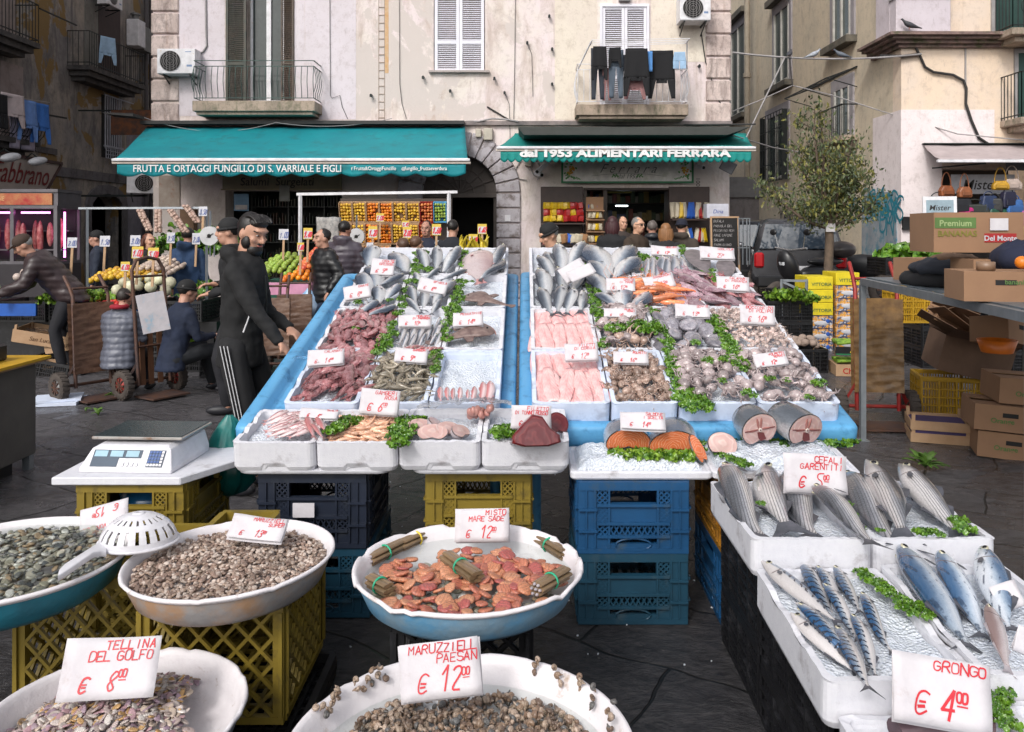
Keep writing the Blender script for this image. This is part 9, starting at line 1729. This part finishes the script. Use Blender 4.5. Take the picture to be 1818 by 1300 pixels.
carton(P(1712,447,4.9),.50,.38,.235,(0,0,R(-6)),'banana carton lettered Premium BANANAS on top of the coats',[('Premium',.05,-.13,.155,GP_,2.3),('BANANAS',.048,-.12,.095,mat('olive_print',(.22,.20,.03),.7),0),('Del Monte',.042,.12,.07,WRD,2.1)],hole=False)
mb=MB(); mb.bb(.06,.16,-.2005,-.196,.13,.20); o=mb.build('white_label',PAPER); o.location=P(1712,447,4.9); o.rotation_euler=(0,0,R(-6)); tag(o,'white barcode label on the banana carton','label')
carton(Vector((2.78+.02,4.72,TZ+.035)),.45,.3,.2,(0,0,R(-5)),'carton hidden under the banana carton among the coats',hole=False); carton(Vector((2.50,4.28,TZ+.035)),.40,.3,.155,(0,0,R(-10)),'open brown carton with tape roll on top of the metal table',[('bananitos',.035,.06,.09,GP_,0)])
mb=MB(); mb.lathe(((.028,0),(.045,0),(.045,.045),(.028,.045),(.028,0)),24); tag(mb.build('tape_roll',mat('tape_roll',(.26,.16,.10),.4),loc=(2.42,4.22,TZ+.192)),'roll of brown tape lying on the open carton','tape')
for k,p in enumerate(((2.585,4.18,.235),(2.72,4.05,.26),(2.78,4.0,.25))):place(F_ORA,(p[0],p[1],TZ+p[2]),.075,['loose orange beside the tape roll','orange in the tilted navy carton','second orange in the tilted navy carton'][k],'oranges on the metal table')
carton(Vector((2.78,4.0,TZ+.12)),.34,.3,.13,(R(0),R(38),R(-8)),'navy printed orange carton tipped on the metal table',[('Minu',.07,.05,.04,VY,0)],mat('navy_print_box',(.01,.02,.10),.5,dirt=(.6,.2,.03),ds=9,dth=.66),hole=False,flaps=0,group=None)
for k,(x,y,z,w,d,h,c,lb)in enumerate(((2.80,5.35,.07,.26,.30,.07,'black','black jacket at the bottom of the coats on the metal table'),(2.82,5.3,.15,.24,.24,.06,'slate','grey jacket folded over the black one'),(2.86,5.35,.21,.14,.16,.035,'pinkw','tan jacket lining on top of the coats'),(2.85,4.5,.24,.20,.18,.09,'navy','navy quilted coat in front of the banana carton'),(2.92,4.42,.15,.26,.16,.06,'navy','dark coat sleeve under the navy quilted coat'))):
 mb=MB(); sd=rnd(0,50); mb.rings([[Vector((w*cos(a)**.6*cos(b)*(1+.25*nz(cos(b)*2,sin(b)*2,sd)),d*cos(a)**.6*sin(b)*(1+.25*nz(cos(b)*2,sin(b)*2,sd+2)),h*sin(a)*(1+.5*nz(cos(b)*3,sin(b)*3,sd+a*2))))for b in[2*pi*j/30 for j in range(30)]]for a in[(-.49+.98*i/14)*pi for i in range(15)]]); tag(mb.build('folded_coat',{'pinkw':mat('tan_lining',(.22,.13,.08),.9)}.get(c,C1['char']if c=='slate' else C1[c]),loc=(x,y,TZ+z)),lb,'coat','coats on the metal table')
hand_truck(G_(1566,762),-6,1.3,'red hand truck wrapped in amber tape under the metal table',REDP,REDP,wrap=WR2,loop=0,lean=3)
q=G_(1635,752); crate('plastic_crate',0,.55,0,.4,0,.40,CR_Y2,'yellow slotted crate under the big open carton','slots',loc=Matrix.Translation((q.x,q.y,.0))@Matrix.Rotation(R(-14),4,'Z')); crate('plastic_crate',q.x+.25,q.x+.7,q.y+.9,q.y+1.3,.75,1.12,CR_Y2,'upper yellow crate behind the torn cartons','slots')
carton(Vector((q.x+.38,q.y+.05,.43)),.56,.4,.30,(R(4),R(13),R(-8)),'big plain brown carton tilted on the yellow crate',hole=False,flaps=1,m=mat('dull_card',(.16,.095,.062),.9)); carton(Vector((q.x+.35,q.y+.2,.82)),.40,.2,.05,(R(25),R(28),R(5)),'torn flattened carton lying across the big plain one',hole=False,flaps=1)
mb=MB(); [mb.box((rnd(-.2,.2),rnd(-.05,.05),k*.03),(rnd(.25,.4),rnd(.12,.2),.006),rot=(rnd(-.5,.5),rnd(.2,.7),rnd(-.6,.6)))for k in range(6)]; tag(mb.build('cardboard_scraps',CARDI,loc=(q.x+.4,q.y+.1,.82)),'torn cardboard scraps above the big plain carton','cardboard')
for k,(px,py,z,lb)in enumerate(((1788,818,.0,'lowest brown carton of the stack at the picture edge'),(1785,775,.20,'middle brown carton of the stack at the picture edge'),(1812,735,.39,'topmost brown carton of the stack at the picture edge'))):p=PZ(1770,822,0); carton(Vector((p.x+.22+.12*(k==2)-.04*(k==1),p.y+.25,z)),.46,.4,.185,(0,R(3),R(-20+4*k)),lb,[('Orange',.05,-.05,.06,GP_,0)])
q=G_(1628,792); wood_crate((q.x,q.y+.1,.0),.42,.34,.19,(0,0,R(-18)),'pale slatted wooden crate lined with purple in front of the yellow crate',2); mb=MB(); mb.bb(.014,.40,.014,.32,.01,.15); o=mb.build('purple_liner',mat('purple_paper',(.05,.03,.12),.6)); o.location=(q.x,q.y+.1,.002); o.rotation_euler=(0,0,R(-18)); tag(o,'purple paper lining inside the pale wooden crate','paper lining')
mb=MB(); mb.lathe(((.001,0),(.10,0),(.13,.09),(.135,.09),(.105,-.002)),20); tag(mb.build('orange_tub',mat('orange_plastic',(.72,.17,.01),.4),loc=P(1770,625,5.9)),'orange plastic tub among the torn cartons','tub'); mb=MB(); mb.rings([[Vector((r*cos(a),r*.5*sin(a)*(1+.3*nz(a*2,z*4)),z))for a in[2*pi*k/16 for k in range(16)]]for z,r in((0,.08),(.1,.12),(.35,.13),(.5,.10))]); tag(mb.build('white_sack',mat('sack_white',(.50,.47,.44),.8,bump=.4,bs=8),loc=P(1783,608,6.5)),'white sack hanging behind the torn cartons','sack')
carton(Vector((3.75,6.3,.75)),.40,.3,.2,(R(-8),R(12),R(30)),'brown carton behind the orange tub',hole=True); carton(Vector((2.95,5.9,TZ+.03)),.36,.26,.17,(0,0,R(12)),'brown carton at the far end of the metal table',[('BIO',.06,0,.05,GP_,0)]); carton(Vector((3.35,4.9,TZ+.03)),.4,.3,.3,(0,0,R(-14)),'tall brown carton behind the banana carton')
mb=MB()
for k in range(260):x,y=rnd(-1.6,2.2),rnd(2.2,7.5); s=rnd(.003,.011); mb.box((x,y,gz(x,y)+.004),(s,s*rnd(.4,1),.004),rot=(0,0,rnd(0,6)))
tag(mb.build('ice_chips',ICE),'scattered chips of ice and litter on the wet paving','ice',kind='stuff')
def leaves(px,py,n,lb,s=.09):
 mb=MB()
 for k in range(n):a=rnd(0,6.28); L_=s*rnd(.7,1.3); T=Matrix.Rotation(a,4,'Z')@Matrix.Rotation(-rnd(.1,.9),4,'Y'); mb.grid(5,2,lambda u,v:(u*L_*1.5,(v-.5)*L_*.5*sin(pi*min(.98,u*.9+.06)),.02*sin(u*3)+.01*abs(v-.5)),T=T)
 tag(mb.build('leaf_scraps',mat('leaf_scrap',(.12,.22,.04),.45,col2=(.05,.12,.015),ns=9),solid=.002,loc=G_(px,py)),lb,'leaves')
leaves(1642,832,26,'bunch of green leaves dropped on the paving by the wooden crate',.085); leaves(193,708,12,'green leaf scraps on the paving between the hand trucks',.04); leaves(175,740,6,'trampled cabbage leaf on the paving before the scale',.06); leaves(152,733,3,'small green leaf on the paving near the black crate',.03)
BC=[(.30,.09,.03),(.34,.12,.05),(.60,.33,.02),(.50,.40,.35),(.02,.02,.022),(.02,.02,.025),(.50,.02,.18),(.015,.02,.015),(.03,.05,.12),(.02,.10,.06),(.35,.03,.03),(.05,.15,.40),(.45,.10,.30),(.03,.03,.03),(.02,.02,.05),(.4,.3,.1)]
spots=[(1680,328,'brown leather satchel'),(1712,330,'tan leather handbag with long strap'),(1776,320,'mustard yellow handbag'),(1796,316,'cream handbag'),(1668,346,'long black sports bag'),(1700,350,'black backpack'),(1713,366,'bright pink backpack'),(1730,360,'black backpack with green print'),(1755,345,'dark blue bag'),(1775,368,'green camouflage backpack'),(1748,372,'red pouch'),(1800,352,'blue and red floral bag'),(1806,372,'pink floral bag'),(1765,350,'black bumbag with green print'),(1790,338,'navy shoulder bag'),(1812,395,'golden patterned bag')]
for k,((px,py,lb),c)in enumerate(zip(spots,BC)):
 e=empty('shop_bag',P(px,py,16.6),(0,0,R(rnd(-20,20))),lb+' hanging outside the bag shop','bag','bags hanging outside the bag shop'); w=rnd(.13,.18)*(1.7 if k in(4,5,7,9)else 1.1); h=rnd(.10,.14)*(1.5 if k>3 else 1); mb=MB(); q=.62 if k<4 else.85; mb.prism([(-w,-2*h),(w,-2*h),(w*1.04,-h),(w*q,-.15*h),(-w*q,-.15*h),(-w*1.04,-h)],-.07,.07); mb.build('body',mat('bag%d'%k,c,.45,col2=dk(c,.5),ns=9,bump=.4,bs=12),e,bevel=.035,seg=3); mb=MB(); mb.bb(-w*.7,w*.7,-.095,-.071,-h*1.7,-h*1.0); mb.build('pocket',mat('bagp%d'%k,dk(c,.7),.5),e,bevel=.01); mb=MB(); mb.tube([(w*.7*cos(a),0,-h*.4+(.3 if k<4 else.14)*sin(a))for a in[pi*t/10 for t in range(11)]],.012,5); mb.build('strap',MATS['bag%d'%k],e)
e=empty('pavement_sign',P(1640,445,15.6),(R(-3),0,R(-8)),'white framed pavement sign leaning beside the bag shop','sign'); mb=MB(); mb.bb(0,.62,0,.03,.0,1.05); mb.build('frame',WHITEM,e); mb=MB(); mb.bb(.06,.56,-.006,-.001,.06,.98); mb.build('panel',mat('sign_blue_grey',(.30,.40,.46),.4),e); mb=MB(); textmb(mb,'Mister',.15,MT((.3,-.01,.78),R(90)),0,0,.01,.2); mb.build('lettering',CABLE,e)
mb=MB(); mb.bb(0,.3,0,.05,0,.28); tag(mb.build('grated_vent',BLK,loc=P(1603,408,17.4)),'small dark grated vent on the pale wall','vent')
for o in[o for o in list(COL.objects)if 'proto' in o]:
 for c in list(o.children):bpy.data.objects.remove(c)
 bpy.data.objects.remove(o)
